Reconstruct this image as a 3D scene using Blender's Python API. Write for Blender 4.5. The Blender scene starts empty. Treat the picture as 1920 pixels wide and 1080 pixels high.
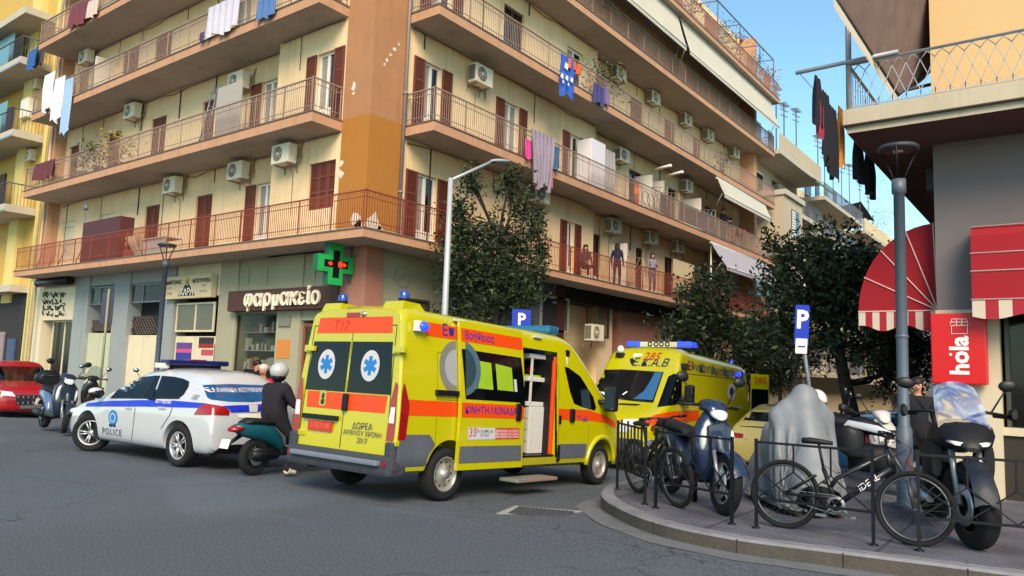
import bpy, bmesh, math, random
import numpy as np
from mathutils import Vector, Matrix, Euler
from mathutils.bvhtree import BVHTree
SC = bpy.context.scene
COL = SC.collection
rad = math.radians
# ---------------------------------------------------------------- camera
YAW, PIT, ROL = rad(-37.2), rad(6.2), rad(2.0)
FPX = 1411.0
EYE = Vector((0, 0, 1.7))
_f = Vector((math.sin(YAW), math.cos(YAW), 0)); _r = Vector((math.cos(YAW), -math.sin(YAW), 0)); _u = Vector((0, 0, 1))
FW = _f*math.cos(PIT) + _u*math.sin(PIT); _u2 = -_f*math.sin(PIT) + _u*math.cos(PIT)
RT = _r*math.cos(ROL) + _u2*math.sin(ROL); UP = -_r*math.sin(ROL) + _u2*math.cos(ROL)
cam = bpy.data.cameras.new('camera'); cam.sensor_width = 36; cam.lens = FPX/1920*36
cam.clip_start = 0.05; cam.clip_end = 3000
co = bpy.data.objects.new('camera', cam); COL.objects.link(co)
co.matrix_world = Matrix(((RT.x, UP.x, -FW.x, EYE.x), (RT.y, UP.y, -FW.y, EYE.y), (RT.z, UP.z, -FW.z, EYE.z), (0, 0, 0, 1)))
SC.camera = co
# ---------------------------------------------------------------- world, sun, exposure
SUN_EL, SUN_AZ = rad(38), rad(138)      # azimuth measured from +Y towards +X
W = bpy.data.worlds.new('World'); SC.world = W; W.use_nodes = True
nt = W.node_tree
bg = nt.nodes['Background']; sky = nt.nodes.new('ShaderNodeTexSky')
sky.sky_type = 'NISHITA'; sky.sun_disc = False; sky.sun_elevation = SUN_EL; sky.sun_rotation = SUN_AZ
sky.air_density = 1.0; sky.dust_density = 0.5; sky.ozone_density = 0.25
wb = nt.nodes.new('ShaderNodeMix'); wb.data_type = 'RGBA'; wb.blend_type = 'MULTIPLY'; wb.inputs[0].default_value = 1; wb.inputs[7].default_value = (.80, 1.04, 1.0, 1)   # camera white balance
nt.links.new(sky.outputs[0], wb.inputs[6]); nt.links.new(wb.outputs[2], bg.inputs[0]); bg.inputs[1].default_value = 0.135
sl = bpy.data.lights.new('sun', 'SUN'); sl.energy = 2.9; sl.angle = rad(32); sl.color = (1, .78, .58)   # open shade: a broad soft source from the open crossroads behind the camera
so = bpy.data.objects.new('sun', sl); COL.objects.link(so)
sd = Vector((math.sin(SUN_AZ)*math.cos(SUN_EL), math.cos(SUN_AZ)*math.cos(SUN_EL), math.sin(SUN_EL)))
so.rotation_euler = sd.to_track_quat('Z', 'Y').to_euler()
SC.view_settings.view_transform = 'Standard'; SC.view_settings.look = 'None'
SC.view_settings.exposure = 0.95; SC.view_settings.gamma = 1.0; SC.view_settings.use_curve_mapping = False
# ---------------------------------------------------------------- photo-to-world helpers (rays onto the real planes of the place)
def ray(px, py):
    return RT*((px-960)/FPX) - UP*((py-540)/FPX) + FW
def hitx(px, py, X): d = ray(px, py); return EYE + d*((X-EYE.x)/d.x)
def hity(px, py, Y): d = ray(px, py); return EYE + d*((Y-EYE.y)/d.y)
def hitz(px, py, Z): d = ray(px, py); return EYE + d*((Z-EYE.z)/d.z)
def hitd(px, py, t): return EYE + ray(px, py)*t
def sst(a, b, x):
    t = min(1, max(0, (x-a)/(b-a))); return t*t*(3-2*t)
def gz(x, y):                      # road height: the side street runs downhill
    w = 1 - .75*sst(-6.6, -4.5, x)*(1-sst(11, 22, y))
    return -.045*max(0, y-6)*w
def swz(y): return .13 - .045*max(0, y-10.5)      # pavement on the right
# ---------------------------------------------------------------- materials
MATS = {}
def srgb(h):
    if isinstance(h, str):
        c = [int(h[i:i+2], 16)/255 for i in (0, 2, 4)]
        return tuple(x/12.92 if x <= .04045 else ((x+.055)/1.055)**2.4 for x in c)
    return h
def mat(name, col, rough=.7, metal=0., var=.08, scale=6., bump=0., bscale=40., spec=.4, coat=0., emit=0., alpha=1., trans=0., dirt=0., dcol='3a3026', streak=0., scol='4a382c'):
    if name in MATS: return MATS[name]
    m = bpy.data.materials.new(name); m.use_nodes = True; MATS[name] = m
    n = m.node_tree; p = n.nodes['Principled BSDF']; L = n.links.new
    c = srgb(col)
    tc = n.nodes.new('ShaderNodeTexCoord')
    p.inputs['Roughness'].default_value = rough; p.inputs['Metallic'].default_value = metal
    p.inputs['Specular IOR Level'].default_value = spec
    p.inputs['Coat Weight'].default_value = coat; p.inputs['Coat Roughness'].default_value = .08
    if trans: p.inputs['Transmission Weight'].default_value = trans; p.inputs['IOR'].default_value = 1.1
    if alpha < 1: p.inputs['Alpha'].default_value = alpha
    if emit: p.inputs['Emission Color'].default_value = (*c, 1); p.inputs['Emission Strength'].default_value = emit
    if var or dirt or streak:
        t = n.nodes.new('ShaderNodeTexNoise'); t.inputs['Scale'].default_value = scale; t.inputs['Detail'].default_value = 6; t.inputs['Roughness'].default_value = .65
        L(tc.outputs['Object'], t.inputs['Vector'])
        mx = n.nodes.new('ShaderNodeMix'); mx.data_type = 'RGBA'
        mx.inputs[6].default_value = (*[x*(1-var*1.6) for x in c], 1); mx.inputs[7].default_value = (*[min(1, x*(1+var*1.6)) for x in c], 1)
        L(t.outputs[0], mx.inputs[0]); out = mx.outputs[2]
        if dirt:
            t2 = n.nodes.new('ShaderNodeTexNoise'); t2.inputs['Scale'].default_value = scale*.35; t2.inputs['Detail'].default_value = 9; t2.inputs['Roughness'].default_value = .72
            mp = n.nodes.new('ShaderNodeMapping'); mp.inputs['Scale'].default_value = (1, 1, .35); mp.inputs['Location'].default_value = (3, 7, 1)
            L(tc.outputs['Object'], mp.inputs[0]); L(mp.outputs[0], t2.inputs['Vector'])
            r = n.nodes.new('ShaderNodeValToRGB'); r.color_ramp.elements[0].position = .5; r.color_ramp.elements[1].position = .78
            r.color_ramp.elements[1].color = (dirt, dirt, dirt, 1)
            L(t2.outputs[0], r.inputs[0])
            m2 = n.nodes.new('ShaderNodeMix'); m2.data_type = 'RGBA'
            L(r.outputs[0], m2.inputs[0]); L(out, m2.inputs[6]); m2.inputs[7].default_value = (*srgb(dcol), 1); out = m2.outputs[2]
        if streak:                       # rain and rust runs
            t4 = n.nodes.new('ShaderNodeTexNoise'); t4.inputs['Scale'].default_value = 1; t4.inputs['Detail'].default_value = 5; t4.inputs['Roughness'].default_value = .6
            mp = n.nodes.new('ShaderNodeMapping'); mp.inputs['Scale'].default_value = (5.5, 5.5, .28); L(tc.outputs['Object'], mp.inputs[0]); L(mp.outputs[0], t4.inputs['Vector'])
            r = n.nodes.new('ShaderNodeMapRange'); r.inputs[1].default_value = .56; r.inputs[2].default_value = .78; r.inputs[4].default_value = streak; L(t4.outputs[0], r.inputs[0])
            m3 = n.nodes.new('ShaderNodeMix'); m3.data_type = 'RGBA'; L(r.outputs[0], m3.inputs[0]); L(out, m3.inputs[6]); m3.inputs[7].default_value = (*srgb(scol), 1); out = m3.outputs[2]
        L(out, p.inputs['Base Color'])
        rr = n.nodes.new('ShaderNodeMapRange'); rr.inputs[3].default_value = max(.02, rough-.08); rr.inputs[4].default_value = min(1, rough+.12)
        L(t.outputs[0], rr.inputs[0]); L(rr.outputs[0], p.inputs['Roughness'])
    else: p.inputs['Base Color'].default_value = (*c, 1)
    if bump:
        b = n.nodes.new('ShaderNodeBump'); b.inputs['Strength'].default_value = bump; b.inputs['Distance'].default_value = .02
        t3 = n.nodes.new('ShaderNodeTexNoise'); t3.inputs['Scale'].default_value = bscale; t3.inputs['Detail'].default_value = 4
        L(tc.outputs['Object'], t3.inputs['Vector']); L(t3.outputs[0], b.inputs['Height']); L(b.outputs[0], p.inputs['Normal'])
    return m
# ---------------------------------------------------------------- mesh builder
class MB:
    def __init__(s): s.v = []; s.f = []; s.mi = []; s.sm = []; s.m = 0; s.T = None
    def add(s, vs, fs, smooth=False):
        b = len(s.v)
        if s.T is not None: vs = [s.T @ Vector(v) for v in vs]
        s.v += [tuple(v) for v in vs]
        for f in fs: s.f.append([b+i for i in f]); s.mi.append(s.m); s.sm.append(smooth)
        return s
    def box(s, x0, x1, y0, y1, z0, z1):
        return s.add([(x0,y0,z0),(x1,y0,z0),(x1,y1,z0),(x0,y1,z0),(x0,y0,z1),(x1,y0,z1),(x1,y1,z1),(x0,y1,z1)],
              [(0,3,2,1),(4,5,6,7),(0,1,5,4),(1,2,6,5),(2,3,7,6),(3,0,4,7)])
    def bbox(s, x0, x1, y0, y1, z0, z1, b=.01):          # bevelled box
        bm = bmesh.new(); bmesh.ops.create_cube(bm, size=1)
        for v in bm.verts: v.co = Vector(((x0+x1)/2+v.co.x*(x1-x0), (y0+y1)/2+v.co.y*(y1-y0), (z0+z1)/2+v.co.z*(z1-z0)))
        bmesh.ops.bevel(bm, geom=bm.edges[:], offset=b, segments=2, profile=.6, affect='EDGES')
        return s.bm(bm)
    def bm(s, bm, smooth=False):
        bm.verts.index_update(); s.add([v.co[:] for v in bm.verts], [[v.index for v in f.verts] for f in bm.faces], smooth); bm.free(); return s
    def cyl(s, p0, p1, r0, r1=None, n=10, smooth=True, cap=True):
        return s.tube([p0, p1], [r0, r0 if r1 is None else r1], n, smooth, cap)
    def tube(s, pts, r, n=6, smooth=True, cap=True, closed=False):
        P = [Vector(p) for p in pts]; k = len(P); rs = r if isinstance(r, (list, tuple)) else [r]*k
        vs = []; prev = None
        for i in range(k):
            if closed: d = P[(i+1) % k]-P[i-1]
            else: d = P[min(i+1, k-1)]-P[max(i-1, 0)]
            d = d.normalized() if d.length > 1e-9 else Vector((0, 0, 1))
            if prev is None:
                a = Vector((0, 0, 1)) if abs(d.z) < .9 else Vector((1, 0, 0)); e = d.cross(a).normalized()
            else:
                e = prev - d*prev.dot(d)
                e = e.normalized() if e.length > 1e-6 else d.orthogonal().normalized()
            prev = e; g = d.cross(e)
            for j in range(n):
                t = 2*math.pi*(j+.5)/n; vs.append(P[i] + (e*math.cos(t)+g*math.sin(t))*rs[i])
        fs = []
        for i in range(k if closed else k-1):
            for j in range(n):
                a, b = i*n+j, i*n+(j+1) % n; c, d2 = ((i+1) % k)*n+(j+1) % n, ((i+1) % k)*n+j
                fs.append((a, b, c, d2))
        s.add(vs, fs, smooth and n > 4)
        if cap and not closed: s.add(vs[:n], [tuple(range(n-1, -1, -1))]); s.add(vs[-n:], [tuple(range(n))])
        return s
    def lathe(s, o, d, prof, n=16, smooth=True):         # prof: (r, h) along axis d from o
        o = Vector(o); d = Vector(d).normalized(); e = d.orthogonal().normalized(); g = d.cross(e)
        vs = [o + d*h + (e*math.cos(2*math.pi*j/n)+g*math.sin(2*math.pi*j/n))*r for r, h in prof for j in range(n)]
        fs = [(i*n+j, i*n+(j+1) % n, (i+1)*n+(j+1) % n, (i+1)*n+j) for i in range(len(prof)-1) for j in range(n)]
        return s.add(vs, fs, smooth)
    def ell(s, c, r, nu=12, nv=8, R=None, smooth=True):
        vs = []; c = Vector(c)
        for i in range(nv+1):
            a = math.pi*i/nv
            for j in range(nu):
                b = 2*math.pi*j/nu; p = Vector((r[0]*math.sin(a)*math.cos(b), r[1]*math.sin(a)*math.sin(b), r[2]*math.cos(a)))
                if R is not None: p = R @ p
                vs.append(c+p)
        fs = [(i*nu+j, (i+1)*nu+j, (i+1)*nu+(j+1) % nu, i*nu+(j+1) % nu) for i in range(nv) for j in range(nu)]
        return s.add(vs, fs, smooth)
    def prism(s, poly, fn, t0, t1, smooth=False):        # poly (a,b); fn(a,b,t) -> xyz
        n = len(poly); vs = [fn(a, b, t0) for a, b in poly]+[fn(a, b, t1) for a, b in poly]
        s.add(vs, [tuple(range(n))[::-1], tuple(range(n, 2*n))])
        return s.add(vs, [(i, (i+1) % n, n+(i+1) % n, n+i) for i in range(n)], smooth)
    def grid(s, fn, nu, nv, smooth=True):
        vs = [fn(i/nu, j/nv) for i in range(nu+1) for j in range(nv+1)]; k = nv+1
        return s.add(vs, [(i*k+j, (i+1)*k+j, (i+1)*k+j+1, i*k+j+1) for i in range(nu) for j in range(nv)], smooth)
    def loft(s, secs, smooth=True, closed=True, cap=True):
        n = len(secs[0]); vs = [p for q in secs for p in q]; fs = []
        for i in range(len(secs)-1):
            for j in range(n if closed else n-1):
                fs.append((i*n+j, i*n+(j+1) % n, (i+1)*n+(j+1) % n, (i+1)*n+j))
        s.add(vs, fs, smooth)
        if cap: s.add(secs[0], [tuple(range(n))[::-1]]); s.add(secs[-1], [tuple(range(n))])
        return s
    def mesh(s, name, mats, recalc=True):
        me = bpy.data.meshes.new(name); me.from_pydata(s.v, [], s.f)
        for m in (mats if isinstance(mats, (list, tuple)) else [mats]): me.materials.append(m)
        me.polygons.foreach_set('material_index', s.mi); me.polygons.foreach_set('use_smooth', s.sm)
        if recalc:
            bm = bmesh.new(); bm.from_mesh(me); bmesh.ops.remove_doubles(bm, verts=bm.verts[:], dist=1e-5)
            bmesh.ops.recalc_face_normals(bm, faces=bm.faces[:]); bm.to_mesh(me); bm.free()
        me.update(); return me
    def ob(s, name, mats, parent=None, recalc=True, label=None):
        return mk(name, s.mesh(name, mats, recalc), parent, label)
def mk(name, data, parent=None, label=None):
    o = bpy.data.objects.new(name, data); COL.objects.link(o)
    if parent is not None: o.parent = parent
    if label: o['label'] = label
    return o
def tag(o, label, cat, group=None):
    o['label'] = label; o['category'] = cat
    if group: o['group'] = group
    return o
def thing(name, label, cat, loc=(0, 0, 0), rz=0., group=None, rx=0., ry=0., sc=1.):
    o = mk(name, None); o.location = loc; o.rotation_euler = (rx, ry, rz); o.scale = (sc, sc, sc)
    return tag(o, label, cat, group)
def struct(o): o['kind'] = 'structure'; return o
def dup(src, **k):
    r = src.copy(); COL.objects.link(r)
    for a, b in k.items():
        if a in ('label', 'group'): r[a] = b
        else: setattr(r, a, b)
    for c in src.children:
        d = c.copy(); COL.objects.link(d); d.parent = r
        for e in c.children: g = e.copy(); COL.objects.link(g); g.parent = d
    return r
def evalmesh(o):
    dg = bpy.context.evaluated_depsgraph_get(); return bpy.data.meshes.new_from_object(o.evaluated_get(dg))
def apply_mods(o):
    me = evalmesh(o); o.modifiers.clear(); o.data = me; return o
def textmesh(s, size=1., off=.0, shear=0., ext=0., align='CENTER', res=2, sp=1.):
    c = bpy.data.curves.new('writing', 'FONT'); c.body = s; c.size = size; c.offset = off; c.shear = shear; c.extrude = ext
    c.align_x = align; c.align_y = 'CENTER'; c.resolution_u = res; c.space_character = sp
    o = bpy.data.objects.new('writing', c); COL.objects.link(o); me = evalmesh(o)
    bpy.data.objects.remove(o); return me
def writing(s, size, M, m, parent, name='lettering', **k):   # flat or raised lettering on a plane given by matrix M
    me = textmesh(s, size, **k); me.transform(M); me.materials.clear(); me.materials.append(m)
    for p in me.polygons: p.material_index = 0
    return mk(name, me, parent)
def frame(o, ex, ey):
    ex = Vector(ex).normalized(); ey = Vector(ey); ey = (ey-ex*ey.dot(ex)).normalized(); ez = ex.cross(ey)
    return Matrix(((ex.x, ey.x, ez.x, o[0]), (ex.y, ey.y, ez.y, o[1]), (ex.z, ey.z, ez.z, o[2]), (0, 0, 0, 1)))
def bvh_of(me):
    return BVHTree.FromPolygons([v.co.copy() for v in me.vertices], [tuple(p.vertices) for p in me.polygons])
def conform(bvh, pts, faces, M, off=.004, dist=4., smooth=True):
    """project flat points (a,b) of frame M along -Z of M onto a body; returns verts, faces"""
    out = []; d = -(M.to_3x3() @ Vector((0, 0, 1)))
    for a, b in pts:
        p = M @ Vector((a, b, 0)); h, nrm, i, ds = bvh.ray_cast(p, d, dist)
        if h is None:
            h, nrm, i, ds = bvh.find_nearest(p + d*.3)
        if nrm.dot(d) > 0: nrm = -nrm
        out.append(h + nrm*off)
    return out, faces
def tri_poly(poly, step=.12):
    """triangulate a 2-D outline with inner grid lines so that it can follow a curved body"""
    bm = bmesh.new(); f = bm.faces.new([bm.verts.new((a, b, 0)) for a, b in poly])
    xs = [p[0] for p in poly]; ys = [p[1] for p in poly]
    for lo, hi, no in ((min(xs), max(xs), (1, 0, 0)), (min(ys), max(ys), (0, 1, 0))):
        k = max(1, int((hi-lo)/step))
        for i in range(1, k):
            t = lo+(hi-lo)*i/k
            bmesh.ops.bisect_plane(bm, geom=bm.verts[:]+bm.edges[:]+bm.faces[:], plane_co=(no[0]*t, no[1]*t, 0), plane_no=no)
    bmesh.ops.triangulate(bm, faces=bm.faces[:])
    bm.verts.index_update(); r = [(v.co.x, v.co.y) for v in bm.verts], [[v.index for v in f.verts] for f in bm.faces]; bm.free(); return r
def decal(mb, bvh, poly, M, off=.004, step=.12, dist=4.):
    p, f = tri_poly(poly, step); v, f = conform(bvh, p, f, M, off, dist); mb.add(v, f, True); return mb
def decal_text(bvh, s, size, M, m, parent, off=.014, name='lettering', dist=4., **k):
    me = textmesh(s, size, **k)
    vs, _ = conform(bvh, [(v.co.x, v.co.y) for v in me.vertices], None, M, off, dist)
    for v, c in zip(me.vertices, vs): v.co = c
    me.materials.clear(); me.materials.append(m)
    for p in me.polygons: p.material_index = 0
    return mk(name, me, parent)
def rrect(x0, x1, y0, y1, r, n=4):
    P = []
    for cx, cy, a in ((x1-r, y1-r, 0), (x0+r, y1-r, 90), (x0+r, y0+r, 180), (x1-r, y0+r, 270)):
        for i in range(n+1): t = rad(a+90*i/n); P.append((cx+r*math.cos(t), cy+r*math.sin(t)))
    return P
def circle(cx, cy, r, n=20, ry=None): return [(cx+r*math.cos(2*math.pi*i/n), cy+(ry or r)*math.sin(2*math.pi*i/n)) for i in range(n)]
# ---------------------------------------------------------------- common materials
CREAM = mat('cream_stucco', 'dcc096', .9, var=.1, scale=1.6, bump=.25, bscale=60, dirt=.5, dcol='a58a60', streak=.4, scol='8a7452')
SALMON = mat('salmon_paint', 'b4896a', .88, var=.12, scale=3, bump=.25, bscale=50, dirt=.5, dcol='8c6f58', streak=.55, scol='6a4c3a')
OCHRE = mat('ochre_paint', 'a06a2a', .88, streak=.25, scol='96622a', var=.09, scale=3, bump=.2, bscale=50)
SOFFIT = mat('soffit_plaster', 'a99e92', .9, var=.08, scale=2, dirt=.4, dcol='5c5148')
GREYSOF = mat('grey_soffit', '77737a', .9, var=.08, scale=2)
BROWN = mat('brown_wood', '6a3526', .6, var=.15, scale=9)
DBROWN = mat('dark_brown_wood', '40211b', .6, var=.15, scale=9)
WHITEP = mat('white_paint', 'dcd6c8', .5, var=.05, scale=5)
IRON = mat('rail_iron', '9c8576', .55, metal=.2, var=.15, scale=20)
IRONRED = mat('red_rail_iron', '8c4230', .55, metal=.2, var=.15, scale=20)
GLASSD = mat('dark_glass', '14181c', .06, var=0, spec=.7)
CURT = mat('curtain_glass', '8f8a80', .12, var=.2, scale=5, spec=.6)
BLACKM = mat('black_metal', '0e0f12', .45, metal=.3, var=.1, scale=20)
RUBBER = mat('tyre_rubber', '121214', .85, var=.12, scale=30, bump=.2, bscale=120)
BLACKP = mat('black_plastic', '0c0d10', .45, var=.12, scale=15)
STEEL = mat('steel', 'b4b6ba', .32, metal=.85, var=.06)
GREYM = mat('grey_metal', '6b7079', .45, metal=.4, var=.08, scale=8)
WHITEM = mat('white_metal', 'c9c8c0', .45, var=.05, scale=8, dirt=.2, dcol='8b8370')
ACW = mat('unit_casing', 'd5cdb6', .5, var=.05, scale=6, dirt=.25, dcol='8b7a5c')
# ================================================================ PEOPLE
SKIN = mat('skin', 'b98468', .6, var=.05)
HAIR = mat('dark_hair', '17110f', .6, var=.2, scale=30)
def figure(root, pose=None, shirt='20202a', trousers='26262e', shoes='c9c2b8', sleeve=True, hair='short', haircol=None, fat=1., seed=0, coat=False):
    J = dict(pelvis=(0, 0, .95), spine=(0, .0, 1.12), chest=(0, .0, 1.32), neck=(0, .01, 1.46), h0=(0, 0, 1.52), h1=(0, -.015, 1.58), h2=(0, -.01, 1.65), h3=(0, .0, 1.705))
    for s, n in ((1, 'l'), (-1, 'r')):
        J.update({n+'hip': (s*.095, 0, .9), n+'knee': (s*.105, -.015, .5), n+'ank': (s*.11, .02, .09), n+'heel': (s*.11, .05, .045), n+'toe': (s*.125, -.15, .035),
                  n+'sh': (s*.175, .005, 1.4), n+'elb': (s*.23, .03, 1.12), n+'wri': (s*.235, -.06, .88)})
    if pose: J.update(pose)
    J = {k: Vector(v) for k, v in J.items()}
    rd = dict(pelvis=.135*fat, spine=.125*fat, chest=.14*fat, neck=.056, h0=.052, h1=.072, h2=.088, h3=.066)
    for n in 'lr': rd.update({n+'hip': .092*fat, n+'knee': .06, n+'ank': .042, n+'heel': .042, n+'toe': .034, n+'sh': .068*fat, n+'elb': .045*fat, n+'wri': .03})
    E = [('pelvis', 'spine', 0), ('spine', 'chest', 0), ('chest', 'neck', 0), ('neck', 'h0', 2), ('h0', 'h1', 2), ('h1', 'h2', 2), ('h2', 'h3', 2)]
    for n in 'lr':
        E += [('pelvis', n+'hip', 1), (n+'hip', n+'knee', 1), (n+'knee', n+'ank', 1), (n+'ank', n+'heel', 3), (n+'ank', n+'toe', 3), ('chest', n+'sh', 0), (n+'sh', n+'elb', 0), (n+'elb', n+'wri', 0 if sleeve else 2)]
        d = (J[n+'wri']-J[n+'elb']).normalized(); side = Vector((0, -1, 0)); side = (side-d*side.dot(d)).normalized() if abs(d.y) < .95 else Vector((0, 0, 1)); w = d.cross(side)
        J[n+'palm'] = J[n+'wri']+d*.06; rd[n+'palm'] = .024; E.append((n+'wri', n+'palm', 2))
        for i, (o, ln) in enumerate(((-.028, .07), (-.01, .08), (.01, .075), (.027, .06))):
            k = f'{n}k{i}'; J[k] = J[n+'palm']+d*.03+side*-o*1.0; rd[k] = .0105
            J[k+'m'] = J[k]+d*ln*.5+w*.008; J[k+'t'] = J[k]+d*ln*.85+w*.03; rd[k+'m'] = .009; rd[k+'t'] = .0075
            E += [(n+'palm', k, 2), (k, k+'m', 2), (k+'m', k+'t', 2)]
        J[n+'th'] = J[n+'wri']+d*.04+side*.035; J[n+'tt'] = J[n+'wri']+d*.085+side*.05; rd[n+'th'] = .011; rd[n+'tt'] = .009
        E += [(n+'wri', n+'th', 2), (n+'th', n+'tt', 2)]
    f = (Vector((0, -1, 0)))
    hd = (J['h3']-J['h1']).normalized(); fw = pose.get('face', (0, -1, 0)) if pose else (0, -1, 0); fw = Vector(fw).normalized()
    J['nose'] = J['h1']+hd*.03+fw*.1; rd['nose'] = .012; E.append(('h1', 'nose', 2))
    J.pop('face', None)
    names = list(J); ix = {k: i for i, k in enumerate(names)}
    me = bpy.data.meshes.new('body'); me.from_pydata([J[k][:] for k in names], [(ix[a], ix[b]) for a, b, _ in E], [])
    o = bpy.data.objects.new('body', me); COL.objects.link(o)
    md = o.modifiers.new('skin', 'SKIN'); md.use_smooth_shade = True
    sv = me.skin_vertices[0].data if me.skin_vertices else None
    if sv is None:
        bm = bmesh.new(); bm.from_mesh(me); bm.verts.layers.skin.verify(); bm.to_mesh(me); bm.free(); sv = me.skin_vertices[0].data
    for k, i in ix.items(): sv[i].radius = (rd[k], rd[k]); sv[i].use_root = (k == 'pelvis')
    ss = o.modifiers.new('sub', 'SUBSURF'); ss.levels = 1; ss.render_levels = 1
    apply_mods(o); me = o.data
    ms = [mat('cloth_'+shirt, shirt, .9, var=.12, scale=12), mat('cloth_'+trousers, trousers, .9, var=.12, scale=12), SKIN, mat('shoe_'+shoes, shoes, .6, var=.08), BLACKP]
    me.materials.clear(); [me.materials.append(m) for m in ms]
    segs = [(J[a], J[b], m, rd[a], rd[b]) for a, b, m in E]
    for p in me.polygons:
        c = p.center; best = 9
        for a, b, m, ra, rb in segs:
            ab = b-a; t = max(0, min(1, (c-a).dot(ab)/max(1e-9, ab.length_squared))); dd = (c-a-ab*t).length-(ra+(rb-ra)*t)
            if dd < best: best = dd; p.material_index = m
        p.use_smooth = True
    o.parent = root
    side = hd.cross(fw).normalized(); c = J['h1']*.45+J['h2']*.55
    mb = MB()
    for s in (1, -1): mb.ell(J['h1']*.4+J['h2']*.6+fw*.083+side*s*.032, (.011, .008, .008), 6, 4)
    mb.tube([J['h1']-hd*.018+fw*.083+side*s*.022 for s in (1, 0, -1)], .006, 5)
    mb.ob('face_features', mat('face_dark', '3a201c', .6, var=0), o)
    if hair:
        hm = haircol or HAIR; mb = MB(); Rm = frame((0, 0, 0), side, hd).to_3x3()     # x side, y up, z fwd? (right-handed)
        mb.ell(J['h2']+hd*.012-fw*.014, (.098, .088, .105), 12, 8, Rm)
        if hair == 'long':
            for s in (1, -1): mb.ell(J['h1']-hd*.05-fw*.03+side*s*.06, (.05, .16, .06), 10, 8, Rm)
            mb.ell(J['h1']-hd*.08-fw*.06, (.1, .17, .05), 10, 8, Rm)
        mb.ob('hair', hm, root)
    return J
def person(label, loc, rz=0., group=None, **k):
    t = thing('person', label, 'person', loc, rz, group); figure(t, **k); return t
# ================================================================ GROUND
def asphalt():
    m = bpy.data.materials.new('asphalt'); m.use_nodes = True; n = m.node_tree; p = n.nodes['Principled BSDF']; L = n.links.new
    tc = n.nodes.new('ShaderNodeTexCoord')
    def noise(sc, det=6, ro=.6, stretch=None, dist=0):
        t = n.nodes.new('ShaderNodeTexNoise'); t.inputs['Scale'].default_value = sc; t.inputs['Detail'].default_value = det; t.inputs['Roughness'].default_value = ro; t.inputs['Distortion'].default_value = dist
        if stretch:
            mp = n.nodes.new('ShaderNodeMapping'); mp.inputs['Scale'].default_value = stretch; L(tc.outputs['Object'], mp.inputs[0]); L(mp.outputs[0], t.inputs['Vector'])
        else: L(tc.outputs['Object'], t.inputs['Vector'])
        return t.outputs[0]
    def ramp(v, a, b, c0=0, c1=1):
        r = n.nodes.new('ShaderNodeMapRange'); r.inputs[1].default_value = a; r.inputs[2].default_value = b; r.inputs[3].default_value = c0; r.inputs[4].default_value = c1; L(v, r.inputs[0]); return r.outputs[0]
    def mix(f, a, b, bt='MIX'):
        x = n.nodes.new('ShaderNodeMix'); x.data_type = 'RGBA'; x.blend_type = bt
        if isinstance(f, float): x.inputs[0].default_value = f
        else: L(f, x.inputs[0])
        for i, q in ((6, a), (7, b)):
            if isinstance(q, tuple): x.inputs[i].default_value = (*q, 1)
            else: L(q, x.inputs[i])
        return x.outputs[2]
    c = mix(ramp(noise(.35, 5), .35, .65), (.05, .066, .09), (.07, .088, .114))
    c = mix(ramp(noise(.16, 4, .5, (1, .35, 1)), .52, .6), c, (.032, .038, .05))          # old patches
    c = mix(ramp(noise(.5, 7, .7, (.25, 1.2, 1), .6), .58, .72, 0, .55), c, (.11, .126, .145))  # worn, dusty streaks
    c = mix(ramp(noise(.23, 3, .5, (.6, 1, 1), .4), .47, .5, 0, .6), c, (.036, .042, .054))
    c = mix(ramp(noise(.6, 9, .8, (.15, 1, 1), .3), .55, .75, 0, .6), c, (.115, .12, .128))
    c = mix(ramp(noise(1.4, 8, .75), .58, .7, 0, .75), c, (.045, .046, .05))                  # oil and tyre marks
    c = mix(ramp(noise(9, 6, .75), .42, .62, 0, .5), c, mix(.6, c, (.035, .038, .045)))
    g = noise(42, 4, .75); c = mix(ramp(g, .38, .68), c, mix(.6, c, (.165, .19, .21)))
    c = mix(ramp(noise(130, 2), .62, .68), c, (.2, .2, .19))
    v = n.nodes.new('ShaderNodeTexVoronoi'); v.feature = 'DISTANCE_TO_EDGE'; v.inputs['Scale'].default_value = .22
    nz = n.nodes.new('ShaderNodeTexNoise'); nz.inputs['Scale'].default_value = 1.7; nz.inputs['Detail'].default_value = 6; L(tc.outputs['Object'], nz.inputs['Vector'])
    mv = n.nodes.new('ShaderNodeVectorMath'); mv.operation = 'MULTIPLY_ADD'; mv.inputs[1].default_value = (.9, .9, .9); L(nz.outputs[1], mv.inputs[0]); L(tc.outputs['Object'], mv.inputs[2])
    L(mv.outputs[0], v.inputs['Vector'])
    crk = ramp(v.outputs['Distance'], .0, .004, .75, 0)
    c = mix(crk, c, (.02, .02, .022))
    L(c, p.inputs['Base Color']); p.inputs['Roughness'].default_value = .78; p.inputs['Specular IOR Level'].default_value = .35
    b = n.nodes.new('ShaderNodeBump'); b.inputs['Strength'].default_value = .35; b.inputs['Distance'].default_value = .02; L(g, b.inputs['Height']); L(b.outputs[0], p.inputs['Normal'])
    return m
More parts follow.
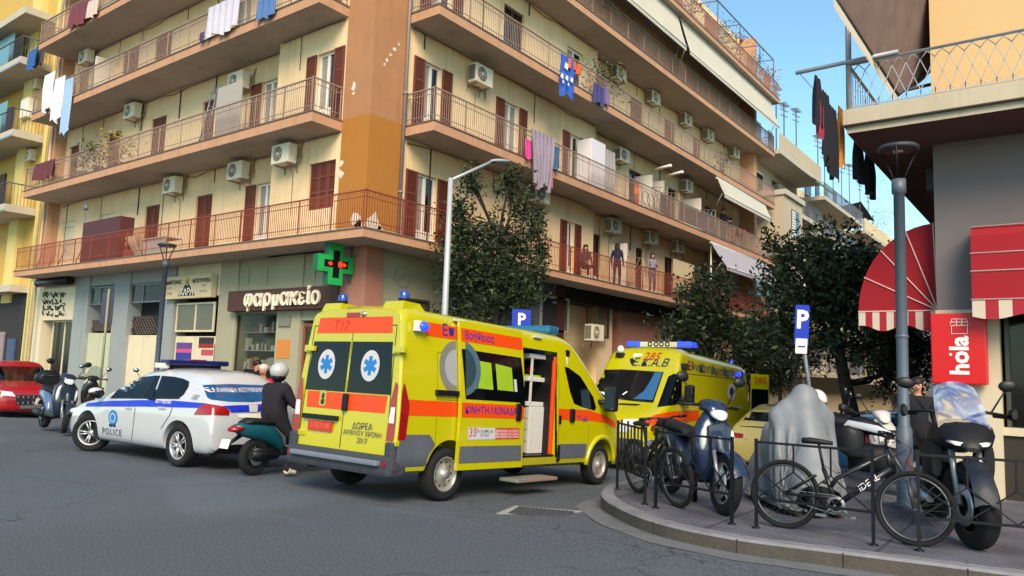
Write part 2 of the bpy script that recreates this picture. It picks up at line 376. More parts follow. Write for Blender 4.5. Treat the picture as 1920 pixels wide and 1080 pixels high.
def tiles(name, c1, c2, mort, w, h, bump=.4, rot=0.):
    m = bpy.data.materials.new(name); m.use_nodes = True; n = m.node_tree; p = n.nodes['Principled BSDF']; L = n.links.new
    tc = n.nodes.new('ShaderNodeTexCoord'); mp = n.nodes.new('ShaderNodeMapping'); mp.inputs['Rotation'].default_value = (0, 0, rot); L(tc.outputs['Object'], mp.inputs[0])
    b = n.nodes.new('ShaderNodeTexBrick'); b.offset = 0; b.inputs['Scale'].default_value = 1; b.inputs['Brick Width'].default_value = w; b.inputs['Row Height'].default_value = h
    b.inputs['Mortar Size'].default_value = .02 if h < .1 else .008; b.inputs['Color1'].default_value = (*c1, 1); b.inputs['Color2'].default_value = (*c2, 1); b.inputs['Mortar'].default_value = (*mort, 1)
    L(mp.outputs[0], b.inputs['Vector'])
    t = n.nodes.new('ShaderNodeTexNoise'); t.inputs['Scale'].default_value = 1.3; t.inputs['Detail'].default_value = 7; L(tc.outputs['Object'], t.inputs['Vector'])
    r = n.nodes.new('ShaderNodeMapRange'); r.inputs[1].default_value = .35; r.inputs[2].default_value = .7; r.inputs[3].default_value = .65; r.inputs[4].default_value = 1.25; L(t.outputs[0], r.inputs[0])
    x = n.nodes.new('ShaderNodeMix'); x.data_type = 'RGBA'; x.blend_type = 'MULTIPLY'; x.inputs[0].default_value = 1; L(b.outputs[0], x.inputs[6]); L(r.outputs[0], x.inputs[7]); L(x.outputs[2], p.inputs['Base Color'])
    p.inputs['Roughness'].default_value = .75
    bp = n.nodes.new('ShaderNodeBump'); bp.inputs['Strength'].default_value = bump; bp.inputs['Distance'].default_value = .01; bp.invert = True; L(b.outputs['Fac'], bp.inputs['Height']); L(bp.outputs[0], p.inputs['Normal'])
    return m
ASPH = asphalt()
PAVE = tiles('ridged_pavers', (.15, .153, .185), (.19, .193, .225), (.05, .05, .062), 1.6, .07, .9, rad(0))
PAVE2 = tiles('pavers', (.2, .19, .18), (.24, .23, .21), (.1, .1, .1), .4, .4)
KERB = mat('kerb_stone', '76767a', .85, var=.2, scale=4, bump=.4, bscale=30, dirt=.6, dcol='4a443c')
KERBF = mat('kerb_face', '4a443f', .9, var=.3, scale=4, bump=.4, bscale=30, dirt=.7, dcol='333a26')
def axis(a, b, st, *more):
    out = [a]; x = a
    while x < b: x += st; out.append(min(x, b))
    return out
xs = [-400, -250, -150, -100, -70, -50, -40]+axis(-32, 10, 1)[:]+[20, 40, 80, 150, 300]
ys = [-300, -150, -60, -20, -8, -2, 2]+axis(4, 26, 1)+[30, 36, 44, 54, 66, 80, 100, 130, 170, 230, 400]
mb = MB(); k = len(ys)
mb.add([(x, y, gz(x, min(y, 130))) for x in xs for y in ys], [(i*k+j, (i+1)*k+j, (i+1)*k+j+1, i*k+j+1) for i in range(len(xs)-1) for j in range(k-1)], True)
struct(mb.ob('road', ASPH))
# right-hand pavement with rounded kerb
KPX = [(1150, 905), (1133, 912), (1124, 923), (1136, 938), (1180, 961), (1232, 979), (1290, 993), (1375, 1009), (1440, 1018), (1555, 1032), (1624, 1041), (1756, 1057), (1917, 1078)]
KP = [hitz(x, y, .13) for x, y in KPX]
# a few rounds of corner smoothing
def chaikin(P, it=2):
    for _ in range(it):
        Q = [P[0]]
        for a, b in zip(P, P[1:]): Q += [a*.75+b*.25, a*.25+b*.75]
        P = Q+[P[-1]]
    return P
KP = [Vector((p.x, p.y, 0)) for p in KP]
e0 = (KP[-1]-KP[-4]).normalized()
KP = [Vector((KP[0].x-.25, 120, 0)), Vector((KP[0].x-.1, 20, 0)), Vector((KP[0].x-.06, 14, 0))]+KP+[KP[-1]+e0*1.5, KP[-1]+e0*14]
KP = KP[:2]+chaikin(KP[2:-1])+KP[-1:]
def nrm2(P, i):
    d = (P[min(i+1, len(P)-1)]-P[max(i-1, 0)]).normalized(); return Vector((-d.y, d.x, 0))
sgn = 1 if nrm2(KP, len(KP)-2).y > 0 else -1
KI = [p+nrm2(KP, i)*sgn*.17 for i, p in enumerate(KP)]
mb = MB()
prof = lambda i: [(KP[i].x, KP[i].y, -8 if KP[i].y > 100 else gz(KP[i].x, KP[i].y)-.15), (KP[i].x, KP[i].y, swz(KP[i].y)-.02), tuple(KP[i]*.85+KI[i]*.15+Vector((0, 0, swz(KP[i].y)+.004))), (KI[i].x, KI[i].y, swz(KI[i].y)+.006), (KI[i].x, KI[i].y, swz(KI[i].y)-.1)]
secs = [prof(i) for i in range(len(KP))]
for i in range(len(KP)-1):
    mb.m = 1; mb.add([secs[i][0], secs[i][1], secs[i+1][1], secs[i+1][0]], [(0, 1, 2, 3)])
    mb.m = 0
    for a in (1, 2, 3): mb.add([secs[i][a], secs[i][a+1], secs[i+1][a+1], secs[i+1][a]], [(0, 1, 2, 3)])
# joints between the kerb stones
acc = 0; mb.m = 2
for i in range(3, len(KP)-1):
    acc += (KP[i]-KP[i-1]).length
    if acc > .95:
        acc = 0; d = (KP[i+1]-KP[i]).normalized()*.006; n3 = nrm2(KP, i)*sgn
        a = KP[i]-n3*.002; zt = swz(a.y)+.009; zb = gz(a.x, a.y)-.1
        mb.add([a-d+Vector((0, 0, zb)), a+d+Vector((0, 0, zb)), a+d+Vector((0, 0, zt-.02)), a-d+Vector((0, 0, zt-.02)), a+d+n3*.17+Vector((0, 0, zt)), a-d+n3*.17+Vector((0, 0, zt))], [(0, 1, 2, 3), (3, 2, 4, 5)])
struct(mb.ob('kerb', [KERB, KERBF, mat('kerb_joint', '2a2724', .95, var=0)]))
def flat_fill(poly, zf, cuts, name, m):
    bm = bmesh.new(); bm.faces.new([bm.verts.new((p[0], p[1], 0)) for p in poly])
    for c in cuts: bmesh.ops.bisect_plane(bm, geom=bm.verts[:]+bm.edges[:]+bm.faces[:], plane_co=(0, c, 0), plane_no=(0, 1, 0))
    bmesh.ops.triangulate(bm, faces=bm.faces[:])
    for v in bm.verts: v.co.z = zf(v.co.x, v.co.y)
    me = bpy.data.meshes.new(name); bmesh.ops.recalc_face_normals(bm, faces=bm.faces[:])
    if sum(f.normal.z for f in bm.faces) < 0: bmesh.ops.reverse_faces(bm, faces=bm.faces[:])
    bm.to_mesh(me); bm.free(); me.materials.append(m); return struct(mk(name, me))
flat_fill([(p.x, p.y) for p in KI]+[(30, KI[-1].y+3), (30, 120)], lambda x, y: swz(y), (10.5, 20, 40, 80), 'pavement', PAVE)
# pavement along the two fronts of the corner building
swl = lambda x, y: gz(-12, y)+.14
RC = [(-80, 9.9)]+[(-13.2+1.4*math.sin(t), 11.3-1.4*math.cos(t)) for t in [rad(a) for a in range(0, 91, 15)]]+[(-11.8, 120)]
flat_fill(RC+[(-15.5, 120), (-15.5, 14), (-80, 14)], swl, (10.5, 20, 40, 80), 'pavement', PAVE2)
mb = MB()
for a, b in zip(RC, RC[1:]):
    for s_ in range(12 if abs(a[1]-b[1]) > 50 else 1):
        q = 12 if abs(a[1]-b[1]) > 50 else 1
        A = (a[0]+(b[0]-a[0])*s_/q, a[1]+(b[1]-a[1])*s_/q); B = (a[0]+(b[0]-a[0])*(s_+1)/q, a[1]+(b[1]-a[1])*(s_+1)/q)
        d = (Vector((B[0]-A[0], B[1]-A[1], 0))).normalized()*.0; nn = Vector((B[1]-A[1], -(B[0]-A[0]), 0)).normalized()*.14
        za, zb = swl(*A)+.004, swl(*B)+.004
        Ao = Vector((A[0]+nn.x, A[1]+nn.y, 0)); Bo = Vector((B[0]+nn.x, B[1]+nn.y, 0))
        mb.m = 0; mb.add([(A[0], A[1], za), (B[0], B[1], zb), (Bo.x, Bo.y, zb), (Ao.x, Ao.y, za)], [(0, 1, 2, 3)])
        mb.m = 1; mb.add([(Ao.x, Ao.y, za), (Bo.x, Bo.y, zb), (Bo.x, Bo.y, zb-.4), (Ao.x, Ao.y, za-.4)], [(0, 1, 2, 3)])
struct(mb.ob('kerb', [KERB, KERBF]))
# light concrete gutter strip against the curved kerb, and the street drain
GUT = mat('gutter_concrete', '606264', .85, var=.2, scale=3, bump=.3, dirt=.7, dcol='3a3a3a')
mb = MB(); ii = [i for i in range(len(KP)) if KP[i].y < 12 and KP[i].x < 3]
for i, j in zip(ii, ii[1:]):
    def gp(q, d): p = KP[q]-nrm2(KP, q)*sgn*d; return (p.x, p.y, gz(p.x, p.y)+.006)
    wi = lambda q: .3+.015*math.sin(q*.9)
    mb.add([gp(i, .0), gp(j, .0), gp(j, wi(j)), gp(i, wi(i))], [(0, 1, 2, 3)])
struct(mb.ob('gutter', GUT))
dc = hitz(1016, 966, -.07)
dr = thing('street_drain', 'iron street drain grate sunk in the asphalt before the curved kerb', 'drain', (dc.x, dc.y, gz(dc.x, dc.y)+.004), rad(20))
mb = MB(); mb.add([(-.5, -.34, .002), (.5, -.3, .002), (.46, .36, .002), (-.44, .3, .002)], [(0, 1, 2, 3)])
mb.ob('concrete_surround', mat('drain_concrete', '8d8c88', .9, var=.25, scale=6), dr)
mb = MB(); mb.add([(-.36, -.24, .006), (.36, -.24, .006), (.36, .24, .006), (-.36, .24, .006)], [(0, 1, 2, 3)]); mb.m = 1
for i in range(13): mb.box(-.36+i*.055, -.335+i*.055, -.24, .24, .006, .014)
for j in range(7): mb.box(-.36, .36, -.24+j*.074, -.222+j*.074, .006, .013)
mb.ob('grate', [mat('drain_dark', '0c0c0c', .9, var=0), mat('drain_iron', '4d4f52', .6, metal=.4)], dr)
# ================================================================ CORNER APARTMENT BUILDING
YA, XB = 13.03, -14.8             # the two wall planes meeting at the orange corner
YAD, XBD = 13.45, -15.2          # set-back wall planes further along each front
YF, XF = 12.0, -13.63             # balcony fascia planes
AX0 = -34.5; AXS = -19.0          # left end of the front, step in its wall
BY1 = 42.4; BYS = 24.55
ZB = [4.755, 8.014, 11.28, 14.346, 17.43]; ZT = [4.995, 8.309, 11.577, 14.623, 17.67]
APT = thing('apartment_building', 'cream corner apartment block with salmon balconies and orange corner strip', 'building', (XB, YA, 0))
APT.location = (0, 0, 0)
AWN = lambda u, d, z: (u, YA-d, z)
class Wall:
    def __init__(s, kind, c): s.k = kind; s.c = c
    def P(s, u, d, z): return Vector((u, s.c-d, z)) if s.k == 'A' else Vector((s.c+d, u, z))
    def hit(s, px, py, d=0): return hity(px, py, s.c-d) if s.k == 'A' else hitx(px, py, s.c+d)
    def U(s, px, py): h = s.hit(px, py); return h.x if s.k == 'A' else h.y
    def rz(s): return 0 if s.k == 'A' else math.pi/2
    def M(s, u, d, z):               # frame: x along wall as seen, y up, z outward
        return frame(s.P(u, d, z), (1, 0, 0) if s.k == 'A' else (0, 1, 0), (0, 0, 1))
WA, WAD, WB, WBD = Wall('A', YA), Wall('A', YAD), Wall('B', XB), Wall('B', XBD)
HOLES = {id(w): [] for w in (WA, WAD, WB, WBD)}
def wbox(mb, w, u0, u1, d0, d1, z0, z1):
    a = w.P(u0, d0, z0); b = w.P(u1, d1, z1)
    mb.box(min(a.x, b.x), max(a.x, b.x), min(a.y, b.y), max(a.y, b.y), z0, z1)
def wall_sheet(mb, w, u0, u1, z0, z1, holes, depth=.16, m=0):
    us = sorted({u0, u1, *[min(max(x, u0), u1) for h in holes for x in h[:2]]}); zs = sorted({z0, z1, *[min(max(x, z0), z1) for h in holes for x in h[2:4]]})
    mb.m = m
    for a, b in zip(us, us[1:]):
        for c, d in zip(zs, zs[1:]):
            mu, mz = (a+b)/2, (c+d)/2
            if b-a < 1e-6 or d-c < 1e-6 or any(h[0] < mu < h[1] and h[2] < mz < h[3] for h in holes): continue
            mb.add([w.P(a, 0, c), w.P(b, 0, c), w.P(b, 0, d), w.P(a, 0, d)], [(0, 1, 2, 3)])
    for h in holes:
        a, b, c, d = h[:4]
        q = [w.P(a, 0, c), w.P(b, 0, c), w.P(b, 0, d), w.P(a, 0, d)]; r = [w.P(a, -depth, c), w.P(b, -depth, c), w.P(b, -depth, d), w.P(a, -depth, d)]
        for i in range(4): mb.add([q[i], q[(i+1) % 4], r[(i+1) % 4], r[i]], [(0, 1, 2, 3)])
def leaf_louvre(mb, w, u0, u1, d, z0, z1):            # a louvred leaf lying in the wall plane
    t = .05
    wbox(mb, w, u0, u0+t, d, d+.04, z0, z1); wbox(mb, w, u1-t, u1, d, d+.04, z0, z1)
    for zc in (z0, z0+(z1-z0)*.36, z0+(z1-z0)*.68, z1-t): wbox(mb, w, u0+t, u1-t, d+.002, d+.038, zc, zc+t)
    n = int((z1-z0)/.055)
    for i in range(n):
        z = z0+i*(z1-z0)/n
        mb.add([w.P(u0+t, d+.012, z), w.P(u1-t, d+.012, z), w.P(u1-t, d+.03, z+.045), w.P(u0+t, d+.03, z+.045)], [(0, 1, 2, 3)])
    mb.add([w.P(u0+t, d+.008, z0), w.P(u1-t, d+.008, z0), w.P(u1-t, d+.008, z1), w.P(u0+t, d+.008, z1)], [(0, 1, 2, 3)])
NW = [0]
def opening(w, u0, u1, z0, z1, style, sh=(None, None), label=None, fcol=None, parent=None):
    """one window or balcony door; sh = widths of the open shutter leaves left and right"""
    HOLES[id(w)].append((u0, u1, z0, z1)) if id(w) in HOLES else None
    P = parent or APT; D = -.15
    fm = fcol or WHITEP
    if style == 'shut':              # closed brown shutters
        mb = MB(); n = max(2, round((u1-u0)/.42)) if z1-z0 < 1.6 else 2
        for i in range(n): leaf_louvre(mb, w, u0+(u1-u0)*i/n+.01, u0+(u1-u0)*(i+1)/n-.01, -.1, z0+.01, z1-.01)
        mb.m = 1; wbox(mb, w, u0, u1, -.16, -.12, z0, z1)
        return mb.ob('window_shutters', [BROWN, DBROWN], P, label=label)
    if style == 'roller':            # pale roller blind, closed
        mb = MB(); n = int((z1-z0)/.06)
        for i in range(n): z = z0+i*(z1-z0)/n; mb.add([w.P(u0, -.1, z), w.P(u1, -.1, z), w.P(u1, -.085, z+.05), w.P(u0, -.085, z+.05), w.P(u1, -.1, z+.06), w.P(u0, -.1, z+.06)], [(0, 1, 2, 3), (3, 2, 4, 5)])
        wbox(mb, w, u0, u1, -.16, -.05, z1-.2, z1)
        return mb.ob('roller_blind', mat('roller_slats', 'cfc4a6', .6, var=.05), P, label=label)
    mb = MB(); f = .07
    wbox(mb, w, u0, u0+f, D, D+.06, z0, z1); wbox(mb, w, u1-f, u1, D, D+.06, z0, z1); wbox(mb, w, u0+f, u1-f, D, D+.06, z1-f, z1); wbox(mb, w, u0+f, u1-f, D, D+.06, z0, z0+f*1.4)
    uc = (u0+u1)/2; wbox(mb, w, uc-.05, uc+.05, D, D+.055, z0+f*1.4, z1-f)
    if z1-z0 > 1.7: wbox(mb, w, u0+f, uc-.05, D, D+.05, z0+f*1.4, z0+.55); wbox(mb, w, uc+.05, u1-f, D, D+.05, z0+f*1.4, z0+.55)
    win = mb.ob('window' if z1-z0 < 1.7 else 'balcony_door', fm, P, label=label)
    mb = MB(); z9 = z0+(.55 if z1-z0 > 1.7 else .09)
    mb.add([w.P(u0+f, D+.02, z9), w.P(uc-.05, D+.02, z9), w.P(uc-.05, D+.02, z1-f), w.P(u0+f, D+.02, z1-f)], [(0, 1, 2, 3)])
    mb.m = 1 if style == 'half' else 0
    mb.add([w.P(uc+.05, D+.02, z9), w.P(u1-f, D+.02, z9), w.P(u1-f, D+.02, z1-f), w.P(uc+.05, D+.02, z1-f)], [(0, 1, 2, 3)])
    mb.ob('pane', [CURT if style in ('curt', 'half') else GLASSD, GLASSD], win)
    for side, wd in ((0, sh[0]), (1, sh[1])):
        if not wd: continue
        mb = MB()
        if side == 0: leaf_louvre(mb, w, u0-wd-.01, u0-.01, .015, z0+.02, z1-.01)
        else: leaf_louvre(mb, w, u1+.01, u1+wd+.01, .015, z0+.02, z1-.01)
        mb.ob('shutter', BROWN, win)
    return win
def pxop(w, fl, x0, x1, py, style, sh=(None, None), h=2.17, sill=0, **k):
    u0, u1 = sorted((w.U(x0, py), w.U(x1, py))); z0 = (ZT[fl-1] if fl else .1)+sill
    return opening(w, u0, u1, z0, z0+h, style, sh, **k)
# ---- first floor
pxop(WAD, 1, 114, 137, 450, 'roller', h=1.5, sill=.7); pxop(WAD, 1, 188, 212, 430, 'roller', h=1.5, sill=.7)
pxop(WAD, 1, 270, 297, 420, 'shut'); pxop(WAD, 1, 366, 396, 400, 'shut')
pxop(WAD, 1, 478, 507, 400, 'curt', (.5, None)); pxop(WA, 1, 578, 627, 350, 'shut', h=1.34, sill=.93)
pxop(WB, 1, 779, 817, 390, 'half', (.45, .45)); pxop(WB, 1, 1061, 1076, 460, 'dark', (.42, .42))
pxop(WBD, 1, 1112, 1126, 470, 'dark', fcol=DBROWN); pxop(WBD, 1, 1192, 1206, 500, 'dark', fcol=DBROWN); pxop(WBD, 1, 1246, 1262, 520, 'dark', fcol=DBROWN); pxop(WBD, 1, 1325, 1350, 530, 'curt')
# ---- second floor
pxop(WAD, 2, 131, 147, 290, 'shut'); pxop(WAD, 2, 202, 225, 265, 'shut'); pxop(WAD, 2, 283, 310, 250, 'shut'); pxop(WAD, 2, 380, 402, 210, 'shut')
pxop(WAD, 2, 490, 518, 190, 'curt', (.5, None)); pxop(WA, 2, 594, 627, 140, 'half', (.42, .42))
pxop(WB, 2, 794, 827, 165, 'half', (.43, .43)); pxop(WB, 2, 944, 972, 230, 'curt', (.43, .43)); pxop(WB, 2, 1066, 1086, 290, 'half', (.42, .42))
pxop(WBD, 2, 1179, 1203, 350, 'dark', fcol=DBROWN); pxop(WBD, 2, 1252, 1268, 390, 'dark', fcol=DBROWN); pxop(WBD, 2, 1322, 1345, 400, 'dark', fcol=DBROWN); pxop(WBD, 2, 1388, 1402, 440, 'curt')
# ---- third floor
pxop(WAD, 3, 233, 262, 90, 'shut'); pxop(WAD, 3, 292, 322, 80, 'shut'); pxop(WAD, 3, 440, 470, 20, 'curt'); pxop(WAD, 3, 150, 168, 130, 'shut'); pxop(WA, 3, 590, 622, 5, 'half', (.42, .42))
pxop(WB, 3, 944, 982, 60, 'dark', fcol=DBROWN); pxop(WB, 3, 1063, 1093, 120, 'half'); pxop(WBD, 3, 1118, 1136, 160, 'dark', fcol=DBROWN); pxop(WBD, 3, 1182, 1205, 205, 'shut', h=1.4, sill=.75); pxop(WBD, 3, 1246, 1266, 245, 'shut', h=1.4, sill=.75)
pxop(WBD, 3, 1300, 1314, 270, 'shut'); pxop(WBD, 3, 1348, 1364, 300, 'curt'); pxop(WBD, 3, 1390, 1404, 315, 'shut'); pxop(WB, 3, 810, 850, -40, 'half', (.43, .43))
# ---- fourth floor and roof storey
pxop(WAD, 4, 128, 160, 20, 'shut'); pxop(WAD, 4, 250, 280, -40, 'shut'); pxop(WA, 4, 592, 626, -120, 'half', (.42, .42)); pxop(WB, 4, 990, 1025, -40, 'curt', (.4, .4))
for x, y in ((1182, 60), (1255, 115), (1300, 155), (1350, 180)): pxop(WBD, 4, x, x+18, y, 'shut')
# ---- the walls themselves
mb = MB()
for w, u0, u1, z0, z1 in ((WAD, AX0, AXS, ZB[0], 21.2), (WA, AXS, -15.9, ZB[0], 21.2), (WB, 14.25, BYS, ZB[0], 21.2), (WBD, BYS, BY1-1.3, ZB[0], 21.2)):
    wall_sheet(mb, w, u0, u1, z0, z1, HOLES[id(w)])
mb.m = 0
mb.add([(AXS, YAD, ZB[0]), (AXS, YA, ZB[0]), (AXS, YA, 21.2), (AXS, YAD, 21.2)], [(0, 1, 2, 3)])
mb.add([(XBD, BYS, ZB[0]), (XB, BYS, ZB[0]), (XB, BYS, 21.2), (XBD, BYS, 21.2)], [(0, 1, 2, 3)])
# salmon end piers, far and back walls, roof
mb.m = 1
mb.box(AX0-.75, AX0, YAD-.45, YAD+1, ZB[0], 21.2); mb.box(XBD-1, -14.35, BY1-1.3, BY1-.9, -4, 21.2)
mb.m = 0
mb.box(AX0-.75, -30, YAD+1, BY1-1.3, -4, 21.1); mb.box(-30, XBD-1, BY1-3, BY1-1.31, -4, 21.1); mb.add([(AX0, 14, 21.1), (-16, 14, 21.1), (-16, BY1-1.4, 21.1), (AX0, BY1-1.4, 21.1)], [(0, 1, 2, 3)])
mb.box(AX0, XBD-.3, YAD+.35, 15, ZB[0], 21.1); mb.box(-17.5, XBD-.35, 14.5, BY1-1.4, -4, 21.1)     # dark rooms behind the panes
mb.ob('wall', [CREAM, SALMON], APT)
# orange corner strip: salmon above, fresh ochre below, flaked white near the balcony
mb = MB(); zs_ = 8.33
for z0, z1, m in ((ZT[0]+.3, zs_, 1), (zs_, 21.2, 0)):
    mb.m = m
    mb.box(-15.9, XB+.012, YA-.012, YA+.6, z0, z1); mb.box(XB-.6, XB+.012, YA+.6, 14.25, z0, z1)
mb.m = 2; random.seed(4); mb.box(-15.9, XB+.012, YA-.012, YA+.6, ZB[0]+.2, ZT[0]+.3); mb.box(XB-.6, XB+.012, YA+.6, 14.25, ZB[0]+.2, ZT[0]+.3)
FLAKE = mat('flaked_plaster', 'c9bfae', .9, var=.08)
def flake(w, u, z, r, n=9, sx=1):
    p = [(u+sx*r*(.6+.7*random.random())*math.cos(2*math.pi*i/n), z+r*(.6+.8*random.random())*math.sin(2*math.pi*i/n)) for i in range(n)]
    mb.add([w.P(a, .016, b) for a, b in p], [tuple(range(n))])
for u, z, r in ((-15.0, 5.45, .22), (-14.98, 5.3, .16), (-15.85, 7.1, .09), (-15.83, 6.8, .12), (-15.5, 9.2, .1), (-15.5, 9.0, .06)): flake(WA, min(u, -14.8-r*1.3), z, r)
for y, z, r in ((13.35, 5.35, .28), (13.6, 5.2, .2), (13.5, 9.95, .05), (13.62, 10.15, .05), (13.75, 10.35, .06), (13.9, 10.55, .04), (13.42, 9.8, .04)): flake(WB, y, z, r)
mb.ob('corner_strip', [mat('faded_corner_paint', 'a4744f', .88, var=.14, scale=2.2, bump=.25, bscale=50, dirt=.45, dcol='8a6a52', streak=.4, scol='7a5840'), OCHRE, FLAKE], APT)
mb = MB(); mb.tube([(XB+.07, 14.2, 5.0), (XB+.07, 14.2, 21)], .055, 8)
for z in (6.4, 9.2, 12.4, 15.6): mb.cyl((XB+.07, 14.2, z), (XB+.07, 14.2, z+.06), .07)
mb.ob('drainpipe', mat('zinc_pipe', '8c7f78', .6, metal=.3, var=.15), APT)
mb = MB(); mb.tube([(AX0-.3, YAD-.5, 0), (AX0-.3, YAD-.5, 21)], .05, 6); mb.ob('drainpipe', CREAM, APT)
# ---- balconies: slab with railing
def rail_line(mb, P, Q, z, posts=True, loops=True):
    P = Vector((*P, 0)); Q = Vector((*Q, 0)); L = (Q-P).length; d = (Q-P)/L; nx = Vector((-d.y, d.x, 0))
    def bar(u0, u1, z0, z1, t):
        a = P+d*u0; b = P+d*u1; vs = []
        for zz in (z0, z1):
            for o, e in ((a, -1), (b, -1), (b, 1), (a, 1)): vs.append(o+nx*(t/2*e)+Vector((0, 0, zz)))
        mb.add(vs, [(0, 3, 2, 1), (4, 5, 6, 7), (0, 1, 5, 4), (1, 2, 6, 5), (2, 3, 7, 6), (3, 0, 4, 7)])
    bar(0, L, z+.9, z+.93, .05); bar(0, L, z+.75, z+.765, .022); bar(0, L, z+.16, z+.175, .022)
    n = max(1, round(L/1.35))
    for i in range(n+1): u = min(max(i*L/n, .012), L-.012); bar(u-.012, u+.012, z, z+.9, .024)
    if loops:
        s = .085; n2 = int((L-.2)/s)
        for i in range(n2):
            u = .1+i*(L-.2)/n2; bar(u, u+.011, z+.06, z+.86, .011)
            if i % 2 == 0 and i < n2-1: bar(u, u+(L-.2)/n2+.011, z+.86, z+.871, .011)
            elif i < n2-1: bar(u, u+(L-.2)/n2+.011, z+.06, z+.071, .011)
def balcony(name_label, poly, edges, fl, iron, soff):
    """poly: slab outline; edges: list of (P,Q) railed edges"""
    zb, zt = ZB[fl-1], ZT[fl-1]
    mb = MB(); n = len(poly); vs = [(x, y, zb) for x, y in poly]+[(x, y, zt) for x, y in poly]
    mb.m = 1; mb.add(vs, [tuple(range(n))[::-1]]); mb.m = 2; mb.add(vs, [tuple(range(n, 2*n))]); mb.m = 0
    mb.add(vs, [(i, (i+1) % n, n+(i+1) % n, n+i) for i in range(n)])
    # marble edging, proud of the fascia
    mb.m = 3
    for P, Q in edges:
        d = Vector((Q[0]-P[0], Q[1]-P[1], 0)).normalized(); nx = Vector((d.y, -d.x, 0))
        mb.add([Vector((*P, zt-.03))+nx*.025-d*.02, Vector((*Q, zt-.03))+nx*.025+d*.02, Vector((*Q, zt-.03))-nx*.1, Vector((*P, zt-.03))-nx*.1,
                Vector((*P, zt+.006))+nx*.025-d*.02, Vector((*Q, zt+.006))+nx*.025+d*.02, Vector((*Q, zt+.006))-nx*.1, Vector((*P, zt+.006))-nx*.1],
               [(0, 3, 2, 1), (4, 5, 6, 7), (0, 1, 5, 4), (1, 2, 6, 5), (2, 3, 7, 6), (3, 0, 4, 7)])
    b = mb.ob('balcony', [SALMON, soff, mat('balcony_floor', '8c8074', .8), mat('balcony_edging', '6e5a4e', .7, var=.2, scale=8)], APT, label=name_label)
    mb = MB()
    for P, Q in edges:
        d = Vector((Q[0]-P[0], Q[1]-P[1], 0)).normalized(); nx = Vector((d.y, -d.x, 0))*-.06
        rail_line(mb, (P[0]+nx.x, P[1]+nx.y), (Q[0]+nx.x, Q[1]+nx.y), zt+.006)
    mb.ob('railing', iron, b); return b
balcony(None, [(AX0-.1, YF), (XF, YF), (XF, BY1), (XBD, BY1), (XBD, BYS), (XB, BYS), (XB, YA), (AXS, YA), (AXS, YAD), (AX0-.1, YAD)],
        [((AX0-.1, YF), (XF, YF)), ((XF, YF), (XF, BY1))], 1, IRONRED, SOFFIT)
for fl in (2, 3, 4):
    balcony(None, [(AX0, YF), (-15.9, YF), (-15.9, YA), (AXS, YA), (AXS, YAD), (AX0, YAD)], [((AX0, YAD-.05), (AX0, YF)), ((AX0, YF), (-15.9, YF)), ((-15.9, YF), (-15.9, YA-.05))], fl, IRON, SOFFIT)
    balcony(None, [(XB, 14.25), (XF, 14.25), (XF, BY1), (XBD, BY1), (XBD, BYS), (XB, BYS)], [((XB+.05, 14.25), (XF, 14.25)), ((XF, 14.25), (XF, BY1)), ((XF, BY1), (XBD, BY1))], fl, IRON, SOFFIT)
balcony(None, [(XB, 14.25), (XF+.3, 14.25), (XF+.3, BY1), (XBD, BY1), (XBD, BYS), (XB, BYS)], [((XF+.3, 14.25), (XF+.3, BY1))], 5, IRON, SOFFIT)
balcony(None, [(AX0, YF), (-15.9, YF), (-15.9, YA), (AXS, YA), (AXS, YAD), (AX0, YAD)], [((AX0, YF), (-15.9, YF))], 5, IRON, SOFFIT)
# ---- street level of the corner building
YG = 13.2; WG = Wall('A', YG); WGB = Wall('B', -14.75); HOLES[id(WG)] = []; HOLES[id(WGB)] = []
GBLUE = mat('grey_blue_paint', '8b9190', .8, var=.06, scale=2, dirt=.3, dcol='6d6a66', streak=.45, scol='62615c'); PGREEN = mat('pale_green_paint', '9a957c', .8, var=.06, scale=2, dirt=.25, dcol='6d6a50')
CREAMP = mat('cream_panel', 'cfc3a4', .7, var=.06, scale=3, dirt=.35, dcol='8a7c66'); PINKW = mat('pink_brown_paint', '9a6a58', .85, var=.1, scale=3); DGREY = mat('dark_grey_paint', '54565c', .8, var=.08)
SHOPG = mat('shop_glass', '1b1d1c', .07, var=.6, scale=3, spec=.5, alpha=.5)
TANP = mat('tan_boards', '8c7656', .7, var=.12, scale=5)
def pxr(w, x0, y0, x1, y1):
    a = w.hit((x0+x1)/2, y0); b = w.hit((x0+x1)/2, y1); u0 = w.U(x0, (y0+y1)/2); u1 = w.U(x1, (y0+y1)/2); return u0, u1, b.z, a.z
def shop_bay(x0, y0, x1, y1): r = pxr(WG, x0, y0, x1, y1); HOLES[id(WG)].append(r); return r
mb = MB()
zt = ZB[0]
U = lambda x: WG.U(x, 640)
piers = [(-36, U(74), 0), (U(132), U(158), 1), (U(206), U(234), 1), (U(297), U(320), 1), (U(404), U(438), 2), (U(516), U(560), 2), (U(612), -15.75, 2)]
for a, b, m in piers: mb.m = m; wbox(mb, WG, a, b, -.5, .0, -.6, zt)
mb.m = 1; wbox(mb, WG, U(158), U(206), -.5, -.06, WG.hit(185, 535).z, zt); wbox(mb, WG, U(234), U(297), -.5, -.06, WG.hit(268, 530).z, zt)
mb.m = 0; wbox(mb, WG, U(320), U(404), -.5, -.06, WG.hit(362, 556).z, zt); wbox(mb, WG, U(74), U(132), -.5, -.03, WG.hit(100, 600).z, zt)
mb.m = 2; wbox(mb, WG, U(438), U(516), -.5, -.05, WG.hit(480, 587).z, zt); wbox(mb, WG, U(560), U(612), -.5, -.05, WG.hit(590, 600).z, zt)
for x in (455, 490, 545, 580): wbox(mb, WG, U(x)-.03, U(x)+.03, -.05, -.02, WG.hit(x, 535).z, zt-.25)
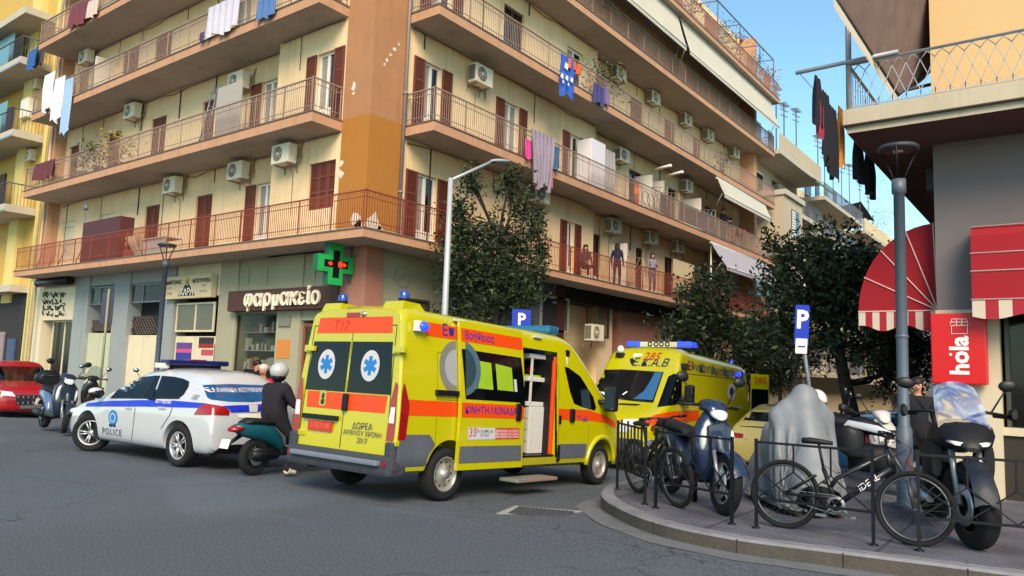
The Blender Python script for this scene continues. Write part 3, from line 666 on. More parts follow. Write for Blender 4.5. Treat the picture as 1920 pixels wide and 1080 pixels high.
mb.m = 3; mb.box(-36, -15.0, YG+.5, YG+.8, -.6, zt)
mb.m = 4; mb.box(-15.75, -14.6, YG-.2, YG+.4, -.6, zt)
# side-street front
mb.m = 2; wbox(mb, WGB, 13.6, 18.2, -.4, 0, -2, zt); mb.m = 6; wbox(mb, WGB, 18.2, 18.62, -.35, .02, -2, zt); mb.m = 5; wbox(mb, WGB, 18.62, 22.0, -.4, 0, -2, zt); mb.m = 7; wbox(mb, WGB, 22.0, 22.5, -.3, .06, -3, zt)
mb.m = 3; wbox(mb, WGB, 22.5, 42, -2.2, -1.9, -4, zt); mb.m = 4; wbox(mb, WGB, 27.2, 31, -1.9, -.25, 1.0, zt); mb.m = 8; wbox(mb, WGB, 25.4, 26.6, -1.9, -.3, 1.1, zt); mb.m = 3; wbox(mb, WGB, 22.5, 42, -1.9, 0, zt-.5, zt)
mb.m = 0; wbox(mb, WGB, 23, 30, -1.0, .05, .45, .62)
mb.ob('ground_floor_wall', [CREAMP, GBLUE, PGREEN, mat('dark_interior', '17161a', .9, var=.1), PINKW, DGREY, TANP, DBROWN, CREAM], APT)
def shopfront(name, x0, y0, x1, y1, frame_m, cells, d=-.12, f=.06, glass=None, depth=.05):
    u0, u1, z0, z1 = pxr(WG, x0, y0, x1, y1); mb = MB()
    wbox(mb, WG, u0, u0+f, d, d+depth, z0, z1); wbox(mb, WG, u1-f, u1, d, d+depth, z0, z1); wbox(mb, WG, u0+f, u1-f, d, d+depth, z0, z0+f); wbox(mb, WG, u0+f, u1-f, d, d+depth, z1-f, z1)
    for c in cells: uc = u0+(u1-u0)*c; wbox(mb, WG, uc-f/2, uc+f/2, d, d+depth*.98, z0+f, z1-f)
    o = mb.ob(name, frame_m, APT)
    mb = MB(); mb.add([WG.P(u0+f, d+.02, z0+f), WG.P(u1-f, d+.02, z0+f), WG.P(u1-f, d+.02, z1-f), WG.P(u0+f, d+.02, z1-f)], [(0, 1, 2, 3)]); mb.ob('pane', glass or SHOPG, o)
    return o, (u0, u1, z0, z1)
shopfront('shop_window', 160, 537, 210, 571, GREYM, [.5]); shopfront('shop_window', 237, 531, 300, 567, GREYM, [.45]); shopfront('shop_window', 326, 567, 397, 622, CREAMP, [.52], glass=mat('dusty_glass', '5c594c', .25, var=.2))
PALEG = mat('pale_door_panel', 'b3b396', .55, var=.06, scale=2, dirt=.25, dcol='7c7a66')
for x0, x1, y0, m in ((156, 205, 624, PALEG), (233, 293, 628, CREAMP), (322, 400, 630, CREAMP)):
    u0, u1, _, z1 = pxr(WG, x0, y0, x1, 640); mb = MB(); n = 2
    for i in range(n): wbox(mb, WG, u0+(u1-u0)*i/n+.02, u0+(u1-u0)*(i+1)/n-.02, -.2, -.13, .1, z1)
    mb.m = 1; wbox(mb, WG, u0, u1, -.3, -.21, .1, z1)
    mb.ob('shop_door', [m, DGREY], APT)
for x0, x1, y0, y1 in ((162, 204, 599, 620), (234, 294, 592, 626)):      # lattice grilles above the doors
    u0, u1, z0, z1 = pxr(WG, x0, y0, x1, y1); mb = MB(); wbox(mb, WG, u0, u1, -.3, -.22, z0, z1); mb.m = 1
    n = 12
    for i in range(-4, n):
        a = u0+(u1-u0)*i/n
        for sgn2 in (1, -1):
            p, q = (a, z0 if sgn2 > 0 else z1), (a+(z1-z0), z1 if sgn2 > 0 else z0)
            if p[0] < u0-.01 or q[0] > u1+.01: continue
            mb.tube([WG.P(p[0], -.17, p[1]), WG.P(q[0], -.17, q[1])], .012, 4)
    mb.ob('door_grille', [mat('dark_interior', '17161a', .9), mat('grille_iron', '6b5e54', .6)], APT)
# graffitied shop: lettered panel, rolled black awning, dark doorway with a glazed leaf
shopfront('shop_door', 82, 600, 128, 715, CREAMP, [.5], d=-.3)
mb = MB(); mb.tube([WG.P(U(73), .25, WG.hit(100, 531).z), WG.P(U(133), .25, WG.hit(100, 531).z)], .17, 10); mb.ob('rolled_blind', BLACKP, APT)
INK = mat('black_ink', '15131a', .8, var=0)
random.seed(11); mb = MB()
for row, (ya, n) in enumerate(((553, 9), (566, 7), (577, 8), (588, 6))):
    for i in range(n):
        x = 80+i*(44/n)+random.uniform(-2, 2); pts = []
        for j in range(5): h = WG.hit(x+random.uniform(-3, 5), ya+random.uniform(-6, 6)); pts.append(WG.P(h.x, .0, h.z))
        mb.tube(pts, .018, 4)
mb.ob('graffiti', INK, APT)
# posters pasted over the closed shop
def poster(x0, y0, x1, y1, bands):
    mb = MB(); u0, u1, z0, z1 = pxr(WG, x0, y0, x1, y1)
    ms = []
    for i, (t0, t1, c) in enumerate(bands):
        m = mat('paper_'+c, c, .7, var=.05)
        if m not in ms: ms.append(m)
        mb.m = ms.index(m); wbox(mb, WG, u0, u1, -.129+.0, -.12+.001*i, z0+(z1-z0)*t0, z0+(z1-z0)*t1)
    return mb.ob('poster', ms, APT)
poster(323, 642, 352, 684, [(0, .55, '2b3a8a'), (.55, .72, 'c44a7a'), (.72, 1, '57407f')]); poster(366, 632, 394, 652, [(0, .4, '8a2a2a'), (.4, 1, '2c2a2c')]); poster(370, 655, 392, 684, [(0, .6, 'c9bdb0'), (.6, 1, 'b04a50')]); poster(394, 645, 402, 684, [(0, 1, '4a4648')])
# pharmacy front
PHB = mat('pharmacy_brown', '4a2c24', .6, var=.08)
o, (u0, u1, z0, z1) = shopfront('shop_window', 437, 588, 515, 712, mat('bronze_frame', '4b4a42', .4, metal=.4), [], f=.05)
random.seed(5); mb = MB(); ms = [mat('goods_'+c, c, .6) for c in ('a33a3a', 'c9c2b0', '37506a', 'b89a4a', '5c6a4a', 'd8d2c8')]
for sh in range(4):
    z = z0+.3+sh*.55; mb.m = 1; mb.box(u0+.1, u1-.1, YG+.3, YG+.48, z, z+.02); u = u0+.15
    while u < u1-.25: wd = random.uniform(.05, .16); mb.m = random.randrange(6); mb.box(u, u+wd, YG+.31, YG+.45, z+.02, z+.02+random.uniform(.1, .38)); u += wd+.02
mb.ob('window_display', ms, APT)
mb = MB(); a = pxr(WG, 519, 637, 544, 672); wbox(mb, WG, a[0], a[1], .0, .012, a[2], a[3]); mb.ob('paper_notice', mat('orange_paper', 'c07a35', .7), APT)
mb = MB(); a = pxr(WG, 524, 592, 546, 612); wbox(mb, WG, a[0], a[1], .0, .05, a[2], a[3]); mb.ob('notice_board', mat('board_grey', '70725e', .5), APT)
shopfront('shop_door', 562, 606, 612, 720, mat('door_wood', '7a4526', .5, var=.15), [.5], f=.09)
# windows of the side front
def side_win(x0, y0, x1, y1, cells, fm):
    w = WGB; u0, u1, z0, z1 = pxr(w, x0, y0, x1, y1); f = .07; d = .0; mb = MB()
    wbox(mb, w, u0, u0+f, d, d+.06, z0, z1); wbox(mb, w, u1-f, u1, d, d+.06, z0, z1); wbox(mb, w, u0+f, u1-f, d, d+.06, z0, z0+f); wbox(mb, w, u0+f, u1-f, d, d+.06, z1-f, z1)
    for c in cells: uc = u0+(u1-u0)*c; wbox(mb, w, uc-f/2, uc+f/2, d, d+.055, z0+f, z1-f)
    o = mb.ob('shop_window', fm, APT); mb = MB(); mb.add([w.P(u0+f, .02, z0+f), w.P(u1-f, .02, z0+f), w.P(u1-f, .02, z1-f), w.P(u0+f, .02, z1-f)], [(0, 1, 2, 3)]); mb.ob('pane', SHOPG, o)
side_win(1012, 556, 1065, 622, [.72], mat('alu_frame', 'a9a79e', .4, metal=.3))
side_win(1098, 572, 1140, 633, [], DBROWN)
side_win(745, 560, 800, 700, [.5], mat('bronze_frame', '4b4a42', .4, metal=.4))
mb = MB()   # faint round shop emblem on the side wall
h = WGB.hit(754, 519); mb.lathe(WGB.P(h.y, .01, h.z), (1, 0, 0), [(.30, 0), (.30, .01), (.285, .01), (.285, 0)], 28); mb.tube([WGB.P(h.y-.15, .01, h.z-.12), WGB.P(h.y+.15, .01, h.z+.14)], .01, 4); mb.ob('wall_emblem', mat('emblem_grey', '8a8a80', .7), APT)

# ================================================================ SIGNS ON THE FRONT
ps = thing('pharmacy_sign', 'dark brown fascia sign with raised cream pharmacy lettering', 'shop sign')
u0, u1, z0, z1 = pxr(WG, 441, 542, 647, 582); mb = MB(); a, b = WG.P(u0, 0, z0), WG.P(u1, .25, z1); mb.bbox(u0, u1, YG-.25, YG, z0, z1, .015); mb.ob('sign_box', PHB, ps)
LET = mat('sign_letters', 'e2d8c0', .45, var=.03)
me_w = (u1-u0)
writing('φαρμακείο', .66, WG.M((u0+u1)/2+.12, .29, (z0+z1)/2+.02), LET, ps, ext=.03, off=.012, sp=1.05)
cr = thing('pharmacy_cross', 'green pharmacy cross sign with red display dots hanging under the balcony', 'pharmacy sign')
cx = hity(626, 496, 12.45); R_ = .43*1.5
def cross_poly(a, b): return [(-b, -a), (b, -a), (b, -b), (a, -b), (a, b), (b, b), (b, a), (-b, a), (-b, b), (-a, b), (-a, -b), (-b, -b)]
CM = frame(cx, Vector((.12, 1, 0)), (0, 0, 1))
GRN = mat('cross_green', '1f9a4c', .4, var=.05); GRD = mat('cross_dark_green', '0f5a3c', .5)
fnc = lambda a, b, t: CM @ Vector((a, b, t))
R0 = hity(664, 496, 12.45); ra = .53; rb = ra*.40
mb = MB(); mb.prism(cross_poly(ra, rb), fnc, -.13, .1); mb.m = 1; mb.prism(cross_poly(ra*.86, rb*.74), fnc, .1, .112); mb.m = 0
mb.m = 1; mb.ob('cross_body', [GRD, GRN], cr)
mb = MB(); mb.prism(cross_poly(ra, rb), fnc, .1, .106); mb.ob('cross_rim', GRN, cr)
mb = MB(); mb.prism(cross_poly(ra*.66, rb*.44), fnc, .112, .118); mb.ob('display', mat('display_black', '0a0a0c', .4, var=0), cr)
mb = MB(); s = ra*.055
for a, b in [(-6, 0), (-6, 1), (-7, 0), (-6, -1), (-5, 0), (3, 2), (4, 2), (5, 2), (3, 1), (3, 0), (4, 0), (5, 0), (3, -1), (3, -2), (4, -2), (5, -2), (5, 1), (5, -1), (4, -1), (4, 1), (8, 0), (8, 1), (7, 0), (9, 0), (8, -1)]:
    q = [(a*s-.026, b*s*.8-.02), (a*s+.026, b*s*.8-.02), (a*s+.026, b*s*.8+.02), (a*s-.026, b*s*.8+.02)]
    mb.prism(q, fnc, .118, .122)
mb.ob('red_lamps', mat('red_lamp', 'ff2a18', .4, var=0, emit=1.6), cr)
mb = MB(); p0 = CM @ Vector((ra*.95, rb*.9, -.02)); mb.tube([p0+Vector((0, 0, -.6)), p0+Vector((0, 0, .55))], .04, 8); mb.tube([p0+Vector((0, 0, -.1)), p0+Vector((.35, .1, .4))], .03, 6)
mb.ob('hanger', mat('teal_iron', '3c6a62', .5), cr)
xs_ = thing('bakery_sign', 'old cream bakery sign with black triangle above the postered shop', 'shop sign')
u0, u1, z0, z1 = pxr(WG, 319, 518, 405, 560); mb = MB(); mb.bbox(u0, u1, YG-.18, YG+.02, z0, z1, .012); mb.ob('sign_board', mat('sign_cream', 'cdbb96', .6, var=.07, scale=3, dirt=.3, dcol='8b7654'), xs_)
uc = (u0+u1)/2; hh = z1-z0; mb = MB()
mb.add([WG.P(uc-.52, .184, z0+.08), WG.P(uc+.52, .184, z0+.08), WG.P(uc, .184, z0+hh*.74)], [(0, 1, 2)]); mb.m = 1; mb.prism(circle(uc, z0+hh*.76, .11, 12), lambda a, b, t: WG.P(a, t, b), .185, .19); mb.ob('triangle_mark', [INK, mat('ochre_mark', 'c89a3a', .6)], xs_)
BRN = mat('sign_brown', '5c3a24', .6, var=0)
writing('ΧΑΡΑ', .3, WG.M(uc, .19, z0+.2), LET, xs_, off=.012); writing('η', .2, WG.M(uc, .19, z0+.5), LET, xs_, off=.006)
writing('ΜΑΡΓΩΝΗΣ', .17, WG.M(u0+.55, .185, z1-.2), INK, xs_, off=.006); writing('ΜΠΟΥΓΑΤΣΑ', .17, WG.M(u1-.55, .185, z1-.2), INK, xs_, off=.006)
for i, t in enumerate(('ΚΑΦΕΣ', 'ΠΙΤΣΑ', 'ΓΛΥΚΑ')): writing(t, .12, WG.M(u0+.3, .185, z0+.52-.17*i), mat('sign_red', '9a4030', .6, var=0), xs_)
for i, t in enumerate(('ΤΥΡΟΠΙΤΕΣ', 'ΓΑΛΑ', 'ΠΑΓΩΤΑ')): writing(t, .1, WG.M(u1-.4, .185, z0+.56-.18*i), BRN, xs_)

# ================================================================ AIR CONDITIONERS
def ac_mesh():
    mb = MB(); mb.bbox(-.4, .4, -.14, .16, -.28, .28, .02); mb.m = 1
    for i in range(12): mb.box(-.405+0, -.4, -.1+i*.02, -.09+i*.02, -.22, .22)
    a = mb.mesh('air_conditioner', [ACW, BLACKP])
    mb = MB(); mb.lathe((-.1, -.141, 0), (0, -1, 0), [(.0, -.0), (.215, .0), (.225, .012), (.235, .0)], 24); mb.m = 1; mb.lathe((-.1, -.146, 0), (0, -1, 0), [(0, 0), (.205, 0)], 24); mb.m = 0
    for r in (.05, .09, .13, .17): mb.lathe((-.1, -.15, 0), (0, -1, 0), [(r-.004, 0), (r, .008), (r+.004, 0)], 24)
    for i in range(8): t = i*math.pi/4; mb.tube([(-.1+.05*math.cos(t), -.155, .05*math.sin(t)), (-.1+.21*math.cos(t), -.152, .21*math.sin(t))], .004, 4)
    mb.lathe((-.1, -.15, 0), (0, -1, 0), [(0, .012), (.05, .01), (.05, 0)], 16)
    g = mb.mesh('fan_grille', [ACW, mat('fan_dark', '231f1c', .6, var=0)])
    mb = MB()
    for x in (-.28, .28): mb.box(x-.02, x+.02, -.16, .3, -.32, -.285); mb.box(x-.02, x+.02, .27, .3, -.5, -.32)
    mb.tube([(.34, .1, -.1), (.47, .15, -.2), (.47, .24, -.1), (.43, .26, .2), (.5, .28, .45)], .022, 6)
    mb.tube([(.05, .1, -.28), (.1, .28, -.5), (.1, .3, -1.7)], .012, 5)
    b = mb.mesh('bracket', [mat('bracket_iron', '8b8172', .6)])
    return a, g, b
ACM = ac_mesh()
def ac(w, px, py, label, k=1.0, off=.3):
    h = w.hit(px, py, off); u = h.x if w.k == 'A' else h.y
    zc_ = min([b for b in ZB if b > h.z-.35] or [99])-.31*k; p = w.P(u, off, min(h.z, zc_))
    o = tag(mk('air_conditioner', ACM[0]), label, 'air conditioner', 'air conditioner units on the house walls'); o.location = p; o.rotation_euler = (0, 0, w.rz()); o.scale = (k, k, k)
    g = mk('fan_grille', ACM[1], o); b = mk('bracket', ACM[2], o); return o
T = 'white air conditioner '
ac(WAD, 323, 348, T+'between the two tall brown shutters above the maroon cabinet'); ac(WAD, 446, 321, T+'above the open brown balcony door, first floor left front'); ac(WA, 532, 290, T+'beside the closed brown shutter window near the orange corner')
ac(WAD, 447, 153, T+'above the white folding partition and ladder, second floor'); ac(WAD, 248, 209, T+'above the bare wall left of a brown shutter, second floor'); ac(WAD, 162, 103, T+'beside the fan-shaped iron screen, third floor')
ac(WB, 902, 143, T+'with hanging pipe on the wall right of the orange corner, second floor', 1.05); ac(WB, 1012, 365, T+'half hidden behind the street tree crown', 1.05)
ac(WBD, 1167, 292, T+'beside the tall white cupboard on the second floor'); ac(WBD, 1289, 350, T+'above the maroon rail screen on the second floor')
ac(WBD, 1161, 137, T+'above the dark balcony plant on the third floor'); ac(WBD, 1226, 181, T+'between the two shuttered windows on the third floor'); ac(WBD, 1287, 224, T+'right of the second shuttered window, third floor'); ac(WBD, 1329, 255, T+'fourth along the third floor, near the cream awning end'); ac(WBD, 1378, 287, T+'last along the third floor balcony')
ac(WBD, 1151, 424, T+'on the first floor above the black-haired woman'); ac(WBD, 1221, 446, T+'on the first floor above the woman in grey'); ac(WBD, 1272, 463, T+'on the first floor above the pale blind beside a dark door')
ac(WGB, 1115, 624, T+'standing on the street-level canopy behind the ambulances', 1.1, .25)
# ================================================================ BALCONY AWNINGS
def awning_cloth(mb, A, B, drop, out, scallop=True, sag=.05, n=24):
    """cloth from the edge A-B, leaning outwards by vector out and down by drop, with a scalloped valance"""
    A, B, out = Vector(A), Vector(B), Vector(out); 
    mb.grid(lambda u, v: A.lerp(B, u)+out*v-Vector((0, 0, drop*v+sag*math.sin(math.pi*v)+.012*math.sin(u*n*1.1)*v)), n, 5)
    if scallop:
        for i in range(n*2):
            u0, u1 = i/(n*2), (i+1)/(n*2); p, q = A.lerp(B, u0)+out-Vector((0, 0, drop)), A.lerp(B, u1)+out-Vector((0, 0, drop))
            m_ = (p+q)/2
            mb.add([p, q, q-Vector((0, 0, .14)), m_-Vector((0, 0, .2)), p-Vector((0, 0, .14))], [(0, 1, 2, 3, 4)])
AWC = mat('cream_canvas', 'b9b3a4', .85, var=.06, scale=2, dirt=.25, dcol='8a8070')
AWG = mat('grey_canvas', '9a98a0', .85, var=.06, scale=2)
def awning(label, y0, y1, zt, drop, out, m, wall=None):
    t = thing('awning', label, 'awning', group='cloth awnings over the balconies'); x = XF+.02
    mb = MB(); awning_cloth(mb, (x, y0, zt), (x, y1, zt), drop, (out, 0, 0), n=max(8, int((y1-y0)*3))); mb.ob('cloth', m, t)
    mb = MB(); mb.tube([(x-.05, y0, zt+.03), (x-.05, y1, zt+.03)], .05, 8); mb.tube([(x+out, y0, zt-drop), (x+out, y1, zt-drop)], .03, 6)
    for y in (y0+.1, y1-.1): mb.tube([(x-.1, y, zt-drop-.5), (x+out*.6, y, zt-drop*.6-.25), (x+out, y, zt-drop)], .018, 6)
    mb.ob('roller_and_arms', WHITEM, t); return t
awning('long cream scalloped awning under the top floor edge, nearest section', 21.5, 29.3, ZB[4]-.05, 1.5, .42, AWC); awning('long cream scalloped awning under the top floor edge, far section', 29.6, 41.8, ZB[4]-.05, 1.55, .45, AWC)
awning('short cream scalloped awning under the second-floor ceiling at the far end', 33.9, 40.8, ZB[2]-.12, .8, .35, AWC); awning('grey sagging awning over the first floor behind the tree', 33.2, 41, ZB[1]-.1, 1.15, .75, AWG)
# ================================================================ WASHING AND CLUTTER ON THE BALCONIES
def cloth(mb, top, w, h, dirv, folds=4, amp=.06, seed=0, taper=0.):
    random.seed(seed); top = Vector(top); dirv = Vector(dirv).normalized(); nx = Vector((-dirv.y, dirv.x, 0)); ph = random.random()*6
    mb.grid(lambda u, v: top+dirv*(w*(u-.5)*(1-taper*v))+nx*(amp*math.sin(u*folds*2*math.pi+ph+v)*min(1, v*2+.15))-Vector((0, 0, h*v*(1+.08*math.sin(u*9+ph)))), 22, 8)
def washing(label, items, dirv, cat='laundry', name='laundry', rail=None):
    t = thing(name, label, cat); 
    for i, (p, w, h, c, *r) in enumerate(items):
        mb = MB(); cloth(mb, p, w, h, dirv, seed=i+len(label), folds=r[0] if r else 3, amp=r[1] if len(r) > 1 else .05, taper=r[2] if len(r) > 2 else 0)
        mb.ob('hanging_cloth', mat('wash_'+c, c, .9, var=.14, scale=7), t)
    return t
P_ = lambda px, py: hity(px, py, YF-.12)
Q_ = lambda px, py: hitx(px, py, XF+.12)
washing('white and pale blue sheets hung over the second-floor rail at the left end', [(P_(95, 137), 1.0, 1.5, 'd5d3dc', 4, .07), (P_(113, 145), .95, 1.75, 'c9cdda', 3, .06), (P_(130, 147), .7, 2.2, '8aa8c8', 3, .05)], (1, 0, 0))
washing('blue towel with white pattern and orange cloth over the third-floor rail', [(Q_(1066, 108), .9, 1.35, '2a55a8', 2, .05), (Q_(1078, 116), .9, .35, 'b5532e', 3, .08)], (0, 1, 0))
mb = MB()   # white figures of the towel
for k_, (x, y, s_) in enumerate(((1062, 124, .13), (1054, 142, .1), (1063, 146, .1), (1072, 150, .1), (1056, 153, .06), (1066, 158, .06))):
    h = hitx(x, y, XF+.2); mb.add([(h.x, h.y-s_, h.z-s_*.6), (h.x, h.y+s_*.6, h.z-s_), (h.x, h.y+s_, h.z+s_*.7), (h.x, h.y-s_*.4, h.z+s_)], [(0, 1, 2, 3)])
mb.ob('towel_pattern', WHITEP, bpy.data.objects[[o.name for o in bpy.data.objects if o.get('label', '').startswith('blue towel')][0]])
washing('grey fringed blanket with pink and blue clothes over the second-floor rail', [(Q_(1018, 250), 1.35, 1.75, '8a8090', 6, .1, .35), (Q_(991, 262), .3, .6, 'c23a86', 2, .04), (Q_(1044, 275), .35, .75, '34557a', 2, .04), (Q_(1033, 318), .2, .6, 'a9607a', 2, .03)], (0, 1, 0))
washing('orange garments on the dark doorway of the second floor', [(hitx(1195, 340, XF-.1), .35, .5, 'd2641e', 2, .04), (hitx(1195, 357, XF-.1), .25, .75, 'b9401e', 2, .04)], (0, 1, 0))
washing('purple and blue cloths over the third-floor rail by the dark plant', [(Q_(1124, 160), .8, .7, '3b3a6a', 3, .04), (Q_(1137, 165), .5, .6, '6a5a80', 2, .04)], (0, 1, 0))
washing('white sheet and blue clothes drying on the top left balcony near the pillar', [(P_(420, 2), 1.7, 1.0, 'b8b6c2', 5, .05), (P_(500, -5), .9, .6, '4a6a9a', 3, .05), (P_(380, 60), .25, .3, '4a3560', 2, .03)], (1, 0, 0))
washing('maroon and grey bedding airing on the third-floor rail, far left', [(P_(152, 5), 1.9, .85, '6a3540', 4, .05), (P_(175, -2), .9, .7, 'b8a8a0', 3, .05)], (1, 0, 0))
washing('dark red washing bundle on the second-floor rail, left end', [(P_(85, 303), 1.9, .7, '5a3036', 4, .08)], (1, 0, 0))
def plain(name, label, cat, fn, m, group=None):
    mb = MB(); fn(mb); o = mb.ob(name, m); tag(o, label, cat, group); return o
FL = [0]+[z+.006 for z in ZT]
def panelA(label, x0, x1, py, fl, h, d, m, name='balcony_cabinet', cat='cabinet', t=.5, yw=YAD):
    a, b = hity(x0, py, yw-d).x, hity(x1, py, yw-d).x
    return plain(name, label, cat, lambda mb: mb.bbox(a, b, yw-d, yw-d+t, FL[fl], FL[fl]+h, .015), m)
MAR = mat('maroon_boards', '4b2426', .6, var=.12, scale=4)
panelA('maroon wooden cabinet standing on the first-floor balcony, left', 153, 222, 450, 1, 1.55, 1.2, MAR)
plain('leaning_boards', 'beige boards leaning behind the first-floor rail beside the maroon cabinet', 'boards', lambda mb: [mb.add([(hity(x0, y0, YF+.35).x, YF+.5, FL[1]+z0), (hity(x1, y1, YF+.35).x, YF+.35, FL[1]+.05), (hity(x1, y1, YF+.35).x+.5, YF+.3, FL[1]+.05), (hity(x0, y0, YF+.35).x+.6, YF+.55, FL[1]+z0)], [(0, 1, 2, 3)]) for x0, y0, x1, y1, z0 in ((222, 450, 190, 480, .7), (225, 440, 255, 475, .85))], mat('beige_board', 'a58e72', .8, var=.1))
plain('dish_pole', 'thin pole with small aerial above the maroon cabinet', 'aerial', lambda mb: (mb.tube([(hity(157, 430, YAD-1.0).x, YAD-1.0, FL[1]), (hity(157, 430, YAD-1.0).x, YAD-1.0, FL[1]+2.3)], .025, 6), mb.ell((hity(157, 430, YAD-1.0).x, YAD-1.0, FL[1]+2.2), (.14, .08, .12))), GREYM)
plain('folded_chairs', 'folding chairs and table at the left end of the first-floor balcony', 'chairs', lambda mb: [mb.tube([(x, y, FL[1]), (x+.35, y+.1, FL[1]+.75)], .02, 5) or mb.tube([(x+.4, y, FL[1]), (x, y+.1, FL[1]+.45)], .02, 5) or mb.box(x-.05, x+.45, y-.05, y+.4, FL[1]+.43, FL[1]+.46) for x, y in ((-33.6, 12.4), (-32.7, 12.5), (-31.6, 12.4), (-30.6, 12.6))], mat('chair_grey', '6f6a66', .6))
plain('table', 'white folding table on the first-floor balcony before the brown doors', 'table', lambda mb: (mb.box(-25.2, -23.6, 12.4, 13.0, FL[1]+.6, FL[1]+.64), [mb.box(x, x+.04, y, y+.04, FL[1], FL[1]+.6) for x in (-25.2, -23.64) for y in (12.4, 12.96)], mb.box(-25.1, -23.7, 12.45, 12.5, FL[1]+.1, FL[1]+.6)), mat('table_white', 'b5aea4', .6))
plain('box', 'small red box on the first-floor balcony floor', 'box', lambda mb: mb.bbox(-26.4, -25.6, 12.4, 12.8, FL[1], FL[1]+.35, .02), mat('red_box', '8c4030', .6))
# second-floor left: partition, ladder, fan screen, plants
panelA('white folding partition with ladder on the second-floor balcony', 405, 448, 210, 2, 1.75, 1.1, mat('grey_partition', '9c978e', .7), 'partition', 'partition', .08)
def ladder(mb):
    x = hity(393, 210, YAD-1.15).x
    for s in (-.2, .2): mb.tube([(x+s, YAD-1.3, FL[2]), (x+s*.6, YAD-1.0, FL[2]+2.0)], .025, 6)
    for i in range(7): z = .2+i*.25; mb.tube([(x-.2, YAD-1.3+z*.15, FL[2]+z), (x+.2, YAD-1.3+z*.15, FL[2]+z)], .018, 6)
plain('step_ladder', 'aluminium step ladder beside the white partition, second floor', 'ladder', ladder, GREYM)
def fan_screen(w, u0, u1, fl, h, label, side=1, base=0., post=True, d0=.0):
    t = thing('balcony_divider', label, 'divider', group='fan-shaped iron dividers between flats')
    u = (u0+u1)/2
    D = abs(YF-YAD) if w.k == 'A' else abs(XF-XBD); z = FL[fl]+base
    if post: mb = MB(); wbox(mb, w, u-.06, u+.06, d0, D*.5, FL[fl], FL[fl]+h); mb.ob('partition_wall', mat('white_wash', 'cfc9bd', .8, var=.05), t)
    mb = MB(); c = w.P(u, D*.5, z+.1)
    for i in range(11):
        a = rad(90*i/10); r = min(h*.62/max(.05, math.sin(a)), D*.46/max(.05, math.cos(a)))
        mb.tube([c, w.P(u, D*.5+r*math.cos(a), z+.1+r*math.sin(a))], .014, 4)
    mb.tube([w.P(u, D*.5, z+h*.72), w.P(u, D*.96, z+h*.66), w.P(u, D*.96, z)], .016, 5)
    mb.ob('fan_ironwork', IRON, t); return t
u = hity(178, 120, YF+.7).x; fan_screen(WAD, u, u, 3, 1.9, 'white divider with fan-shaped ironwork on the third floor, left front')
for px, py, fl in ((1228, 300, 2), (1250, 310, 2), (1180, 470, 1)): u = hitx(px, py, XBD+.9).y; fan_screen(WBD, u, u, fl, 1.9, 'white divider with fan ironwork, %s' % {1228: 'second floor right of the orange garments', 1250: 'second floor left of the wall unit over the maroon screen', 1180: 'first floor behind the woman in the dark top'}[px])
u = hitx(1322, 400, XBD+1).y; fan_screen(WBD, u, u, 2, 1.95, 'broad cream divider with fan ironwork beside the maroon rail screen')
plain('tall_cupboard', 'tall white cupboard on the second-floor balcony beside the grey blanket', 'cupboard', lambda mb: mb.bbox(XB+.1, XB+.75, hitx(1107, 300, XB+.7).y, hitx(1133, 300, XB+.7).y, FL[2], FL[2]+1.95, .02), mat('cupboard_white', 'cfcdd0', .5, var=.03))
plain('dust_sheet', 'grey dust sheet draped beside the tall white cupboard', 'dust sheet', lambda mb: cloth(mb, (XB+.6, hitx(1140, 300, XB+.6).y, FL[2]+1.9), 1.2, 1.85, (0, 1, 0), 5, .09, 3), mat('dust_grey', '8f8d8c', .9, var=.1))
plain('rail_screen', 'maroon cloth screen tied along the second-floor rail', 'rail screen', lambda mb: [mb.grid(lambda u, v: Vector((XF-.1+.01*math.sin(u*40), a+(b-a)*u, FL[2]+.1+.78*v)), 30, 3) for a, b in ((hitx(1276, 390, XF).y, hitx(1340, 410, XF).y),)], mat('maroon_cloth', '45303e', .9, var=.1))
plain('rail_screen', 'short dark maroon board on the second-floor rail left of the long screen', 'rail screen', lambda mb: mb.box(XF-.11, XF-.08, hitx(1242, 390, XF).y, hitx(1261, 390, XF).y, FL[2]+.1, FL[2]+.88), mat('maroon_board', '3c2226', .7))
plain('rail_screen', 'brown reed screen along the first-floor rail at the far end', 'rail screen', lambda mb: mb.grid(lambda u, v: Vector((XF-.1+.008*math.sin(u*60), 34.0+6.5*u, FL[1]+.1+.78*v)), 40, 3), mat('reed_brown', '4a3030', .9, var=.2))
plain('washing_machine', 'round drying racks and a bicycle wheel heap on the second-floor balcony', 'clutter', lambda mb: [mb.lathe((XF-.25, y, FL[2]+.45), (1, 0, .1), [(.32, 0), (.34, .02), (.32, .04)], 16) or mb.lathe((XF-.25, y, FL[2]+.45), (1, 0, 0), [(.02, .01), (.3, .015)], 8) for y in (hitx(1213, 370, XF-.2).y, hitx(1222, 375, XF-.2).y, hitx(1232, 378, XF-.2).y)], mat('rack_grey', '7a6a68', .6)).name = 'drying_rack'
plain('wall_pipe', 'two white flue pipes jutting from the second-floor dividers', 'pipe', lambda mb: [mb.tube([hitx(a, b, XBD+1), hitx(c, d, XBD+1.9)], .06, 8) for a, b, c, d in ((1228, 318, 1258, 310), (1250, 330, 1280, 322))], WHITEP)
plain('blind', 'pale outdoor blind hanging on the first-floor balcony right of a dark door', 'blind', lambda mb: mb.grid(lambda u, v: Vector((XBD+.9+.01*math.sin(u*30), hitx(1262, 505, XBD+.9).y+2.3*u, FL[1]+.35+1.5*v)), 20, 3), mat('blind_cream', 'b9a883', .85, var=.05))
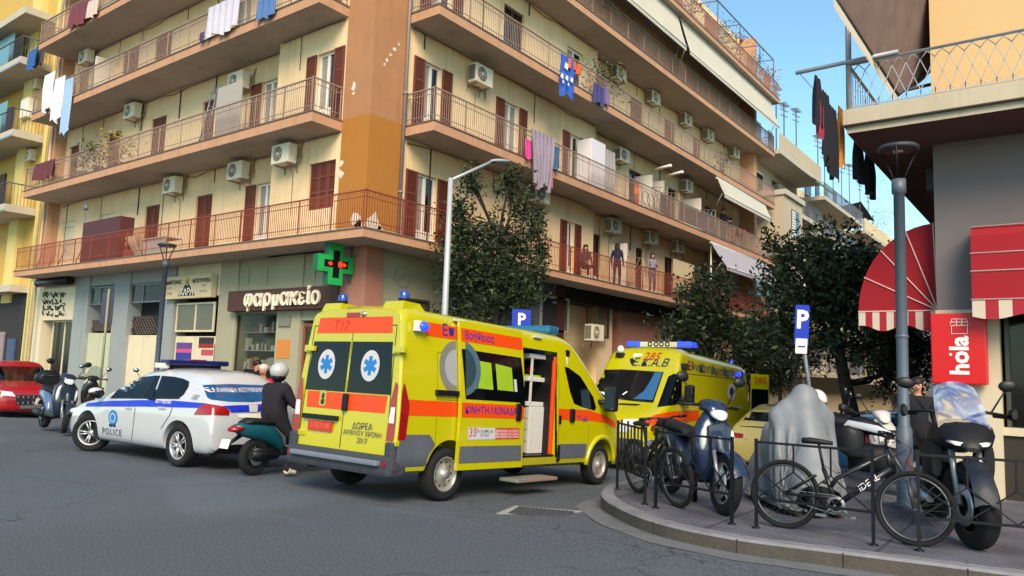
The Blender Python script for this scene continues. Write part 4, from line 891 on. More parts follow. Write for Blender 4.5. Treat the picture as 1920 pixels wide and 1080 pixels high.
plain('support_pole', 'thin white pole under the grey awning, first floor', 'pole', lambda mb: mb.tube([(XF-.15, hitx(1333, 500, XF-.15).y, FL[1]), (XF-.15, hitx(1333, 500, XF-.15).y, ZB[1])], .04, 8), WHITEP)
# ---- potted plants
LEAFV = [mat('plant_leaf_'+c, c, .7, var=.25, scale=8) for c in ('3d4a26', '2a3520')]
def leaves(mb, n, fn, sz, seed=0, mats=2, ratio=.45):
    rnd = random.Random(seed)
    for _ in range(n):
        c = fn(rnd); d = Vector((rnd.gauss(0, 1), rnd.gauss(0, 1), rnd.gauss(0, .7))).normalized(); e = d.orthogonal().normalized(); e = Matrix.Rotation(rnd.random()*6.28, 3, d) @ e
        s_ = sz*rnd.uniform(.6, 1.3); mb.m = rnd.randrange(mats)
        mb.add([c-d*s_, c+e*s_*ratio, c+d*s_, c-e*s_*ratio], [(0, 1, 2, 3)])
def potplant(label, p, r, h, seed=0, n=160, cols=None, pot='8a5a40'):
    t = thing('potted_plant', label, 'plant', p, group='potted plants on the balconies')
    mb = MB(); mb.lathe((0, 0, 0), (0, 0, 1), [(.0, 0), (.12, 0), (.17, .28), (.19, .28), (.19, .32), (0, .31)], 12); mb.ob('pot', mat('pot_'+pot, pot, .8), t)
    mb = MB(); rnd = random.Random(seed)
    for i in range(6): a = rnd.random()*6.28; mb.tube([(0, 0, .3), (r*.4*math.cos(a), r*.4*math.sin(a), .3+h*.5), (r*.8*math.cos(a), r*.8*math.sin(a), .3+h*.8)], .01, 4)
    mb.ob('stems', mat('stem', '4b3a28', .9), t)
    mb = MB(); leaves(mb, n, lambda q: Vector((q.gauss(0, r*.5), q.gauss(0, r*.5), .3+h*q.uniform(.15, 1))), .07, seed); mb.ob('foliage', cols or LEAFV, t); return t
B3 = lambda px, py, fl, d=.3: (XF-d, hitx(px, py, XF-d).y, FL[fl])
A3 = lambda px, py, fl, d=.3: (hity(px, py, YF+d).x, YF+d, FL[fl])
potplant('dark bushy plant behind the third-floor rail', B3(1130, 165, 3, .5), .8, 1.5, 1, 420); potplant('spreading plant behind the second-floor rail, left front', A3(185, 300, 2), .7, .9, 2, 220); potplant('tall yellowish plant at the left of the second-floor balcony', A3(222, 280, 2, .4), .6, 1.1, 3, 240, [mat('yellow_leaf', '8a7a36', .7, var=.2)]*2)
potplant('white potted plant behind the second-floor rail, far left', A3(155, 305, 2), .35, .8, 4, 120, pot='b5b0a8'); potplant('red flowering plant at the far end of the second-floor rail', B3(1374, 440, 2, .25), .5, .6, 5, 150, [mat('red_flower', 'a8302a', .7), LEAFV[0]], 'a8302a')
potplant('green plant behind the top-floor rail nearest the camera', B3(1125, 20, 4, .3), .6, 1.1, 6, 260); potplant('small pot plant on the third-floor rail near the end', B3(1352, 290, 3, .3), .4, .9, 7, 150)
# ---- roof terrace: fence boards, plants and pergola frames
def terrace():
    t = thing('roof_pergola', 'iron pergola frames and terracotta boards along the roof terrace edge', 'pergola')
    mb = MB()
    for y in (30.5, 33.5, 36.5, 39.5, 41.8):
        mb.tube([(XF+.15, y, FL[5]), (XF+.15, y, FL[5]+2.2), (XBD, y, FL[5]+2.4)], .035, 4)
    mb.tube([(XF+.15, 30.5, FL[5]+2.2), (XF+.15, 41.8, FL[5]+2.2)], .035, 4); mb.ob('iron_frame', GREYM, t)
    mb = MB()
    for a, b in ((24, 29.5), (32, 33.6), (37.6, 38.6), (40.3, 41.2)): mb.box(XF+.1, XF+.16, a, b, FL[5]+.05, FL[5]+.95)
    mb.ob('terracotta_boards', mat('terracotta', 'a8624a', .8, var=.1), t)
terrace()
for i, (y, c) in enumerate(((31.2, 0), (34.6, 1), (36.3, 0), (39.3, 1), (41.4, 1))): potplant('roof terrace shrub %s' % ('beside the terracotta board nearest the sky', 'reddish, in the middle of the rail', 'bluish, right of the reddish one', 'thin, near the far corner', 'last one at the far roof corner')[i], (XF-.1, y, FL[5]), .65, 1.4, 20+i, 240, [mat('terrace_leaf_%d' % (i % 2), ('8a5a3c', '5a6a78')[c], .7, var=.2)]*2)
# ---- people on the balconies
def at_balc(px, py, d, fl): h = hitx(px, py, XF-d); return (XF-d, h.y, FL[fl])
person('woman with long dark hair in grey top and trousers standing at the first-floor rail', at_balc(1223, 520, .45, 1), rad(60), 'people watching from the balconies', shirt='77707c', trousers='5f5a68', hair='long', pose=dict(lelb=(.24, -.02, 1.14), lwri=(.05, -.22, 1.18), relb=(-.24, -.02, 1.12), rwri=(.06, -.24, 1.08)))
person('black-haired woman in a dark blue top turned away on the first-floor balcony', at_balc(1157, 500, .6, 1), rad(190), 'people watching from the balconies', shirt='1d2238', trousers='1a1a20', hair='long')
person('dark-haired person in black leaning at the second-floor rail by the cream divider', at_balc(1356, 440, .35, 2), rad(70), 'people watching from the balconies', shirt='17161a', trousers='2a2226', pose=dict(lelb=(.24, -.12, 1.15), lwri=(.1, -.36, 1.05), relb=(-.24, -.12, 1.15), rwri=(-.1, -.36, 1.05)))
person('person in black standing behind the leaning one on the second floor', at_balc(1369, 440, .9, 2), rad(100), 'people watching from the balconies', shirt='141318', trousers='1e1c22')
SIT = dict(pelvis=(0, .1, .5), spine=(0, .12, .7), chest=(0, .1, .9), neck=(0, .08, 1.04), h0=(0, .07, 1.1), h1=(0, .05, 1.16), h2=(0, .055, 1.23), h3=(0, .06, 1.285),
           lhip=(.095, .05, .48), rhip=(-.095, .05, .48), lknee=(.12, -.36, .5), rknee=(-.12, -.36, .5), lank=(.12, -.36, .09), rank=(-.12, -.36, .09), lheel=(.12, -.33, .045), rheel=(-.12, -.33, .045), ltoe=(.13, -.53, .035), rtoe=(-.13, -.53, .035),
           lsh=(.175, .1, .98), rsh=(-.175, .1, .98), lelb=(.22, .02, .72), relb=(-.22, .02, .72), lwri=(.12, -.2, .62), rwri=(-.12, -.2, .62))
person('long-haired person in brown sitting low behind the first-floor rail', at_balc(1099, 505, .55, 1), rad(60), 'people watching from the balconies', shirt='3a2a2c', trousers='2a2224', hair='long', pose=SIT)

# ---- loose cables and conduits along the fronts
CAB = mat('cable_dark', '3c342c', .7, var=0)
def cables():
    random.seed(21)
    for w, u0, u1 in ((WAD, AX0+.3, AXS-.2), (WA, AXS+.1, -16.0), (WB, 14.4, BYS-.1), (WBD, BYS+.2, BY1-1.6)):
        mb = MB()
        for k, z in enumerate(ZB[1:4]):
            pts = []; n = max(3, int((u1-u0)/.9))
            for i in range(n+1): pts.append(w.P(u0+(u1-u0)*i/n, .03, z-.05-.012*math.sin(i*1.9+k)-(.1 if (i*7+k*3) % 11 == 0 else 0)))
            mb.tube(pts, .011, 4)
            for i in range(int((u1-u0)/2.6)):
                u = u0+.8+i*2.6+random.uniform(-.5, .5)
                if u < u1-.1: mb.tube([w.P(u, .025, z-.05), w.P(u, .025, z-random.choice((.5, 1.1, 2.9)))], random.choice((.01, .014, .022)), 4)
        mb.ob('wall_cables', CAB, APT)
cables()
# ================================================================ OTHER BUILDINGS
YEL = mat('yellow_stucco', 'bd9c50', .9, var=.07, scale=2, dirt=.2, dcol='a08848'); PALEY = mat('pale_yellow_stucco', 'cbb873', .9, var=.07, scale=2, dirt=.25, dcol='9a8a5a')
CONC = mat('balcony_concrete', 'b3aa9a', .85, var=.07, scale=3, dirt=.3, dcol='7c746a'); BLUEEDGE = mat('blue_edge', '7c909a', .7)
BGLASS = mat('blue_balcony_glass', '6f9aa2', .15, var=.08, alpha=.75)
yb = thing('apartment_building', 'yellow apartment block with blue glass balconies at the left edge', 'building')
mb = MB(); mb.m = 0; mb.box(-60, -36.6, 13.5, 30, -1, 24); mb.m = 1; mb.box(-36.6, -35.26, 13.3, 30, -1, 24); mb.box(-39.2, -38.2, 13.2, 13.5, 3.9, 24)
mb.ob('wall', [YEL, PALEY], yb)
mb = MB(); mb.tube([(-36.0, 13.2, 0), (-36.0, 13.2, 24)], .06, 6); mb.tube([(-35.7, 13.2, 0), (-35.7, 13.2, 24)], .05, 6); mb.ob('drainpipe', PALEY, yb)
xc = hity(38, 112, 12.1).x; xr = xc
for i, (px, py) in enumerate(((6, 390), (21, 250), (37, 113))):
    z = hity(px, py, 12.1).z; mb = MB(); mb.box(-60, xc, 12.1, 13.5, z-.12, z+.2); mb.m = 1; mb.box(-60, xc+.02, 12.08, 12.1, z-.12, z-.04)
    sl_ = mb.ob('balcony', [CONC, BLUEEDGE], yb)
    mb = MB(); mb.box(-60, xc-1.6, 12.14, 12.16, z+.25, z+1.1); mb.box(-60, xc-2.2, 12.5, 12.52, z+.2, z+2.0); mb.ob('glass_panel', BGLASS, sl_)
    mb = MB(); mb.tube([(-60, 12.15, z+1.15), (xc-.05, 12.15, z+1.15), (xc-.05, 13.45, z+1.15)], .03, 6)
    for k in range(12): mb.tube([(xc-.05-k*.13, 12.15, z+.2), (xc-.05-k*.13, 12.15, z+1.15)], .01, 4)
    for k in range(10): mb.tube([(xc-.05, 12.15+k*.14, z+.2), (xc-.05, 12.15+k*.14, z+1.15)], .01, 4)
    mb.ob('railing', mat('dark_rail', '4c5258', .5, metal=.3), sl_)
    mb = MB(); mb.box(-42.6, -41.0, 13.42, 13.5, z+.2, z+2.4); mb.ob('balcony_door', DBROWN, yb)
z = hity(45, 20, 12.1).z; mb = MB(); mb.box(-60, xc, 12.1, 13.5, z-.12, z+.2); mb.ob('balcony', [CONC], yb)
mb = MB(); mb.box(-60, -36.6, 12.6, 13.5, 4.3, 4.6); mb.m = 1; mb.box(-60, -36.7, 13.3, 13.5, -.5, 4.3); mb.ob('shop_canopy', [CONC, mat('shop_dark', '2a2625', .7, var=.2)], yb)
for k, c in enumerate(('5a3a5a', '8a7a80', '3a4a6a')): mb = MB(); mb.box(-40.6+k*1.3, -39.8+k*1.3, 13.22, 13.29, .5, 2.9-.3*k); mb.ob('poster', mat('yb_poster_'+c, c, .6, var=.5, scale=9), yb)
for px, py, lab in ((68, 155, 'at the left edge on the yellow wall, highest'), (70, 160, ''), (57, 292, 'at the left edge above the first-floor corner balcony')):
    if lab: 
        o = ac(WAD, px, py, T+lab, .9, .1); 
plain('water_heater', 'white boiler tank on the yellow building balcony', 'boiler', lambda mb: mb.bbox(hity(47, 195, 13.2).x, hity(60, 195, 13.2).x, 13.0, 13.45, hity(53, 222, 13.2).z, hity(53, 187, 13.2).z, .08), WHITEP)
washing('blue and dark washing on the upper yellow-building balcony', [((hity(62, 100, 12.4).x, 12.4, hity(62, 93, 12.4).z), .9, .9, '2a5590', 4, .06), ((hity(75, 95, 12.6).x, 12.6, hity(75, 85, 12.6).z), .8, .9, '3c3a40', 4, .06)], (1, 0, 0))
# ---- row further down the side street
def row_building(label, y0, y1, x0, floors, roof, wall_c, base=-5, xf=-13.5, awns=(), solid=(), seed=0, setback=2.2):
    t = thing('apartment_building', label, 'building', group='apartment blocks down the side street'); random.seed(seed)
    wm = mat('stucco_'+wall_c, wall_c, .9, var=.07, scale=1.5, dirt=.3, dcol='7c746c')
    mb = MB(); mb.box(-30, x0, y0, y1, base, floors[-1]); mb.box(-30, x0-setback, y0+.2, y1-.2, floors[-1], roof); mb.ob('wall', wm, t)
    for i, z in enumerate(floors):
        ya, yb_ = y0+.3, y1-.2
        if i in solid: ya = y0+(y1-y0)*.35
        mb = MB(); mb.box(x0, xf, ya, yb_, z-.28, z); b = mb.ob('balcony', CONC, t)
        mb = MB()
        if i in awns or random.random() < .6:
            mb.box(xf-.08, xf-.02, ya+.05, yb_-.05, z, z+.95); mb.ob('parapet', wm, b)
        else: rail_line(mb, (xf-.06, ya), (xf-.06, yb_), z, loops=True); rail_line(mb, (x0+.05, ya+.03), (xf-.06, ya+.03), z); mb.ob('railing', GREYM, b)
        y = ya+.6
        while y < yb_-1.4:
            mb = MB(); w_ = random.choice((1.0, 1.4, .9)); mb.box(x0, x0+.05, y, y+w_, z, z+2.2); d = mb.ob('balcony_door', random.choice((DBROWN, WHITEP, mat('grey_shutter', '6d6a68', .6))), t)
            mb = MB(); mb.box(x0+.05, x0+.06, y+.12, y+w_-.12, z+.4, z+2.05); mb.ob('pane', GLASSD, d); y += w_+random.uniform(.8, 1.8)
    return t
GCAN = mat('green_canvas', '7d9a84', .85, var=.08)
b2 = row_building('grey-beige apartment block next beyond the cream corner block', 42.75, 52, -15.2, [2.6, 5.7, 8.8, 11.95, 15.0], 17.2, 'b3a48c', solid=(2,), seed=2)
mb = MB(); mb.box(-15.2, -13.25, 42.8, 46.4, 8.75, 12.2); mb.m = 1; mb.box(-15.2, -13.1, 42.7, 46.5, 12.2, 12.5); mb.ob('bay', [mat('stucco_b3a48c', 'b3a48c'), CONC], b2)
mb = MB(); mb.box(-13.25, -13.2, 44.2, 45.6, 9.9, 11.6); mb.m = 1; 
for i in range(10): mb.box(-13.2, -13.18, 44.2, 44.8, 9.95+i*.16, 10.06+i*.16)
mb.ob('window', [GLASSD, WHITEP], b2)
b3 = row_building('pale block with green awnings, second beyond the cream corner block', 52.2, 64, -15.0, [2.2, 5.3, 8.4, 11.6, 14.2], 16.6, 'c9b893', seed=5)
b4 = row_building('light cream block further down the side street, nearest the red awning', 64.2, 80, -15.0, [1.8, 5, 8, 11.0, 13.9], 16.0, 'd0bd92', seed=8)
b5 = row_building('pale far block at the end of the row', 80.2, 120, -15.0, [1, 4.2, 7.4, 10.6, 13.6], 15.5, 'c4b496', seed=9)
def far_awning(label, y0, y1, zt, drop, out, m):
    t = tag(MB().ob('awning', m) if 0 else mk('awning', None), label, 'awning', 'awnings on the blocks down the side street')
    mb = MB(); awning_cloth(mb, (-13.45, y0, zt), (-13.45, y1, zt), drop, (out, 0, 0), n=20); mb.ob('cloth', m, t)
far_awning('pale green awning over the balcony of the pale block', 52.6, 60.5, 11.3, 1.25, .7, GCAN); far_awning('dark green awning higher on the grey-beige block', 47.2, 51.6, 14.7, .7, .8, mat('dark_green_canvas', '4a6650', .85)); far_awning('pale awning by the tree top on the grey-beige block', 43.2, 46.3, 8.5, 1.4, .9, AWC)
for i, (y, z0, h) in enumerate(((44.5, 17.2, 3.2), (46, 17.2, 2.6), (48.5, 17.2, 3.0), (53.5, 16.6, 3.2), (55.2, 16.6, 2.8), (57.5, 16.6, 3.4), (60, 16.6, 2.9), (62.4, 16.6, 3.3), (66, 16, 3.4), (69, 16, 3))):
    def aer(mb, y=y, z0=z0, h=h):
        x = -14.2; z0 -= 2.2; h += 1.2; mb.tube([(x, y, z0-.3), (x, y, z0+h)], .045, 4)
        for k in range(3): mb.tube([(x-.1, y-.55+.1*k, z0+h-.15-.35*k), (x+.1, y+.55-.1*k, z0+h-.15-.35*k)], .03, 4)
        for k in range(6): yy = y-.45+k*.18; mb.tube([(x-.25, yy, z0+h-.15), (x+.25, yy, z0+h-.15)], .022, 4)
    plain('roof_aerial', 'thin television aerial among those standing on the far roofs against the sky', 'aerial', aer, GREYM, 'television aerials on the far roofs')
potplant('large shrub on the far roof edge beside the red awning', (-13.9, 70.5, 13.9), 1.6, 2.6, 77, 400, [mat('roof_bush', '6b6a3a', .8, var=.2)]*2)
plain('roof_canopy', 'dark tilted canopy on the far roof', 'canopy', lambda mb: (mb.add([(-15.2, 63, 15.6), (-13.6, 63.5, 16.0), (-13.6, 68.5, 15.3), (-15.2, 68.5, 15.8)], [(0, 1, 2, 3)]), [mb.tube([(-13.7, y, 13.9), (-13.7, y, 15.8)], .05, 4) for y in (63.6, 68.3)]), mat('dark_canopy', '3b3f46', .8))
eb = thing('apartment_building', 'shaded blue-grey block seen under the tree at the street end', 'building')
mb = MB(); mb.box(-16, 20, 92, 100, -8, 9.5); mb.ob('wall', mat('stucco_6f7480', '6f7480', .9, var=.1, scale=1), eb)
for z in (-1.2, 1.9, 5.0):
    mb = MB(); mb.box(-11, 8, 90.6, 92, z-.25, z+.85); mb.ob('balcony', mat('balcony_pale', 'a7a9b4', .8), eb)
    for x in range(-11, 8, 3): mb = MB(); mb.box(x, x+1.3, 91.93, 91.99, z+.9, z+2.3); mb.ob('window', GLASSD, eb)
rb = thing('apartment_building', 'dark shaded block along the right side behind the tree', 'building')
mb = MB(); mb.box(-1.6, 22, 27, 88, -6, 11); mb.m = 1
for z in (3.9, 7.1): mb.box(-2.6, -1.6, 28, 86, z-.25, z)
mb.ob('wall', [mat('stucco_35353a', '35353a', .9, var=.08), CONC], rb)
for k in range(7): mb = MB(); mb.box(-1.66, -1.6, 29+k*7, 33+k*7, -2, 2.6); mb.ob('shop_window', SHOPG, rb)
# ================================================================ BUILDING ON THE RIGHT WITH THE RED AWNINGS
XR, YR = -1.88, 14.1
RB = thing('corner_building', 'beige corner house with grey shop front and patterned balcony railing', 'building')
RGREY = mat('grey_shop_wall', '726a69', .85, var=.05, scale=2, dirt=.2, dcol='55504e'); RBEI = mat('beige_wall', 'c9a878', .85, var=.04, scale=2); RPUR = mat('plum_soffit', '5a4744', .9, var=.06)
RCRM = mat('cream_pillar', 'c3b79c', .8, var=.06, scale=3, dirt=.25, dcol='7c7160'); RFAS = mat('fascia_cream', 'b4a890', .85, var=.06, scale=3, dirt=.3, dcol='80776a', streak=.4, scol='6a6258')
zs0, zs1 = 5.73, 6.12; xp = hity(1880, 800, YR).x; zm = hity(1800, 550, YR).z
mb = MB(); mb.m = 0; mb.box(XR, 14, YR, 26.5, 2.9, zs0); mb.m = 1; mb.box(XR-.02, xp, YR-.03, YR+.35, -.6, 2.92); mb.m = 3; mb.box(XR+.0, 14, YR+1.2, 26.5, -.6, 2.9); mb.box(XR+.02, XR+.3, YR+1, 26.5, -.6, 2.9)
mb.m = 2; mb.box(XR, 14, YR, 26.5, zs1, 12.5)
mb.m = 4; mb.box(xp, 14, YR+.1, YR+.3, -.6, .95); mb.m = 1; mb.box(xp, 14, YR+.05, YR+.35, .95, 1.07)
mb.ob('wall', [RGREY, RCRM, RBEI, mat('dark_interior', '17161a', .9), mat('olive_panel', '2b271e', .7, var=.06), RFAS], RB)
xs0 = -2.98; ysf = 12.73
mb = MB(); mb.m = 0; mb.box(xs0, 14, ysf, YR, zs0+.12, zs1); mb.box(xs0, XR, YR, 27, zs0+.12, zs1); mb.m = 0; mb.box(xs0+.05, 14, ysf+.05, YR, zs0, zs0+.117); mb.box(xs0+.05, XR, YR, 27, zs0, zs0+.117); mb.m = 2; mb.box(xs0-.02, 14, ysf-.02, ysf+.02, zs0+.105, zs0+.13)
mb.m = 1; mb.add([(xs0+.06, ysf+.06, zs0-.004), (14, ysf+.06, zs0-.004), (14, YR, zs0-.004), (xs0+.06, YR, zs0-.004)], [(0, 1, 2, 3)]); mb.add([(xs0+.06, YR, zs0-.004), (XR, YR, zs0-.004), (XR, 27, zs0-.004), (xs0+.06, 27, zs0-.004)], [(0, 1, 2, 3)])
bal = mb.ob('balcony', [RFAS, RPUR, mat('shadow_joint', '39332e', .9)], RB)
mb = MB(); zr = zs1+.78; x0, y0 = xs0+.08, ysf+.08
mb.tube([(x0, y0, zr), (13, y0, zr)], .025, 6); mb.tube([(x0, y0, zr), (x0, 26, zr)], .025, 6); mb.tube([(x0, y0, zs1+.05), (13, y0, zs1+.05)], .014, 4); mb.tube([(x0, y0, zs1), (x0, y0, zr+2.6)], .045, 8)
for k in range(34):                                    # interlaced diamond ironwork
    a = x0+.05+k*.2
    for sg in (1, -1):
        b0, b1 = (a, a+.2) if sg > 0 else (a+.2, a)
        mb.tube([(b0-.1*sg*0, y0, zs1+.06), (b0, y0, zs1+.14), (b1, y0, zr-.14), ((b0+b1)/2+ .1*sg*0, y0, zr-.02)], .008, 4)
    mb.tube([(a, y0, zs1+.14), (a+.1, y0, zs1+.05), (a+.2, y0, zs1+.14)], .008, 4); mb.tube([(a, y0, zr-.14), (a+.1, y0, zr-.03), (a+.2, y0, zr-.14)], .008, 4)
for k in range(70): mb.tube([(x0, y0+.1+k*.18, zs1), (x0, y0+.1+k*.18, zr)], .008, 4)
mb.ob('railing', mat('pale_rail', '9fa3a6', .45, metal=.3), bal)
mb = MB(); mb.box(xp+.05, 14, YR+.28, YR+.3, 1.07, 2.9); mb.ob('shop_window', SHOPG, RB)
mb = MB()
for x in (xp+.05, xp+.75, xp+1.9): mb.box(x, x+.06, YR+.2, YR+.27, 1.07, 2.9)
mb.ob('window_frame', mat('bronze_frame', '4b4a42', .4, metal=.4), RB)
mb = MB(); mb.box(XR-.28, XR, YR+1.2, YR+3.2, zs0-.5, zs0-.1); mb.ob('ceiling_duct', DGREY, RB)
# drooping canopy over the upper balcony, seen from below
cn = thing('awning', 'large grey-brown spotted canopy with pale scalloped edge above the right balcony', 'awning')
CANU = mat('canopy_brown', '6b5a55', .9, var=.25, scale=3, dirt=.5, dcol='2f2a2a')
mb = MB(); A_ = Vector((XR-.05, 13.4, 10.0)); 
c0 = hitd(1563, -10, 11.2); c1 = hitd(1683, 178, 12.9); c2 = Vector((XR, 15.6, c1.z+1.2)); c3 = Vector((XR, 13.2, c0.z+1.6))
mb.grid(lambda u, v: (c0.lerp(c1, u)).lerp(c3.lerp(c2, u), v)-Vector((0, 0, .12*math.sin(math.pi*v))), 16, 8); mb.ob('cloth', CANU, cn)
mb = MB()
for i in range(34):
    p, q = c0.lerp(c1, i/34), c0.lerp(c1, (i+1)/34); m_ = (p+q)/2; mb.add([p, q, q-Vector((0, 0, .16)), m_-Vector((0, 0, .23)), p-Vector((0, 0, .16))], [(0, 1, 2, 3, 4)])
mb.ob('valance', AWC, cn)
mb = MB(); mb.tube([c0, c1], .03, 6); mb.tube([c1, c2], .04, 6); mb.tube([c1.lerp(c2, .1), Vector((XR, 14.4, zr))], .03, 6); mb.ob('frame', mat('dark_frame', '2f2c2e', .5), cn)
# washing on the balcony pole
wp = thing('washing_pole', 'grey pole sticking out from the balcony corner carrying dark washing', 'pole')
pe = hity(1492, 137, ysf-.1); mb = MB(); mb.tube([(pe.x, pe.y, pe.z), (x0+.75, y0-.03, zr+.05)], .035, 8); mb.tube([(pe.x+.05, pe.y, pe.z), (pe.x+.25, y0+1, pe.z-.3), (xs0, y0+2.2, zs1)], .006, 4); mb.ob('pole', mat('pale_rail', '9fa3a6'), wp)
WX = xs0-.12
washing('row of black, dark red and ochre garments hanging beside the right balcony', [(hitx(1532, 143, WX), .32, .75, '141320', 2, .05), (hitx(1537, 168, WX), .3, .75, '7a2a3c', 2, .05), (hitx(1549, 175, WX), .42, 1.1, '11131c', 3, .05), (hitx(1560, 200, WX), .45, 1.15, '10121c', 3, .05), (hitx(1575, 200, WX), .3, 1.0, 'b5742a', 2, .04), (hitx(1610, 262, WX), .6, .75, '12141e', 3, .05), (hitx(1632, 290, WX), .75, .8, '0f1119', 3, .05)], (0, 1, 0))
# ---- red awnings
RED = mat('red_canvas', '8e0d1a', .8, var=.06, scale=3); REDW = mat('white_piping', 'd8a8a0', .7); STW = mat('white_stripe', 'bfb09e', .8, var=.06); STR = mat('red_stripe', '9a1c2a', .8, var=.05)
def valance(mb, P, Q, h, n, wave=.05):
    P, Q = Vector(P), Vector(Q)
    for i in range(n):
        mb.m = 1+i % 2
        for k in range(4):
            u0, u1 = (i+k/4)/n, (i+(k+1)/4)/n; z0, z1 = h+wave*math.sin(u0*n*1.05), h+wave*math.sin(u1*n*1.05)
            mb.add([P.lerp(Q, u0), P.lerp(Q, u1), P.lerp(Q, u1)-Vector((0, 0, z1)), P.lerp(Q, u0)-Vector((0, 0, z0))], [(0, 1, 2, 3)])
da = thing('awning', 'red folding quarter-dome awning with white ribs and striped valance', 'awning')
hub = Vector((XR-.03, 15.0, hitx(1755, 588, XR).z)); yl = 17.6
pL = hitx(1602, 592, XR-1.35)
# ribs fan out from the hub line at the wall: each rib is a bow standing out over the pavement
ya, yc = YR+.35, 19.6; outm = 1.25; hgt = 1.5; zb_ = 2.95
def bow(a, s):     # a: fan angle 0 = flat out, 90 = against wall; s along bow
    r = outm if a < 1 else outm
    prof_ = [(0, 0)]; o, h = outm*math.cos(rad(a))*1.0, hgt*math.sin(rad(a)) if a > 1 else 0
    y = ya+(yc-ya)*s; k_ = min(1, min(s, 1-s)/.08); k_ = math.sqrt(max(0, 1-(1-k_)**2))
    return Vector((XR-.03-o*k_, y, zb_+h*(k_*.25+.75)))
ANG = [0, 24, 46, 68, 88]
mb = MB()
for a, b in zip(ANG, ANG[1:]): mb.grid(lambda u, v, a=a, b=b: bow(a+(b-a)*v, u), 24, 3)
for s in (0, 1):
    cpt = Vector((XR-.03, ya+(yc-ya)*s, zb_))
    for a, b in zip(ANG, ANG[1:]):
        for k in range(3):
            a0, a1 = a+(b-a)*k/3, a+(b-a)*(k+1)/3
            q = lambda g: Vector((XR-.03-outm*math.cos(rad(g)), cpt.y, zb_+hgt*math.sin(rad(g))))
            mb.add([cpt, q(a0), q(a1)], [(0, 1, 2)])
mb.ob('canvas', RED, da)
def bow(a, s):
    y = ya+(yc-ya)*s; return Vector((XR-.03-outm*math.cos(rad(a)), y, zb_+hgt*math.sin(rad(a))))
bpy.data.objects.remove(da.children[0]); mb = MB()
for a, b in zip(ANG, ANG[1:]): mb.grid(lambda u, v, a=a, b=b: bow(a+(b-a)*v, u), 4, 3)
for s in (0, 1):
    cpt = Vector((XR-.03, ya+(yc-ya)*s, zb_))
    for a, b in zip(ANG, ANG[1:]):
        for k in range(3): mb.add([cpt, bow(a+(b-a)*k/3, s), bow(a+(b-a)*(k+1)/3, s)], [(0, 1, 2)])
mb.ob('canvas', RED, da)
mb = MB()
for a in ANG:
    for s, e in ((0, -.012), (1, .012)): mb.tube([Vector((XR-.03, ya+(yc-ya)*s+e, zb_)), bow(a, s)+Vector((0, e, 0))], .013, 4)
    mb.tube([bow(a, 0)*1, bow(a, 1)*1], .014, 4)
mb.ob('ribs', REDW, da)
mb = MB(); valance(mb, (XR-.03, ya-.01, zb_), (XR-.03-outm, ya-.01, zb_), .3, 11); valance(mb, (XR-.035-outm, ya, zb_), (XR-.035-outm, yc, zb_), .3, 40); mb.ob('valance', [RED, STW, STR], da)
fa = thing('awning', 'red box awning with rounded front and striped valance over the right shop window', 'awning')
xa = hity(1807, 500, YR-.0).x+.16; yo = YR-.55; zt_, zq, zv = hity(1812, 425, yo).z, hity(1810, 563, yo).z, 0
mb = MB(); pf = [(YR, zt_+.1)]+[(yo+.12-.12*math.cos(rad(t))*1.0+0, zt_-.12+.12*math.sin(rad(t))) for t in (90, 60, 30, 0)]+[(yo-.04, zq)]
pf = [(YR, zt_+.02), (yo+.15, zt_), (yo+.05, zt_-.05), (yo, zt_-.15), (yo-.05, zq)]
mb.loft([[(x, y, z) for y, z in pf] for x in (xa, xa+.02, 8)], smooth=False, closed=False, cap=False); mb.add([(xa, y, z) for y, z in pf]+[(xa, YR, zq)], [(0, 1, 2, 3, 4, 5)])
mb.ob('canvas', RED, fa)
mb = MB(); mb.tube([(xa-.01, yo+.08, zt_), (8, yo+.08, zt_)], .014, 5)
for f in (.28, .56, 1.0): y = yo-.055*f+.0; z = zt_-.15+(zq-zt_+.15)*f; mb.tube([(xa-.012, YR-.05, z+.02), (xa-.012, y, z), (8, y-.006, z)], .014, 5)
mb.ob('piping', REDW, fa); mb = MB(); valance(mb, (xa, yo-.055, zq), (8, yo-.055, zq), .26, 54, .045); mb.ob('valance', [RED, STW, STR], fa)
# ---- hola sign
hs = thing('shop_sign', 'red upright shop sign with white lettering and stall outline', 'shop sign')
A1, A2 = hity(1744, 588, YR-.35), hity(1852, 722, YR-.35); hx0, hx1, hz0, hz1 = A1.x, A2.x, A2.z, A1.z
mb = MB(); mb.bbox(hx0, hx1, YR-.35, YR-.1, hz0, hz1, .02); mb.ob('sign_box', mat('sign_red_gloss', 'c01418', .35, var=.02), hs)
WL = mat('sign_white', 'e4dcd8', .5, var=0); hw = hx1-hx0
SM = frame((hx0+hw*.53, YR-.357, hz0+(hz1-hz0)*.40), (0, 0, 1), (-1, 0, 0)); writing('hola', .36, SM, WL, hs, off=.012)
mb = MB(); mb.prism(circle(hx0+hw*.36, hz0+(hz1-hz0)*.415, .022, 10), lambda a, b, t: (a, t, b), YR-.357, YR-.355)
cx_, cz_ = hx0+hw*.53, hz0+(hz1-hz0)*.81; w2 = .12
L_ = lambda *p: mb.tube([(cx_+a*w2, YR-.357, cz_+b*w2) for a, b in p], .006, 4)
L_((-.9, .2), (-.9, -.95), (.9, -.95), (.9, .2)); L_((-1, .35), (-.85, 1), (.85, 1), (1, .35)); L_((-1, .6), (1, .6))
L_(*[(-1+2*i/24, .25-.16*abs(math.sin(i/24*math.pi*5))) for i in range(25)]); L_((-.3, .25), (-.3, 1)); L_((.3, .25), (.3, 1))
mb.ob('stall_outline', WL, hs)
